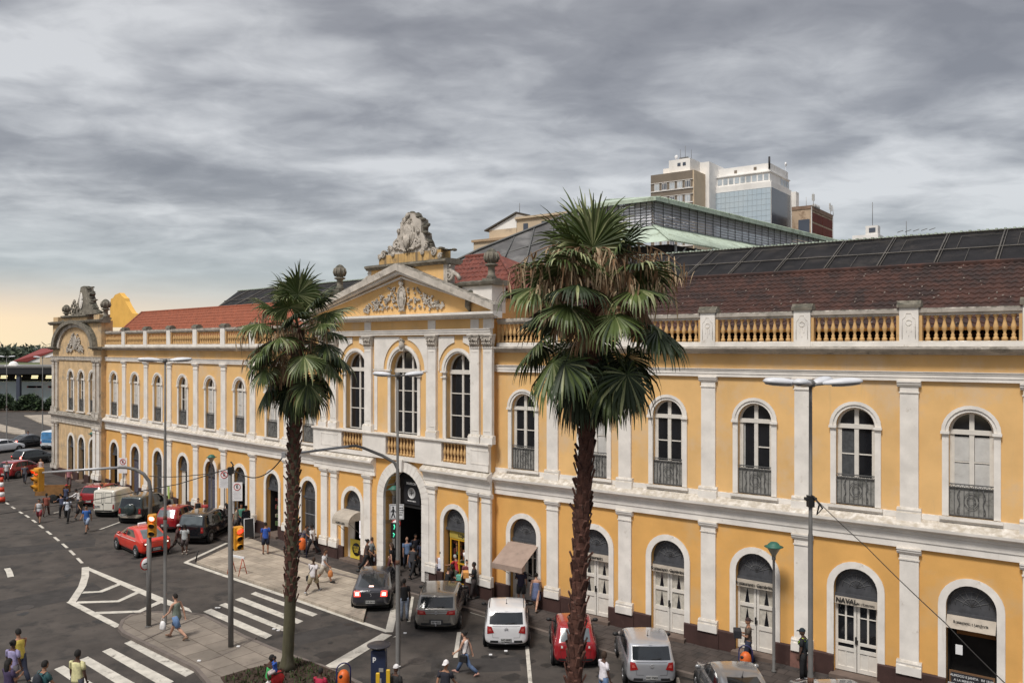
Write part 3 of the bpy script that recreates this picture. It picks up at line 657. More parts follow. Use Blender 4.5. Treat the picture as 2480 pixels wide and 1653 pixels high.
# ================= right wing
S = FR.s_at
win_r = [S(x) for x in (1268, 1439, 1617.5, 1828, 2072, 2352)]; step_r = 3.48; win_r.append(win_r[-1] + step_r)
pil_r = [S(x) for x in (1340, 1515, 1717, 1945, 2203)]; pil_r += [pil_r[-1] + step_r, pil_r[-1] + 2 * step_r]
ENDR = 25.2
w = MB(); wallpanel(w, 0, ENDR, Z0, ZS, [(c, LW, .12, LSPR) for c in win_r]); part(w, 'lower_wall', m_wall_lo, FR)
w = MB(); wallpanel(w, 0, ENDR, ZS, ZCT, [(c, UW, USILL, USPR) for c in win_r]); part(w, 'upper_wall', m_wall_up, FR)
w = MB(); w.box(0, ENDR, 9.0, 9.3, 0, 12.4); w.box(0, ENDR, .32, 9.0, 11.9, 12.0); part(w, 'back_wall', m_wall_lo, FR)
def plinth(fr, s0, s1, gaps, out=.09, z=.74):
    b = MB(); cur = s0
    for c in gaps + [None]:
        e = s1 if c is None else c - LW
        if e > cur: b.mould([(0, 0), (out, 0), (out, z - .04), (out - .04, z), (0, z)], cur, e)
        if c is not None: cur = c + LW
    part(b, 'plinth', m_plinth, fr)
plinth(FR, 0, ENDR, win_r)
w = MB(); w.mould([(0, ZS), (.05, ZS), (.05, ZD - .04), (.03, ZD - .025), (0, ZD - .025)], .03, ENDR)
part(w, 'dado', m_trim, FR)
for s in pil_r:
    pilaster(FR, s, .56, 6.05, ZA); pilaster(FR, s, .58, 1.02, ZS0)
    b = MB(); b.box(s - .42, s + .42, -.13, 0, 0, .60); part(b, 'pilaster_foot', m_plinth if abs(s - pil_r[3]) > .1 else mat('foot_worn_pink', (0.20, 0.10, 0.08), .9, .3, 3, dirt=(0.07, 0.035, 0.03), dscale=3, dthr=.5), FR)
w = MB(); stringcourse(w, .0, ENDR); part(w, 'string_course', m_trim, FR)
w = MB(); entab(w, .0, ENDR); part(w, 'architrave', m_trim, FR)
w = MB(); cornice(w, .0, ENDR); part(w, 'cornice', m_trim_dirty, FR)
parapet(FR, .15, ENDR, [s for s in pil_r if s < ENDR - .3], 11, 8)
tile_roof('roof', FR, -1.5, ENDR + 1, 1.1, 11.75, 6.0, 14.5, 15, m_tile, spots=26)
skylight(FR, -2.0, ENDR + 1, 6.1, 14.55, 9.4, 16.1, 2.1)
PW['glass'] = upper_window('glass'); PW['shut'] = upper_window('shut'); PW['open'] = upper_window('open')
for i, c in enumerate(win_r): put(PW[('glass', 'shut', 'glass', 'open', 'glass', 'shut', 'glass')[i]], FR, c)
cc = MB(); cc.box(-UW + .14, -.09, .198, .204, USILL + .95, USPR - .2)   # pale curtain behind one pane
o = dup(cc.build('curtain', mat('curtain_grey', (0.07, 0.075, 0.08), .9, .3, 9)), MK, FR.w(win_r[4], .0), FR.rz); bpy.data.objects.remove([x for x in COL.objects if x.name.startswith('curtain') and x.parent is None][0])
# ================= left wing
S = FL.s_at
win_l = [S(x) for x in (277, 328, 383, 443.5, 510, 581.5, 660, 748)]
pil_l = [S(x) for x in (302, 355, 411.6, 475.6, 543, 614, 697)]
LL = FL.L + .2
w = MB(); wallpanel(w, 0, LL, Z0, ZS, [(c, .74, .12, LSPR) for c in win_l]); part(w, 'lower_wall', m_wall_lo, FL)
w = MB(); wallpanel(w, 0, LL, ZS, ZCT, [(c, UW, USILL, USPR) for c in win_l]); part(w, 'upper_wall', m_wall_up, FL)
w = MB(); w.box(0, LL, 9.0, 9.3, 0, 12.4); w.box(0, LL, .32, 9.0, 11.9, 12.0); part(w, 'back_wall', m_wall_lo, FL)
plinth(FL, 0, LL, win_l)
w = MB(); w.mould([(0, ZS), (.05, ZS), (.05, ZD - .04), (.03, ZD - .025), (0, ZD - .025)], .03, LL)
part(w, 'dado', m_trim, FL)
for s in pil_l:
    pilaster(FL, s, .62, 6.05, ZA); pilaster(FL, s, .66, 1.02, ZS0)
    b = MB(); b.box(s - .46, s + .46, -.13, 0, 0, .60); part(b, 'pilaster_foot', m_plinth, FL)
w = MB(); stringcourse(w, .0, LL); part(w, 'string_course', m_trim, FL)
w = MB(); entab(w, .0, LL); part(w, 'architrave', m_trim, FL)
w = MB(); cornice(w, .0, LL); part(w, 'cornice', m_trim_dirty, FL)
parapet(FL, .15, LL, pil_l, 12, 6, relief=False)
h0 = FL.s_at(268, -1.1); h1 = FL.s_at(344, -6.0); tile_roof('roof', FL, h0, LL + 2, 1.1, 11.9, 6.0, 14.5, 10, m_tile_red, hipL=h1 - h0, tw=.3)
h0 = FL.s_at(517, -6.2); h1 = FL.s_at(575, -9.4); skylight(FL, h0, LL + 3, 6.2, 14.4, 9.4, 16.1, 2.6, hipL=h1 - h0)
for i, c in enumerate(win_l): put(PW['glass' if i == 3 else 'shut'], FL, c)
# ================= central block
S = FC.s_at; LC = FC.L
def SZ(x, y, out=0.0): return FC.sz(x, y, out)
cx = S(979); ww = [S(863), cx, S(1112)]
dl, dr = S(854), S(1101)
# lower storey
w = MB(); wallpanel(w, 0, LC, 0, ZS, [(dl, LW, .12, LSPR), (cx, 1.42, 0.0, 3.78), (dr, LW, .12, LSPR)], depth=.45)
for s in (0, LC): w.quad((s, 0, 0), (s, .6, 0), (s, .6, 12.6), (s, 0, 12.6))
part(w, 'lower_wall', m_wall_lo, FC)
WSP, WB = 10.22, 7.05
w = MB(); wallpanel(w, 0, LC, ZS, 12.65, [(ww[0], .85, WB, WSP), (ww[1], 1.0, WB, WSP), (ww[2], .85, WB, WSP)], depth=.4); part(w, 'upper_wall', m_wall_up, FC)
plinth_gaps = [dl, dr]
b = MB(); cur = 0
for lo, hi in ((dl - LW, dl + LW), (cx - 2.0, cx + 2.0), (dr - LW, dr + LW), (LC, LC)):
    if lo > cur: b.mould([(0, 0), (.11, 0), (.11, .70), (.07, .74), (0, .74)], cur, lo)
    cur = hi
part(b, 'plinth', m_plinth, FC)
# stone arch of the main entrance
b = MB(); n = 9
zs = 3.78; ai, ao = 1.42, 1.93
for sg in (-1, 1):
    for k in range(8):
        z0 = .05 + k * .466; x0, x1 = sorted((sg * ai, sg * ao)); b.box(cx + x0, cx + x1, -.16, .5, z0 + .008, z0 + .458)
        b.box(cx + x0 + (.02), cx + x1 - (.02), -.15, .49, z0 - .01, z0 + .01)
for k in range(19):
    a0 = math.pi * k / 19 + .006; a1 = math.pi * (k + 1) / 19 - .006; pr = -.16 if k != 9 else -.30; ro = ao if k != 9 else ao + .1
    v = [(cx + r * math.cos(a), y, zs + r * math.sin(a)) for y in (pr, .5) for r, a in ((ai, a0), (ro, a0), (ro, a1), (ai, a1))]
    b.add(v, [(0, 1, 2, 3), (7, 6, 5, 4), (0, 4, 5, 1), (1, 5, 6, 2), (2, 6, 7, 3), (3, 7, 4, 0)])
b.band(ai + .01, ao - .01, .05, zs, -.145, .48, 24); b.v[-27 * 4:] = [(p[0] + cx, p[1], p[2]) for p in b.v[-27 * 4:]]
part(b, 'entrance_arch', m_trim, FC)
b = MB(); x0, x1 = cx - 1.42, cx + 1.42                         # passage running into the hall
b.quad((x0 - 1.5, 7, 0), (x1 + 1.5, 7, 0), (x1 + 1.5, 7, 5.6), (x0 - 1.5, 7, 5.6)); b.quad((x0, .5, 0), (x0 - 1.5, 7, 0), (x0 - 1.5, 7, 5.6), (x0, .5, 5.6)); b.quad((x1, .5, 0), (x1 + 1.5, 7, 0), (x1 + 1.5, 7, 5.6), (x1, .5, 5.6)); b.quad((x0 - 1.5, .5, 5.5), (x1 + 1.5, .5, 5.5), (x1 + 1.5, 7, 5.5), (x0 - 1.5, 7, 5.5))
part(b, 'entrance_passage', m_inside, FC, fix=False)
b = MB(); b.arched(1.42, 3.35, zs, .62, 18); b.v = [(p[0] + cx, p[1], p[2]) for p in b.v]; b.box(x0, x1, .55, .68, 3.30, 3.42)
for k in range(1, 10):
    t = math.pi * k / 10; b.tube([(cx + .4 * math.cos(t), .6, zs + .4 * math.sin(t)), (cx + 1.4 * math.cos(t), .6, zs + 1.4 * math.sin(t))], .012, 4)
fan = part(b, 'entrance_fanlight', mat('entrance_fan', (0.02, 0.02, 0.022), .5), FC)
b = MB(); b.box(cx - .55, cx + .62, .46, .52, 3.5, 4.75); sg_ = b.build('hanging_banner', mat('banner_black', (0.012, 0.012, 0.016), .8), MK, FC.loc, FC.rz)
b = MB(); b.lathe([(.25, 0), (.25, .01), (.27, .012), (.27, .0)], 0, 0, 0, 24); o = b.build('clock_face', m_white, sg_, (cx + .04, .455, 4.05)); o.rotation_euler = (R(90), 0, 0)
b = MB()
for t, l, wd in ((20, .19, .014), (100, .13, .018), (180, .10, .016), (270, .12, .016)): b.tube([(0, 0, 0), (l * math.cos(R(t)), 0, l * math.sin(R(t)))], wd, 4)
b.build('clock_hands', m_black, o, (0, 0, .02)).rotation_euler = (R(-90), 0, 0)
text('MARROM', .17, 'banner_text', m_white, sg_, (cx + .02, .45, 4.52), (R(90), 0, 0)); text('MERCADO PUBLICO', .07, 'banner_text', m_white, sg_, (cx + .04, .45, 3.66), (R(90), 0, 0))
b = MB(); b.lathe([(.16, 0), (.14, .05), (.03, .09)], cx + 1.0, 2.0, 2.75, 10); part(b, 'passage_lamp', mat('lamp_lit', (0.8, 0.85, 0.8), .5, emit=(0.8, 0.95, 0.85), estr=3), FC)
# lower pilasters
for x in (788.5, 812, 892.6, 1048, 1149.7, 1181): pilaster(FC, S(x), .55, 1.02, ZS0, out=.12)
for a, c in ((S(788.5), S(812)), (S(892.6), S(892.6)), (S(1048), S(1048)), (S(1149.7), S(1181))):
    b = MB(); b.box(a - .40, c + .40, -.16, 0, 0, .60); part(b, 'pilaster_foot', m_plinth, FC)
e0, e1 = S(911), S(1029)
w = MB(); stringcourse(w, -.12, e0); stringcourse(w, e1, LC + .12); part(w, 'string_course', m_trim, FC)
# balcony zone
w = MB(); ZBT = 7.0
bal = [(S(834), S(885)), (S(941), S(1012)), (S(1076), S(1136))]
cur = -.05
for a, c in bal + [(LC + .05, None)]:
    y1 = -.20; w.box(cur, a, y1, 0, ZS + .0, ZBT - .12)
    cur = c
for a, c in bal: w.box(a, c, -.20, 0, ZS, ZS + .22)
for a, c in ((S(785), S(825)), (S(1147), S(1192))):
    w.band(.0, .0, 0, 0, 0, 0, 2) if False else None
    for (u0, u1, z0, z1) in ((a, c, 6.05, 6.09), (a, c, 6.66, 6.70), (a, a + .04, 6.05, 6.7), (c - .04, c, 6.05, 6.7)): w.box(u0, u1, -.215, -.19, z0, z1)
part(w, 'balcony_wall', m_trim, FC)
w = MB(); w.mould([(0, ZBT - .12), (.24, ZBT - .12), (.27, ZBT - .07), (.30, ZBT - .06), (.30, ZBT), (0, ZBT + .03)], -.12, LC + .12); part(w, 'balcony_ledge', m_trim, FC)
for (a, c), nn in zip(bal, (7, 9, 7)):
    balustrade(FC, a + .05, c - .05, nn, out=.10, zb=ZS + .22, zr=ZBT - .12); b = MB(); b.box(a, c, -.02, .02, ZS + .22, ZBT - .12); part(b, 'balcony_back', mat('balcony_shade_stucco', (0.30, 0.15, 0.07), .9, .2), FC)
# upper pilasters with leafy capitals
for x in (788, 812, 896, 1051, 1155, 1186):
    s = S(x); b = MB(); h = .27
    b.box(s - h, s + h, -.16, 0, ZBT, 11.35)
    b.mould([(0, ZBT), (.24, ZBT), (.24, ZBT + .28), (.21, ZBT + .32), (.17, ZBT + .38), (0, ZBT + .38)], s - h - .09, s + h + .09)
    b.mould([(0, 11.3), (.19, 11.3), (.19, 11.36), (0, 11.36)], s - h - .03, s + h + .03)
    b.box(s - h + .08, s + h - .08, -.175, -.155, 7.55, 7.58); b.box(s - h + .08, s + h - .08, -.175, -.155, 11.12, 11.15)
    p = part(b, 'pilaster', m_trim, FC)
    c = MB(); c.add([(s - .26, -.15, 11.36), (s + .26, -.15, 11.36), (s + .36, -.26, 11.86), (s - .36, -.26, 11.86), (s - .26, 0, 11.36), (s + .26, 0, 11.36), (s + .36, 0, 11.86), (s - .36, 0, 11.86)], [(0, 1, 2, 3), (1, 5, 6, 2), (0, 3, 7, 4), (3, 2, 6, 7)])
    c.box(s - .38, s + .38, -.29, 0, 11.86, 11.93)
    for r_, z, k in ((0.045, 11.47, 5), (.05, 11.63, 4)):
        for i in range(k):
            x_ = s - .22 + .44 * i / (k - 1); c.tube([(x_, -.16, z - .1), (x_, -.20, z), (x_, -.27, z + .05), (x_, -.28, z)], [.05, .055, .04, .02], 5)
    for sg in (-1, 1): c.tube([(s + sg * .28 + .07 * math.cos(t * .8) * (1 - t * .09), -.25, 11.76 + .07 * math.sin(t * .8) * (1 - t * .09)) for t in range(9)], .025, 5)
    c.ball((s, -.27, 11.72), .06, 6); c.build('capital', m_trim_dirty, p)
# tall arched windows
def tall_window(c, a, nm):
    b = MB(); b.band(a, a + .20, WB, WSP, -.05, .01); b.band(a + .08, a + .23, WSP, WSP, -.10, -.048)
    for sg in (-1, 1): b.box(sg * (a + .12) - .17, sg * (a + .12) + .17, -.11, 0, WSP - .32, WSP - .27); b.box(sg * (a + .12) - .19, sg * (a + .12) + .19, -.13, 0, WSP - .08, WSP)
    b.box(-a - .05, a + .05, -.1, .4, WB - .05, WB)
    o = b.build('window', m_trim, MK, FC.w(c), FC.rz)
    f = MB(); f.band(a - .08, a + .001, WB, WSP, .26, .36, 18); f.box(-a, a, .22, .36, WSP - .14, WSP + .06)
    for x in nm:
        f.box(x - .055, x + .055, .25, .35, WB, WSP - .14); f.box(x - .05, x + .05, .25, .35, WSP, WSP + math.sqrt(max(0, a * a - x * x)) - .02); f.ball((x, .24, WSP + math.sqrt(max(0, a * a - x * x)) * .75), .085, 6, sc=(1, .4, 1.5))
    for z in (WB + .03, WB + 1.08, WB + 2.12): f.box(-a, a, .27, .34, z - .022, z + .022)
    f.build('frame', m_wood, o)
    p = MB(); p.arched(a - .01, WB, WSP, .31, 18); p.build('pane', m_glass, o)
    return o
tall_window(ww[0], .85, (0,)); tall_window(ww[1], 1.0, (-.36, .36)); tall_window(ww[2], .85, (0,))
# pale spandrel panels around the arches
def spandrel(c, a, s0, s1):
    b = MB(); n = 12; r = a + .52
    for sg, e in ((-1, s0), (1, s1)):
        if abs(e - c) < r + .02: 
            ex = e
        pts = [(c + sg * .30, 11.86)]
        for k in range(n + 1):
            t = R(78) * (1 - k / n); x = r * math.cos(t)
            if x > abs(e - c) - .02: break
            pts.append((c + sg * x, WSP + r * math.sin(t)))
        if abs(pts[-1][0] - e) > .04 : pts.append((pts[-1][0], WSP - .0)); pts.append((e, WSP - .0))
        else: pass
        pts.append((e, 11.86)); b.prism(pts, -.05, 0.0)
    part(b, 'spandrel_panel', m_trim, FC)
spandrel(ww[0], .85, S(812) + .36, S(896) - .36); spandrel(ww[1], 1.0, S(896) + .40, S(1051) - .40); spandrel(ww[2], .85, S(1051) + .36, S(1155) - .36)
b = MB(); b.ball((cx, -.16, 11.45), .2, 8, sc=(.9, .7, 1.2)); b.box(cx - .14, cx + .14, -.2, 0, 11.15, 11.4); b.tube([(cx - .2, -.15, 11.6), (cx, -.22, 11.75), (cx + .2, -.15, 11.6)], .05, 6); part(b, 'keystone', m_trim_dirty, FC)
w = MB(); w.box(S(905), S(940), -.04, 0, WSP - .07, WSP + .0); w.box(S(1015), S(1042), -.04, 0, WSP - .07, WSP)
for x in (905 + 6, 1037): w.box(S(x) - .12, S(x) + .12, -.035, 0, ZBT + .1, WSP - .1)
part(w, 'impost_band', m_trim, FC)
# entablature and pediment
EO = .16; w = MB()
w.mould([(0, 11.93), (EO, 11.93), (EO, 12.03), (EO + .03, 12.035), (EO + .03, 12.13), (EO + .06, 12.14), (EO + .06, 12.19), (0, 12.19)], -.15, LC + .15); part(w, 'architrave', m_trim, FC)
w = MB(); w.box(-.08, LC + .08, -EO + .03, 0.0, 12.19, 12.64); part(w, 'frieze', m_wall_up, FC)
w = MB()
for x in (788, 812, 896, 1051, 1155, 1186): w.box(S(x) - .26, S(x) + .26, -EO, 0, 12.19, 12.62)
part(w, 'frieze_block', m_trim, FC)
w = MB(); OH = .62; s0, s1 = -.72, LC + .72
w.mould([(0, 12.64), (EO + .1, 12.64), (EO + .12, 12.70), (OH - .1, 12.74), (OH - .06, 12.80), (OH, 12.82), (OH, 12.93), (0, 12.97)], s0, s1)
k = int((s1 - s0) / .16)
for i in range(k): w.box(s0 + .1 + i * .16, s0 + .18 + i * .16, -EO - .2, -EO, 12.655, 12.735)
part(w, 'cornice', m_trim, FC)
ax, az = cx + .05, 15.45                                       # apex
def rake(prof_z, o0, o1, m, nm):
    b = MB(); (zl, zu) = prof_z
    for sg, e in ((-1, s0), (1, s1)):
        ex = e - ax; L_ = abs(ex); v = []
        base = 12.93
        pts = [(e, base + max(0, 0)), (ax, az - .0)]
        d = Vector((ax - e, az - base)).normalized(); nn = Vector((-d.y, d.x)) * (1 if d.x > 0 else -1)
        # strip between offsets zl..zu measured downwards from the upper edge
        def P(f, off): 
            x = e + (ax - e) * f; z = base + .30 + (az - base - .30) * f; return (x, z - off)
        q = [P(0, zu), P(1, zu), P(1, zl), P(0, zl)]
        q = [(x, max(z, 12.94)) for x, z in q]
        b.prism(q, -o1, -o0)
    part(b, nm, m, FC)
rake((.34, .0), 0.0, OH, m_trim_dirty, 'pediment_cornice'); rake((.50, .30), 0.0, OH - .14, m_trim, 'pediment_moulding'); rake((.72, .62), 0.0, .24, m_trim, 'pediment_fillet')
w = MB(); w.prism([(s0 + .3, 12.95), (s1 - .3, 12.95), (ax, az - .35)], -.12, .25); part(w, 'tympanum', m_wall_up, FC)
# relief in the tympanum: oval shield, scroll and sprays of leaves
def relief_spray(mb, cx_, z0, sg, L_, H_, y, seed, n=70, r0=.045, zmin=12.98):
    rr = random.Random(seed)
    for i in range(n):
        f = rr.random() ** .8; x = cx_ + sg * (.35 + f * L_); top = H_ * (1 - f) + .16; z = z0 + rr.uniform(0, top) 
        a = rr.uniform(0, 6.28); l = rr.uniform(.06, .15); k = 5; cu = rr.uniform(1.2, 2.6) * rr.choice((-1, 1))
        pts = []; px, pz = x, z
        for j in range(k):
            pts.append((px, y - .02 * (j % 2), pz)); px += math.cos(a) * l * .5; pz += math.sin(a) * l * .5; a += cu * .45
        if any(p[2] < zmin for p in pts): continue
        mb.tube(pts, [r0 * .6, r0, r0, r0 * .8, r0 * .4], 5)
def oval(mb, c, z, a, b_, y, t=.06, n=20):
    mb.ball((c, y, z), 1.0, 16, sc=(a, t, b_)); mb.tube([(c + a * 1.02 * math.cos(2 * math.pi * k / n), y - .03, z + b_ * 1.02 * math.sin(2 * math.pi * k / n)) for k in range(n + 1)], .035, 6)
    mb.tube([(c + a * .72 * math.cos(2 * math.pi * k / n), y - .08, z + b_ * .78 * math.sin(2 * math.pi * k / n)) for k in range(n + 1)], .018, 5)
def spiral(mb, c, z, r, y, turns=1.8, sg=1, th=.04, a0=0):
    n = 18; mb.tube([(c + sg * r * (1 - .85 * k / n) * math.cos(a0 + k / n * turns * 6.28), y - .05 * k / n, z + r * (1 - .85 * k / n) * math.sin(a0 + k / n * turns * 6.28)) for k in range(n + 1)], [th * (1 - .3 * k / n) for k in range(n + 1)], 6)
w = MB(); y = -.16; oval(w, ax, 13.78, .30, .55, y - .04)
spiral(w, ax, 14.42, .13, y - .06, sg=1); w.tube([(ax - .1, y - .05, 14.6), (ax - .02, y - .1, 14.72), (ax + .1, y - .06, 14.62)], .04, 6); spiral(w, ax - .12, 14.5, .10, y - .04, sg=-1)
for sg in (-1, 1): relief_spray(w, ax, 13.18, sg, 2.55, 1.15, y, 11 + sg, n=95)
w.tube([(ax - .22, y - .04, 13.12), (ax, y - .08, 13.22), (ax + .22, y - .04, 13.12)], .05, 6); w.tube([(ax - .2, y - .04, 13.26), (ax, y - .09, 13.14), (ax + .2, y - .04, 13.26)], .045, 6)
part(w, 'tympanum_relief', m_carved, FC)
# attic walls behind the pediment, pedestals and urns
w = MB(); w.box(.6, LC - .9, .05, .65, 12.9, 14.15); part(w, 'attic_wall', m_wall_up, FC)
w = MB(); w.box(-.15, 1.35, -.02, .9, 12.9, 14.15); w.box(LC - 1.75, LC + .12, -.02, .9, 12.9, 14.15); part(w, 'attic_pedestal', m_trim, FC)
w = MB(); w.mould([(.0, 14.13), (.1, 14.13), (.18, 14.2), (.22, 14.30), (.0, 14.38), (-.9, 14.38), (-1.0, 14.3), (-.95, 14.13)], -.3, 1.5); w.mould([(.0, 14.13), (.1, 14.13), (.18, 14.2), (.22, 14.30), (.0, 14.38), (-.9, 14.38), (-1.0, 14.3), (-.95, 14.13)], LC - 1.9, LC + .3)
w.mould([(-.1, 14.13), (.0, 14.2), (.05, 14.30), (-.3, 14.36), (-.7, 14.3), (-.65, 14.13)], 1.5, LC - 1.9); part(w, 'attic_ledge', m_trim_black, FC)
def urn(fr, s, z, sc=1.0, out=-.4, parent=MK, name='urn'):
    b = MB(); b.box(-.3 * sc, .3 * sc, -.3 * sc, .3 * sc, 0, .12 * sc)
    b.lathe([(.22, .12), (.24, .2), (.17, .26), (.15, .6), (.2, .66), (.30, .7), (.30, .76), (.18, .80), (.24, .86), (.30, 1.0), (.31, 1.12), (.26, 1.3), (.16, 1.42), (.05, 1.48)], n=14) if sc == 1.0 else b.lathe([(r * sc, q * sc) for r, q in [(.22, .12), (.24, .2), (.17, .26), (.15, .6), (.2, .66), (.30, .7), (.30, .76), (.18, .80), (.24, .86), (.30, 1.0), (.31, 1.12), (.26, 1.3), (.16, 1.42), (.05, 1.48)]], n=14)
    for k in range(9):
        a = k * .7; b.tube([(.26 * sc * math.cos(a), .26 * sc * math.sin(a), .85 * sc), (.34 * sc * math.cos(a), .34 * sc * math.sin(a), 1.05 * sc), (.28 * sc * math.cos(a), .28 * sc * math.sin(a), 1.27 * sc)], .05 * sc, 5)
    return b.build(name, m_trim_black, parent, fr.w(s, out, z), fr.rz)
su = FC.s_at(825, -.45); sv = FC.s_at(1192, -.45)
urn(FC, su, 14.36); urn(FC, sv, 14.36)
w = MB(); w.tube([(LC - 1.15, -.05, 13.9), (LC - 1.1, -.25, 13.7), (LC - 1.15, -.28, 13.2), (LC - 1.15, -.1, 13.02)], [.1, .16, .13, .08], 8); part(w, 'scroll_bracket', m_trim_black, FC)
# raised central attic
ZT = 15.42; a0, a1 = S(899), S(1074)
w = MB(); w.box(a0, a1, .02, .75, 13.0, ZT - .14); part(w, 'attic_block', m_wall_up, FC)
w = MB(); w.mould([(.0, ZT - .14), (.08, ZT - .14), (.16, ZT - .04), (.22, ZT - .02), (.22, ZT + .08), (.0, ZT + .13), (-.7, ZT + .13), (-.95, ZT + .08), (-.95, ZT - .02), (-.8, ZT - .14)], a0 - .3, a1 + .35); part(w, 'attic_cornice', m_trim_black, FC)
m_stain_y = mat('plaster_stained', (0.62, 0.40, 0.16), .9, .2, 2, dirt=(0.16, 0.13, 0.10), dscale=1.6, dthr=.52, streak=((0.12, 0.10, 0.08), .48, .8))
c0_, c1_ = S(916), S(1066)
w = MB(); w.box(c0_, c1_, .05, .70, ZT + .12, 16.0); part(w, 'crest_base', m_stain_y, FC)
w = MB()
for sg, e in ((1, a1), (-1, a0)):
    spiral(w, e + sg * .32, 14.72, .30, .1, sg=-sg, th=.10); spiral(w, e + sg * .2, 15.12, .14, .1, sg=sg, th=.07); w.box(min(e, e + sg * .25), max(e, e + sg * .25), .0, .5, 14.35, 15.3)
    w.tube([(e + sg * .5, .1, 14.9), (e + sg * .85, .1, 14.72), (e + sg * 1.0, .1, 14.5)], .1, 6)
part(w, 'side_volute', m_trim_dirty, FC)
# crest: stepped stone outline, with shield, curls and garland
z_ = lambda x, y: SZ(780 + x * .2424, 480 + y * .2424)
outl = [(560, 600), (545, 585), (590, 540), (640, 560), (660, 480), (690, 490), (700, 440), (735, 400), (740, 340), (765, 330), (770, 250), (790, 205), (815, 170), (835, 135), (915, 140), (935, 180), (985, 205), (990, 250), (985, 330), (1020, 340), (1025, 395), (1045, 430), (1060, 480), (1120, 500), (1150, 480), (1170, 520), (1205, 540), (1200, 575), (1245, 590), (1250, 615)]
pp = [z_(*p) for p in outl]
pp = [(s, z) for s, z in pp]; lo = 15.98
poly = [(s, max(z, lo)) for s, z in pp]; poly[0] = (poly[0][0], lo); poly[-1] = (poly[-1][0], lo)
w = MB(); w.prism([(q[0] + (ax - q[0]) * .05, max(q[1] - .05, lo)) for q in poly], .06, .16); part(w, 'crest_front', m_trim_dirty, FC)
w = MB(); w.prism(poly, .15, .50)
rr = random.Random(5)
for i in range(len(poly) - 1):                                 # weathered knobs and curls along the edge
    a, c = Vector(poly[i]), Vector(poly[i + 1]); L_ = (c - a).length
    for k in range(max(1, int(L_ / .16))):
        p = a.lerp(c, rr.random()); w.ball((p.x, rr.uniform(.12, .5), p.y), rr.uniform(.06, .13), 6, sc=(1.1, 1.6, .75))
part(w, 'crest', m_trim_black, FC)
w = MB(); y = .06; sc_, szz = z_(850, 345); oval(w, sc_, szz, .46, .66, y + .02, .12)
for k in range(-2, 3): w.tube([(sc_ + k * .09, y - .10, szz - .1), (sc_ + k * .085, y - .13, szz - .45), (sc_ + k * .07, y - .10, szz - .92 + abs(k) * .1)], [.03, .05, .035], 6)
for x, yy, r_, sg in ((740, 470, .26, 1), (940, 440, .24, -1)): s_, z2 = z_(x, yy); spiral(w, s_, z2, r_, y, sg=sg, th=.085, a0=1.2)
for x, yy, r_, sg in ((868, 235, .15, 1), (815, 225, .12, -1), (610, 565, .20, 1), (1110, 535, .20, -1), (675, 510, .16, -1), (1035, 470, .17, 1), (950, 330, .10, -1), (760, 330, .09, 1), (570, 590, .12, -1), (1175, 575, .14, 1), (1000, 540, .13, 1), (700, 560, .13, -1)): s_, z2 = z_(x, yy); spiral(w, s_, z2, r_, y - .02, sg=sg, th=.06, a0=.6)
s_, z2 = z_(860, 180); w.tube([(s_ - .15, y, z2 - .15), (s_ - .05, y - .1, z2), (s_ + .05, y - .05, z2 + .12)], [.08, .1, .06], 6)
s2, z3_ = z_(975, 530); s1_, z1_ = z_(720, 540)
for i in range(46):
    f = i / 45; w.ball((s1_ + (s2 - s1_) * f + rr.uniform(-.04, .04), y - .05 + rr.uniform(-.04, .04), 16.35 - .22 * math.sin(math.pi * f) + rr.uniform(-.06, .06)), rr.uniform(.05, .085), 5)
part(w, 'crest_shield', m_carved, FC)
# awnings, boards and shop fittings of the ground floor
PD = {}
def door(fr, s, kind, label=None):
    key = kind
    if key not in PD: PD[key] = doorway(kind); PD[key].location = fr.w(s); PD[key].rotation_euler = (0, 0, fr.rz); o = PD[key]
    else: o = dup(PD[key], None, fr.w(s), fr.rz)
    if label: o['label'] = label
    elif 'label' in o: del o['label']
    return o
m_canvas = mat('canvas_taupe', (0.33, 0.245, 0.20), .9, .15, 3, dirt=(0.2, 0.165, 0.14), dscale=3, dthr=.6)
m_canvas2 = mat('canvas_cream', (0.42, 0.37, 0.31), .9, .15, 3, dirt=(0.25, 0.2, 0.17), dscale=3, dthr=.6)
def banner(fr, s, z0, z1, lines, tsize, m=None, sh=.0, tilt=0.0, y=.02, half=LW - .02, fmat=None):
    b = MB(); n = 12
    for k in range(n):
        x0 = -half + 2 * half * k / n; x1 = -half + 2 * half * (k + 1) / n; w0 = .008 * math.sin(k * 1.7); w1 = .008 * math.sin((k + 1) * 1.7)
        b.add([(x0, y - tilt + w0, z0), (x1, y - tilt + w1, z0), (x1, y + .05, z1), (x0, y + .05, z1), (x0, y + .02 - tilt + w0, z0), (x1, y + .02 - tilt + w1, z0), (x1, y + .08, z1), (x0, y + .08, z1)], [(0, 1, 2, 3), (7, 6, 5, 4), (0, 4, 5, 1), (3, 2, 6, 7)])
    o = b.build('sign_banner', m or m_canvas2, MK, fr.w(s), fr.rz)
    for (t, x, z, sz, al) in lines: text(t, sz, 'lettering', fmat or m_black, o, (x, y - tilt * .5 - .022, z), (R(90), 0, 0), align=al, shear=sh)
    return o
door(FR, win_r[0], 'glazed'); door(FR, win_r[1], 'curtain'); door(FR, win_r[2], 'curtain'); door(FR, win_r[3], 'curtain'); door(FR, win_r[4], 'glazed'); door(FR, win_r[5], 'open'); door(FR, win_r[6], 'plain')
for i in (2, 3): banner(FR, win_r[i], 2.50, 2.76, [('Restaurante Gambrinus', 0, 2.62, .155, 'CENTER')], .16, sh=.15)
banner(FR, win_r[1], 2.50, 2.76, [('Restaurante', 0, 2.62, .165, 'CENTER')], .16, sh=.15)
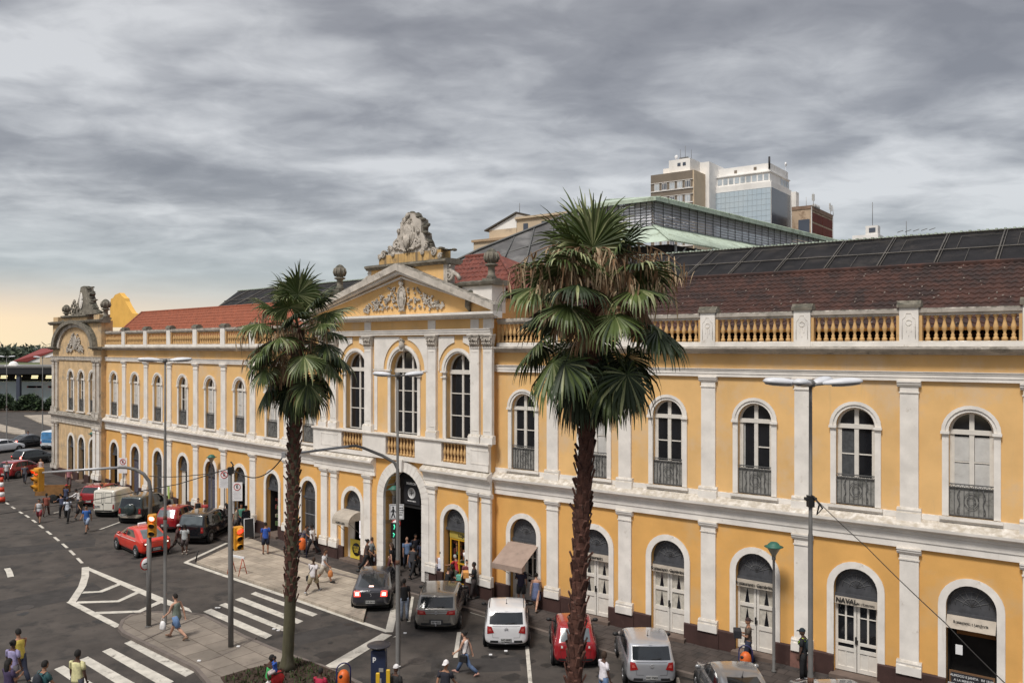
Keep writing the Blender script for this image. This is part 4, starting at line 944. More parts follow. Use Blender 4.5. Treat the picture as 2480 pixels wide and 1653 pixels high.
banner(FR, win_r[4], 2.50, 2.74, [('NAVAL', -.66, 2.63, .22, 'LEFT'), ('Bar e Restaurante', .32, 2.61, .08, 'CENTER')], .16, sh=.1)
banner(FR, win_r[5], 2.42, 2.76, [('Restaurante e Lancheria', .0, 2.62, .10, 'CENTER'), ('Aberto das 9h as 20h', .05, 2.52, .07, 'CENTER')], .16, tilt=.25)
def awning(fr, s, z1, z0, dep, half, m, lines=None, curved=False, flap=.22, name='awning'):
    b = MB(); n = 6
    pr = []
    for k in range(n + 1):
        f = k / n
        if curved: a = f * math.pi / 2; pr.append((dep * math.sin(a), z1 - (z1 - z0) * (1 - math.cos(a))))
        else: pr.append((dep * f, z1 + (z0 - z1) * f))
    v = [(-half, -p[0], p[1]) for p in pr] + [(half, -p[0], p[1]) for p in pr]; m_ = n + 1
    b.add(v, [(k, k + 1, m_ + k + 1, m_ + k) for k in range(n)]); b.add([(x, y, z - .02) for x, y, z in v], [(k, k + m_, m_ + k + 1, k + 1) for k in range(n)])
    if curved:
        for sg in (0, 1): b.add([v[sg * m_ + k] for k in range(m_)] + [(v[sg * m_][0], 0, z0)], [list(range(m_ + 1))])
    b.box(-half, half, -dep - .012, -dep, z0 - flap, z0 + .01)
    if not curved:
        for sg in (-1, 1): b.add([(sg * half, -dep, z0), (sg * half, -dep, z0 - flap), (sg * half, -dep + .25, z0 - flap + .08), (sg * half, -dep + .25, z0 + (z1 - z0) * .25 / dep)], [(0, 1, 2, 3)])
    o = b.build(name, m, MK, fr.w(s), fr.rz, fix=False)
    a = MB()
    for sg in (-1, 1): a.tube([(sg * (half - .03), 0, z0 - .75), (sg * (half - .03), -dep, z0 - .02)], .014, 5)
    a.build('awning_arm', m_steel, o)
    for (t, x, z, sz) in (lines or []): text(t, sz, 'lettering', m_black, o, (x, -dep - .018, z), (R(90), 0, 0))
    return o
awning(FR, win_r[0], 2.70, 1.98, 1.25, .80, m_canvas, name='awning')
awning(FC, dl, 2.75, 2.30, .80, .70, m_canvas2, [('ALERE LUZA', 0, 2.19, .14)], curved=True)
door(FC, dl, 'leaf'); door(FC, dr, 'bright')
# yellow shop front in the right-hand door of the central block
b = MB(); b.box(-.55, LW, .22, .26, 2.35, 2.72); o = b.build('shop_fascia', mat('fascia_yellow', (0.42, 0.32, 0.06), .6), MK, FC.w(dr), FC.rz)
text('LOJA', .2, 'lettering', m_black, o, (.25, .21, 2.52), (R(90), 0, 0))
b = MB(); my = mat('joinery_yellow', (0.60, 0.33, 0.015), .6, .1)
for x in (-.50, .05, .62): b.box(x - .035, x + .035, .23, .29, .2, 2.36)
for z in (.25, 1.2, 2.3): b.box(-.5, .62, .235, .285, z - .03, z + .03)
o = b.build('shop_front', my, MK, FC.w(dr), FC.rz)
b = MB(); rr = random.Random(2)
for i in range(16): x = rr.uniform(-.42, .5); z = rr.choice((.6, 1.35, 1.7, 2.0)); b.box(x, x + .09, .35, .42, z, z + rr.uniform(.1, .25))
b.build('goods', mat('goods_brown', (0.25, 0.11, 0.05), .8), o); b = MB(); b.lathe([(.1, 0), (.12, .2), (.06, .22)], .42, .3, 1.55, 10); b.build('goods_white', m_white, o)
# yellow round-logo board inside the left-hand door, lit strip beside it
b = MB(); b.box(-.33, .64, .10, .14, .18, 1.18); o = b.build('sign_board', mat('board_yellow', (0.66, 0.50, 0.06), .6), MK, FC.w(dl), FC.rz)
b = MB(); b.lathe([(.34, 0), (.34, .015)], 0, 0, 0, 28); d_ = b.build('disc', m_black, o, (.2, .085, .68)); d_.rotation_euler = (R(90), 0, 0); d_.location.y = .10
for t, z in (('PAO DE', .80), ('QUEIJO', .68), ('CAFE', .56)): text(t, .13, 'lettering', MATS['board_yellow'], o, (.2, .078, z), (R(90), 0, 0))
b = MB(); b.box(.38, .54, .15, .2, 1.3, 2.3); part(b, 'lit_panel', mat('panel_lit', (0.8, 0.75, 0.75), .5, var=.4, vscale=9, emit=(0.9, 0.85, 0.9), estr=.9), FC, loc=FC.w(dl))
# menu board and notice in the open door on the right
b = MB(); b.box(-.62, .66, -.02, .03, .28, 1.02); o = b.build('menu_board', mat('board_wood', (0.16, 0.085, 0.04), .7), MK, FR.w(win_r[5]), FR.rz)
b = MB(); b.box(-.56, .60, -.03, -.018, .33, .97); b.build('slate', mat('slate_black', (0.02, 0.02, 0.025), .8, .4, 6), o)
for i, t in enumerate(('ALMOCO E JANTA   R$ 18,00', 'A LA MINUTA   R$ 15,00', 'FEIJOADA COMPLETA   R$ 22,00', 'PEIXE FRITO   R$ 20,00')): text(t, .095, 'chalk_lettering', mat('chalk', (0.55, 0.55, 0.55), .9), o, (.02, -.034, .88 - i * .14), (R(90), 0, 0))
b = MB(); b.box(-.44, -.24, .0, .01, 1.55, 1.86); part(b, 'paper_notice', m_white, FR, loc=FR.w(win_r[5]))
b = MB(); b.box(-.5, .6, .7, .74, 2.0, 2.2); part(b, 'warm_shelf', mat('shelf_amber', (0.25, 0.10, 0.02), .7), FR, loc=FR.w(win_r[5]))
kinds = ['open', 'roller', 'grille', 'leaf', 'roller', 'open', 'bright', 'grille']
for i, c in enumerate(win_l): door(FL, c, kinds[i])
b = MB(); b.box(-.6, -.3, -.3, -.27, .0, 1.5); part(b, 'green_banner', mat('poster_green', (0.42, 0.55, 0.16), .8), FL, loc=FL.w(win_l[3] - 1.2))
# roof of the centre block
tile_roof('roof', FC, LC - 6.2, FC.s_at(1256, -1.4), 1.4, 14.0, 4.8, 16.2, 8, m_tile_red if False else mat('clay_tile_mid', (0.17, 0.05, 0.035), .9, .35, 3, dirt=(0.08, 0.035, 0.03), dscale=1.5, dthr=.55, bump=.3), hipR=FC.s_at(1256, -1.4) - FC.s_at(1206, -4.8), tw=.3)
w = MB(); w.box(.5, LC - .3, .8, 9.2, 12.0, 13.6); part(w, 'roof_core', m_wall_up, FC)
skylight(FC, .5, LC - 7.0, 6.1, 14.5, 9.4, 16.1, 2.4)
# ================= corner pavilion
FT = Frame(FL.w(-10.8).to_2d(), FL.w(.35).to_2d(), .38); LT = FT.L
S = FT.s_at
tw = [S(x) for x in (172.6, 198, 225)]
w = MB(); wallpanel(w, 0, LT, 0, ZS, [(c, .66, .1, LSPR) for c in tw]); wallpanel(w, 0, LT, ZS, 13.35, [(c, .60, USILL, USPR + .1) for c in tw])
for s in (0, LT): w.quad((s, 0, 0), (s, 8, 0), (s, 8, 11.3), (s, 0, 11.3)); w.quad((s, 0, 11.3), (s, .9, 11.3), (s, .9, 13.5), (s, 0, 13.5))
w.quad((0, 8, 0), (LT, 8, 0), (LT, 8, 11.3), (0, 8, 11.3)); w.quad((0, .9, 11.3), (LT, .9, 11.3), (LT, .9, 13.5), (0, .9, 13.5)); w.quad((0, .9, 11.3), (LT, .9, 11.3), (LT, 8, 11.3), (0, 8, 11.3)); part(w, 'tower_wall', m_wall_old, FT)
w = MB(); w.mould([(0, 0), (.1, 0), (.1, .7), (0, .74)], 0, tw[0] - .66); w.mould([(0, 0), (.1, 0), (.1, .7), (0, .74)], tw[0] + .66, tw[1] - .66); w.mould([(0, 0), (.1, 0), (.1, .7), (0, .74)], tw[1] + .66, tw[2] - .66); w.mould([(0, 0), (.1, 0), (.1, .7), (0, .74)], tw[2] + .66, LT); part(w, 'plinth', m_plinth, FT)
for c in tw:
    o = dup(PW['glass'], None, FT.w(c), FT.rz); o.scale = (.95, 1, 1.0)
    o = dup(PD['open'], None, FT.w(c), FT.rz); o.scale = (.93, 1, 1.0)
for s in (.38, 1.25, LT - 1.2, LT - .36):
    pilaster(FT, s, .54, 6.05, ZA, m=m_trim_dirty, out=.14); pilaster(FT, s, .56, 1.02, ZS0, m=m_trim if s > 2 else m_trim_dirty, out=.14)
w = MB(); stringcourse(w, -.1, LT + .1); part(w, 'string_course', m_trim_dirty, FT)
w = MB(); entab(w, -.1, LT + .1); part(w, 'architrave', m_trim_dirty, FT)
w = MB(); cornice(w, -.35, 1.6); cornice(w, LT - 1.6, LT + .35); part(w, 'cornice', m_trim_black, FT)
w = MB(); tc = LT / 2; w.band(4.25, 4.85, 11.25, 11.3, -.42, 0.0, 26, rs=.48); w.v = [(p[0] + tc, p[1], max(p[2], 11.2)) for p in w.v]; part(w, 'arched_pediment', m_trim_black, FT)
w = MB(); w.band(3.7, 4.3, 11.25, 11.3, -.16, 0.0, 26, rs=.47); w.v = [(p[0] + tc, p[1], max(p[2], 11.2)) for p in w.v]; part(w, 'arched_moulding', m_trim_dirty, FT)
w = MB(); oval(w, tc, 11.75, .45, .6, -.08); 
for sg in (-1, 1): relief_spray(w, tc, 11.0, sg, 1.5, 1.4, -.06, 31 + sg, n=60, r0=.075, zmin=10.7)
part(w, 'crest_relief', m_trim_dirty, FT)
w = MB(); w.mould([(0, 13.3), (.12, 13.3), (.3, 13.42), (.34, 13.55), (0, 13.62), (-.6, 13.62), (-.6, 13.3)], -.35, LT + .35); w.mould([(0, 13.85), (.12, 13.85), (.26, 13.95), (.26, 14.05), (0, 14.1), (-.6, 14.1), (-.6, 13.85)], tc - 2.9, tc + 2.9); part(w, 'tower_cornice', m_trim_black, FT)
w = MB(); w.box(tc - 2.7, tc + 2.7, -.05, .6, 13.5, 13.9); w.box(tc - 5.3, tc - 4.1, -.05, .8, 13.5, 14.0); w.box(tc + 4.1, tc + 5.3, -.05, .8, 13.5, 14.0); part(w, 'tower_attic', m_wall_old, FT)
zz = lambda x, y: FT.sz(100 + x * .1403, 680 + y * .1403)
outl = [(530, 600), (560, 510), (610, 470), (640, 400), (655, 330), (680, 240), (700, 110), (720, 100), (820, 105), (830, 160), (865, 215), (850, 260), (880, 335), (870, 360), (895, 420), (920, 460), (910, 490), (965, 510), (985, 560), (990, 610)]
poly = [zz(*p) for p in outl]; poly = [(s, max(z, 14.05)) for s, z in poly]; poly[0] = (poly[0][0], 14.05); poly[-1] = (poly[-1][0], 14.05)
w = MB(); w.prism(poly, -.1, .35); rr = random.Random(8)
for i in range(len(poly) - 1):
    a, c = Vector(poly[i]), Vector(poly[i + 1])
    for k in range(max(1, int((c - a).length / .22))):
        p = a.lerp(c, rr.random()); w.ball((p.x, rr.uniform(-.05, .4), p.y), rr.uniform(.08, .15), 6, sc=(1.2, 1.5, .6))
for i in range(26): 
    f = rr.random(); w.ball((tc + rr.uniform(-1.5, 1.7) * (1 - f), -.12, 14.1 + f * 1.2), rr.uniform(.1, .2), 6, sc=(1, .5, 1))
part(w, 'crest', m_trim_black, FT)
w = MB(); s_, z_2 = zz(715, 340); oval(w, s_, z_2, .35, .65, -.12); part(w, 'crest_shield', m_trim, FT)
for x in (161, 256): urn(FT, FT.s_at(x, -.35), 13.6, 1.0 if x < 200 else 1.1, out=-.35)
# far gable of the corner pavilion, seen from behind
zz = lambda x, y: FL.sz(100 + x * .1403, 680 + y * .1403, -9.4)
outl = [(1190, 800), (1185, 440), (1200, 310), (1240, 290), (1270, 240), (1350, 205), (1390, 260), (1440, 300), (1450, 350), (1490, 430), (1520, 480), (1560, 545), (1590, 560), (1610, 640), (1600, 800)]
poly = [zz(*p) for p in outl]
w = MB(); w.prism([(s, z) for s, z in poly], 9.4, 9.9); part(w, 'rear_gable', mat('gable_yellow', (0.80, 0.46, 0.10), .9, .1, 1, streak=((0.45, 0.2, 0.1), .62, .4)), FL)
# ================= raised roofs over the courtyard
K = Vector((8.35, 49.0)); hd = Vector((.68, .735)).normalized(); ld = Vector((-.80, .60)).normalized(); ZTT, ZLB = 20.15, 18.55
def W3(a, b_, z): p = K + hd * a + ld * b_; return (p.x, p.y, z)
b = MB(); La, Lb = 30, 3.4
for i in range(30):                                            # louvred sides, one bay at a time
    a = La * i / 30; a2 = La * (i + 1) / 30
    for j in range(9):
        z = ZLB + j * (ZTT - ZLB) / 9; z2 = z + (ZTT - ZLB) / 9; b.add([W3(a, -.06, z), W3(a2, -.06, z), W3(a2, .03, z2), W3(a, .03, z2)], [(0, 1, 2, 3)])
for i in range(9):
    a = Lb * i / 9; a2 = Lb * (i + 1) / 9
    for j in range(9):
        z = ZLB + j * (ZTT - ZLB) / 9; z2 = z + (ZTT - ZLB) / 9; b.add([W3(-.06, a, z), W3(-.06, a2, z), W3(.03, a2, z2), W3(.03, a, z2)], [(0, 1, 2, 3)])
b.build('louvred_clerestory', m_louver, MK, fix=False)
b = MB()
for i in range(31): a = La * i / 30; b.tube([W3(a, -.09, ZLB), W3(a, -.09, ZTT)], .022, 4)
for i in range(10): a = Lb * i / 9; b.tube([W3(-.09, a, ZLB), W3(-.09, a, ZTT)], .022, 4)
b.build('clerestory_frame', mat('steel_dark', (0.06, 0.06, 0.065), .7), MK)
b = MB()                                                       # green upper roof with ribs and eaves
ridge = 21.2; e = .5
def roofq(p, q, r_, s_): b.add([p, q, r_, s_], [(0, 1, 2, 3)])
roofq(W3(-e, -e, ZTT), W3(La, -e, ZTT), W3(La, 6, ridge), W3(4, 6, ridge)); b.add([W3(-e, -e, ZTT), W3(4, 6, ridge), W3(-e, Lb + e, ZTT)], [(0, 1, 2)])
roofq(W3(-e, -e, ZTT - .22), W3(La, -e, ZTT - .22), W3(La, -e, ZTT), W3(-e, -e, ZTT)); roofq(W3(-e, -e, ZTT - .22), W3(-e, Lb + e, ZTT - .22), W3(-e, Lb + e, ZTT), W3(-e, -e, ZTT))
for i in range(100): a = La * i / 100; b.box(0, 0, 0, 0, 0, 0) if False else b.tube([W3(a, -e, ZTT + .05), W3(max(a, 4), 6, ridge + .04)], .05, 4)
b.build('green_roof', m_green, MK, fix=False)
b = MB(); ov = 2.6; zl = 17.2                                   # lower green skirt roof
v = [W3(0, 0, ZLB), W3(La, 0, ZLB), W3(La, -ov, zl), W3(-ov, -ov, zl)]; b.add(v, [(0, 1, 2, 3)]); b.add([W3(0, 0, ZLB), W3(0, Lb, ZLB), W3(-ov, Lb, zl), W3(-ov, -ov, zl)], [(0, 1, 2, 3)])
n = 150
for i in range(n): a = -ov + (La + ov) * i / n; b.tube([W3(a, -ov - .05, zl + .04), W3(max(a, 0), 0 if a > 0 else a, ZLB + .04) if a > 0 else W3(0, 0, ZLB + .04)], .055, 4)
b.build('green_skirt_roof', m_green, MK, fix=False)
b = MB(); b.add([W3(-ov + .6, -ov + .4, zl - .1), W3(La, -ov + .4, zl - .1), W3(La, -ov + .4, 13), W3(-ov + .6, -ov + .4, 13)], [(0, 1, 2, 3)]); b.add([W3(-ov + .6, -ov + .4, zl - .1), W3(-ov + .6, Lb + 4, zl - .1), W3(-ov + .6, Lb + 4, 13), W3(-ov + .6, -ov + .4, 13)], [(0, 1, 2, 3)]); b.build('hall_side', m_inside, MK, fix=False)
b = MB()
for i in range(14): a = -ov + 1 + i * 2.2; b.box(0, 0, 0, 0, 0, 0) if False else b.tube([W3(a, -ov + .2, zl - .1), W3(a, -ov + .2, 15.5)], .08, 4); b.tube([W3(a, -ov + .2, 16.2), W3(a + 1.1, -ov + .2, zl - .2)], .05, 4)
b.build('hall_truss', mat('truss_grey', (0.40, 0.41, 0.40), .6), MK)
# big dark glazed hip roof left of the clerestory
hp = [at(1097, 636, 52), at(1160, 606, 53), at(1381, 517, 58), at(1500, 500, 58), at(1500, 690, 44), at(1400, 700, 44), at(1250, 690, 46), at(1097, 690, 48)]
b = MB(); b.add([tuple(p) for p in hp], [(0, 1, 2, 3, 4, 5, 6, 7)])
b.add([tuple(hp[i]) for i in (0, 1, 2, 3)] + [tuple(hp[i] + Vector((2, 12, -6))) for i in (3, 2, 1, 0)], [(0, 1, 2, 3, 4, 5, 6, 7)])
o = b.build('glazed_hip_roof', mat('netting_grey', (0.075, 0.072, 0.07), .6, .4, .6, dirt=(0.16, 0.155, 0.15), dscale=.35, dthr=.5), MK, fix=False)
b = MB(); up = Vector((0, -.1, .05))
A_, B_, C_, D_ = hp[0], hp[2], hp[5], hp[7]
for t in (0.0, .16, .33, .5, .67, .84, 1.0):
    p = A_.lerp(B_, t); q = D_.lerp(C_, t) + Vector((-2.5, 0, 0)) * (1 - t); b.tube([p + up, q + up], .06, 4)
for t in (.33, .66): b.tube([A_.lerp(D_, t) + up, B_.lerp(C_, t) + up], .05, 4)
b.tube([hp[0] + up, hp[1] + up, hp[2] + up, hp[3] + up], .08, 4); b.build('glazing_bars', mat('bars_grey', (0.13, 0.13, 0.125), .7), o)
# ---------------------------------------------------------------- buildings behind the market
m_conc = mat('render_white', (0.84, 0.82, 0.79), .85, .12, .25, dirt=(0.62, 0.58, 0.52), dscale=.35, dthr=.58)
m_creamb = mat('render_cream', (0.60, 0.48, 0.34), .85, .12, .2, dirt=(0.35, 0.27, 0.2), dscale=.3, dthr=.58)
m_brownb = mat('render_brown', (0.20, 0.165, 0.13), .85, .12, .3)
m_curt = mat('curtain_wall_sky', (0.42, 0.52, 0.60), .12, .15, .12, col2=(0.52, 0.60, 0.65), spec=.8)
m_darkg = mat('curtain_wall_dark', (0.075, 0.09, 0.12), .2, .1, .2)
m_brick = mat('panel_brick_red', (0.17, 0.035, 0.022), .85, .2, .4)
m_winw = mat('window_pale', (0.45, 0.50, 0.54), .3, .3, .4)
def block(name, corner, D, xl, xr, ytop, label, cat='building', ang=0.0):
    """a building given by its nearest vertical edge, running back to the left and right"""
    c = at(corner, 840, D); lt = Vector((-.806, .592, 0)); rt = Vector((.592, .806, 0))
    if ang: M_ = Matrix.Rotation(ang, 3, 'Z'); lt = M_ @ lt; rt = M_ @ rt
    def ln(x, d): k = (x - 1240) / F; return (k * c.y - c.x) / (d.x - k * d.y)
    H = CAM_Z + (840 - ytop) * D / F; LLn = ln(xl, lt); RLn = ln(xr, rt)
    o = thing(name, label, cat, (c.x, c.y, 0), math.atan2(lt.y, lt.x))     # local x runs left, local y runs away to the ... right side
    return o, LLn, RLn, H
def bbox_(o, L_, Rn, z0, z1, m, name='wall', x0=0, y0=0):
    b = MB(); b.box(x0, L_, -Rn, -y0, z0, z1); return b.build(name, m, o)
# brown apartment block with white penthouse
o, L_, Rn, H = block('apartment_block', 1681, 200, 1577, 1740, 411, 'brown apartment block with rows of white windows and a white penthouse on its roof')
bbox_(o, L_, Rn, 0, H, m_creamb)
b = MB(); b.box(0.4, L_ + .05, .02, .12, 0, H - 3.1 + 3.1); fr_ = b.build('front', m_brownb, o)
sc_ = F / 150
for r in range(6):
    z = H - 3.2 - r * 3.5
    b = MB(); b.box(.2, L_ + .1, .1, .3, z - 1.15, z - .95); b.box(.2, L_ + .1, .1, .3, z + .95, z + 1.05); b.build('floor_band', m_conc, o)
    for i in range(5):
        x = .9 + i * (L_ - 1.2) / 5; b = MB(); b.box(x, x + (L_ - 1.2) / 5 * .66, .12, .2, z - .85, z + .75)
        w = b.build('window', m_winw if (i + r) % 3 else m_darkg, o); b = MB(); wd = (L_ - 1.2) / 5 * .66
        for t in (0, .33, .66, .95): b.box(x + wd * t, x + wd * t + .08, .2, .25, z - .85, z + .75)
        b.box(x, x + wd, .2, .25, z + .7, z + .8); b.box(x, x + wd, .2, .25, z - .9, z - .8); b.build('frame', m_conc, w)
b = MB(); zz0 = H; b.box(L_ * .0 + 1.5, L_ * .62, -Rn, -1.0, H, H + 3.3); b.box(L_ * .62, L_ * .78, -Rn, -1.6, H, H + 1.6); p = b.build('penthouse', m_conc, o)
b = MB(); b.box(-1.0, 3.6, -Rn - 2.5, -Rn * .45, H - 12, H + 3.1); b.build('stair_tower', m_conc, o)
b = MB(); b.box(2.6, 3.4, -1.0, -.93, H + 1.6, H + 2.4); b.box(4.0, 4.8, -1.0, -.93, H + 1.6, H + 2.4); b.build('window', m_darkg, o)
b = MB()
for x, h in ((3.2, 3.4), (4.5, 2.6), (1.6, 2.2)): b.tube([(x, -2, H + 3.3), (x, -2, H + 3.3 + h)], .05, 4)
for x in (2.4, 3.2, 4.0): b.box(x, x + .6, -2.2, -1.6, H + 3.3, H + 3.8)
b.build('aerial', m_steel, o); b = MB(); b.ball((5.6, -2, H + 4.2), .5, 8, sc=(1, .3, 1)); b.tube([(5.6, -2, H + 3.3), (5.6, -2, H + 4)], .06, 4); b.build('dish', m_white, o)
# glass office tower
o, L_, Rn, H = block('office_tower', 1868, 200, 1684, 1917, 438, 'white office tower with a pale blue glass front and a dark glazed side')
bbox_(o, L_, Rn, 0, H, m_conc)
zt = H - 1.5
b = MB(); b.box(.1, L_ - 1.2, .02, .1, 0, zt); g_ = b.build('glass_front', m_curt, o); b = MB()
for i in range(17): x = .1 + (L_ - 1.3) * i / 16; b.box(x - .03, x + .03, .1, .14, 0, zt)
for j in range(14): b.box(.1, L_ - 1.2, .1, .13, zt - j * 1.35 - .03, zt - j * 1.35 + .03)
b.build('mullions', mat('mullion_grey', (0.35, 0.40, 0.43), .5), g_)
b = MB(); b.box(-.1, -.02, -Rn + 1.2, -.1, 0, zt); b.build('dark_side', m_darkg, o)
b = MB(); b.box(.6, L_ * .86, -Rn, -.6, H, H + 2.4); tf = b.build('top_floor', m_conc, o)
b = MB()
for i in range(11): x = .9 + i * (L_ * .86 - .6) / 11; b.box(x, x + (L_ * .8) / 11 * .75, -.6, -.52, H + .5, H + 2.0)
for i in range(3): b.box(.52, .6, -Rn + .6 + i * 2.2, -Rn + 2.2 + i * 2.2, H + .5, H + 2.0)
b.build('glazing', m_winw, tf); b = MB(); b.box(.3, L_ * .88, -Rn, -.3, H + 2.4, H + 2.65); b.build('roof_slab', m_conc, o)
b = MB(); b.box(.9, L_ * .80, -Rn, -1.6, H + 2.65, H + 4.8); b.build('roof_house', m_creamb if False else m_conc, o)
b = MB(); b.box(4.2, 4.9, -1.6, -1.5, H + 3.5, H + 4.2); b.box(9.2, 9.9, -1.6, -1.5, H + 3.3, H + 4.0); b.build('window', m_brownb, o)
b = MB(); b.lathe([(.25, 0), (.25, 3)], .9, -1.2, H + 3.2, 8); b.build('flue', m_black, o)
b = MB(); b.ball((.5, -Rn + 3, H + 6.3), .55, 8, sc=(.5, 1, 1)); b.tube([(.5, -Rn + 3, H + 3.2), (.5, -Rn + 3, H + 6)], .06, 4); b.build('dish', m_white, o)
b = MB(); b.box(-1.2, 0, -Rn - 2.2, -Rn + .2, 0, H - .4); b.box(L_ - 4.5, L_ + .6, -4, .05, 0, H + .0); b.build('side_fin', m_conc, o)
# red panelled block with antennas
o, L_, Rn, H = block('apartment_block', 1964, 200, 1918, 2016, 500, 'brick red panelled block with mobile phone antennas on its roof')
bbox_(o, L_, Rn, 0, H, mat('render_peeling', (0.50, 0.38, 0.27), .9, .2, .3, dirt=(0.22, 0.14, 0.09), dscale=.4, dthr=.5)); b = MB()
b.box(-.15, -.02, -Rn - .2, .0, H - .8, H + .3); b.box(-.02, L_, -.0, .15, H - .5, H + .3); b.build('cornice', mat('cornice_rust', (0.26, 0.17, 0.12), .85, .3, .5), o)
for r in range(5):
    for i in range(2):
        y0 = -.4 - i * (Rn - .4) / 2; y1 = y0 - (Rn - .4) / 2 + .4; z1 = H - 1.3 - r * 2.6; b = MB(); b.box(-.10, -.02, y1, y0, z1 - 2.1, z1); b.build('panel', m_brick, o)
b = MB(); b.box(-.2, -.02, -Rn - .05, -Rn + .35, 0, H); b.box(-.2, -.02, -.3, 0, 0, H); b.build('pier', m_conc, o)
b = MB(); b.box(.3, 3.0, .01, .05, H - 6.5, H - 3.0); b.build('dark_patch', m_darkg, o)
b = MB()
for x, y, h in ((-.0, -2.0, 3.6), (.2, -Rn + 1, 3.4), (1.4, -1, 2.6), (-.3, -Rn + .3, 2.4)):
    b.tube([(x, y, H), (x, y, H + h)], .07, 5)
for x, y, h in ((-.2, -1.8, 2.6), (.3, -2.4, 2.8), (.0, -Rn + .6, 2.2), (.3, -Rn + 1.3, 2.6)): b.box(x - .15, x + .15, y - .12, y + .12, H + h - 1.0, H + h + .6)
for k in range(4): b.tube([(0, -2.5 - k * 1.1, H), (0, -2.5 - k * 1.1, H + .9)], .45, 10)
b.build('antenna', mat('antenna_grey', (0.45, 0.45, 0.44), .5), o)
# cream building behind the dark roof
o, L_, Rn, H = block('corner_building', 1243, 120, 1147, 1420, 578, 'cream stepped building with a white gable peeping over the dark glazed roof')
bbox_(o, L_, Rn, 0, H, m_creamb); b = MB(); b.box(-.25, L_ + .25, -Rn, .25, H, H + .35); b.build('cornice', mat('cornice_tan', (0.42, 0.30, 0.19), .8), o)
b = MB(); b.box(0.0, L_ * .68, -Rn, -.8, H + .35, H + 1.7); b.build('upper_wall', m_creamb, o)
b = MB(); b.box(-.1, L_ * .0 + 0, -Rn, -.5, H + .3, H + 4.2) if False else b.box(-9, 0, -Rn, -.9, H + .3, H + 2.9); b.build('wing_wall', m_creamb, o)
b = MB(); b.prism([(0.0, H + 1.7), (L_ * .7, H + 1.7), (0.0, H + 3.7)], -4, -.8); b.build('gable', m_conc, o); b = MB(); b.prism([(-.1, H + 3.8), (-.1, H + 4.0), (L_ * .78, H + 1.8), (L_ * .78, H + 1.6)], -4.2, -.5); b.build('verge', mat('verge_dark', (0.10, 0.09, 0.08), .8), o)
b = MB(); b.box(-9.2, .2, -Rn, -.6, H + 2.9, H + 3.2); b.build('parapet', m_creamb, o)
for i in range(2): b = MB(); b.box(-2 - i * 3.2, -1.2 - i * 3.2, -.9, -.82, H + 1.0, H + 2.2); b.build('window', m_darkg, o)
b = MB(); b.tube([(.3, -2, H + 3.5), (.3, -2, H + 5.5)], .05, 4); b.build('aerial', m_steel, o)
# small white roof house and low roof to the far right
o, L_, Rn, H = block('roof_house', 2127, 150, 2064, 2140, 566, 'small white roof house with aerials showing over the skylight')
bbox_(o, L_, Rn, 0, H, m_conc); b = MB(); b.box(.1, 2.2, -2, -.1, H, H + 1.6); b.build('hut', m_conc, o); b = MB(); b.tube([(1.2, -1, H + 1.6), (1.2, -1, H + 6)], .05, 4); b.tube([(-4.5, -1, H - 1), (-4.5, -1, H + 2)], .05, 4)
for k in range(5): b.tube([(-3 - k * 1.3, -1, H + .1), (-4 - k * 1.3, -1, H + .4)], .06, 4)
b.build('aerial', m_steel, o); b = MB(); b.box(.5, 1.6, -.12, -.02, H + .4, H + 1.2); b.build('window', m_darkg, o)
# ---------------------------------------------------------------- far left: station, shed, hedge, wood
D = 165.0
def atz(x, z, D): return Vector(((x - 1240) * D / F, D, z))
st = thing('station_building', 'low station building with a black canopy roof over a pale blue wall', 'station', (0, 0, 0))
zt = CAM_Z - (886 - 840) * D / F; zm = CAM_Z - (925 - 840) * D / F
X0, X1 = (-400 - 1240) * D / F, (330 - 1240) * D / F
b = MB(); b.box(X0, X1, D, D + 14, zt - 1.6, zt - .35); b.build('canopy', mat('canopy_black', (0.015, 0.016, 0.02), .6), st)
b = MB(); b.box(X0, X1, D - .1, D + 14.2, zt - .35, zt); b.build('canopy_edge', mat('canopy_edge', (0.17, 0.165, 0.16), .8), st)
b = MB(); b.box(X0, X1, D + 3.0, D + 13, 0, zm + .0); b.build('wall', mat('wall_pale_blue', (0.50, 0.60, 0.61), .8, .1, .2, dirt=(0.62, 0.58, 0.52), dscale=.1, dthr=.5), st)
b = MB(); b.box(X0, X1, D + 12, D + 12.4, zm, zt - 1.6); b.build('back_wall', m_black, st)
b = MB()
for x in (-60, 41): p = atz(x, 0, D); b.box(p.x - .35, p.x + .35, D + .3, D + 1, 0, zt - 1.6); 
b.build('column', mat('column_blue_black', (0.05, 0.06, 0.09), .7), st)
lit = mat('strip_lamp', (0.9, .75, .4), .5, emit=(1.0, .80, .42), estr=1.6)
for x in (-20, 16, 56, 92, 128):
    for dz, dx in ((0, 0), (-.36, -1)):
        p = atz(x + dx, CAM_Z - (912 - 840) * D / F + dz, D); b = MB(); b.box(p.x - .65, p.x + .65, D + 4, D + 4.1, p.z - .11, p.z + .11); b.build('strip_lamp', lit, st)
p = atz(80, CAM_Z - (904 - 840) * D / F, D); b = MB(); b.prism([(p.x - 1.3, p.z), (p.x + 1.3, p.z), (p.x, p.z + .5)], D + 5, D + 5.2); b.build('lit_gable', lit, st)
for x in (18, 132): p = atz(x, zt, D); b = MB(); b.ball((p.x, D + 2, zt + .1), 1.0, 10, sc=(.9, .9, .85)); b.box(p.x - 1.2, p.x + 1.2, D + 1, D + 3, zt, zt + .15); b.build('roof_dome', m_conc, st)
rr = random.Random(4)
b = MB()
for i in range(10): x = rr.uniform(45, 120); p = atz(x, CAM_Z - (938 - 840) * D / F, D); b.box(p.x - .5, p.x + .4, D + 2.95, D + 3.0, p.z - .2, p.z + .2)
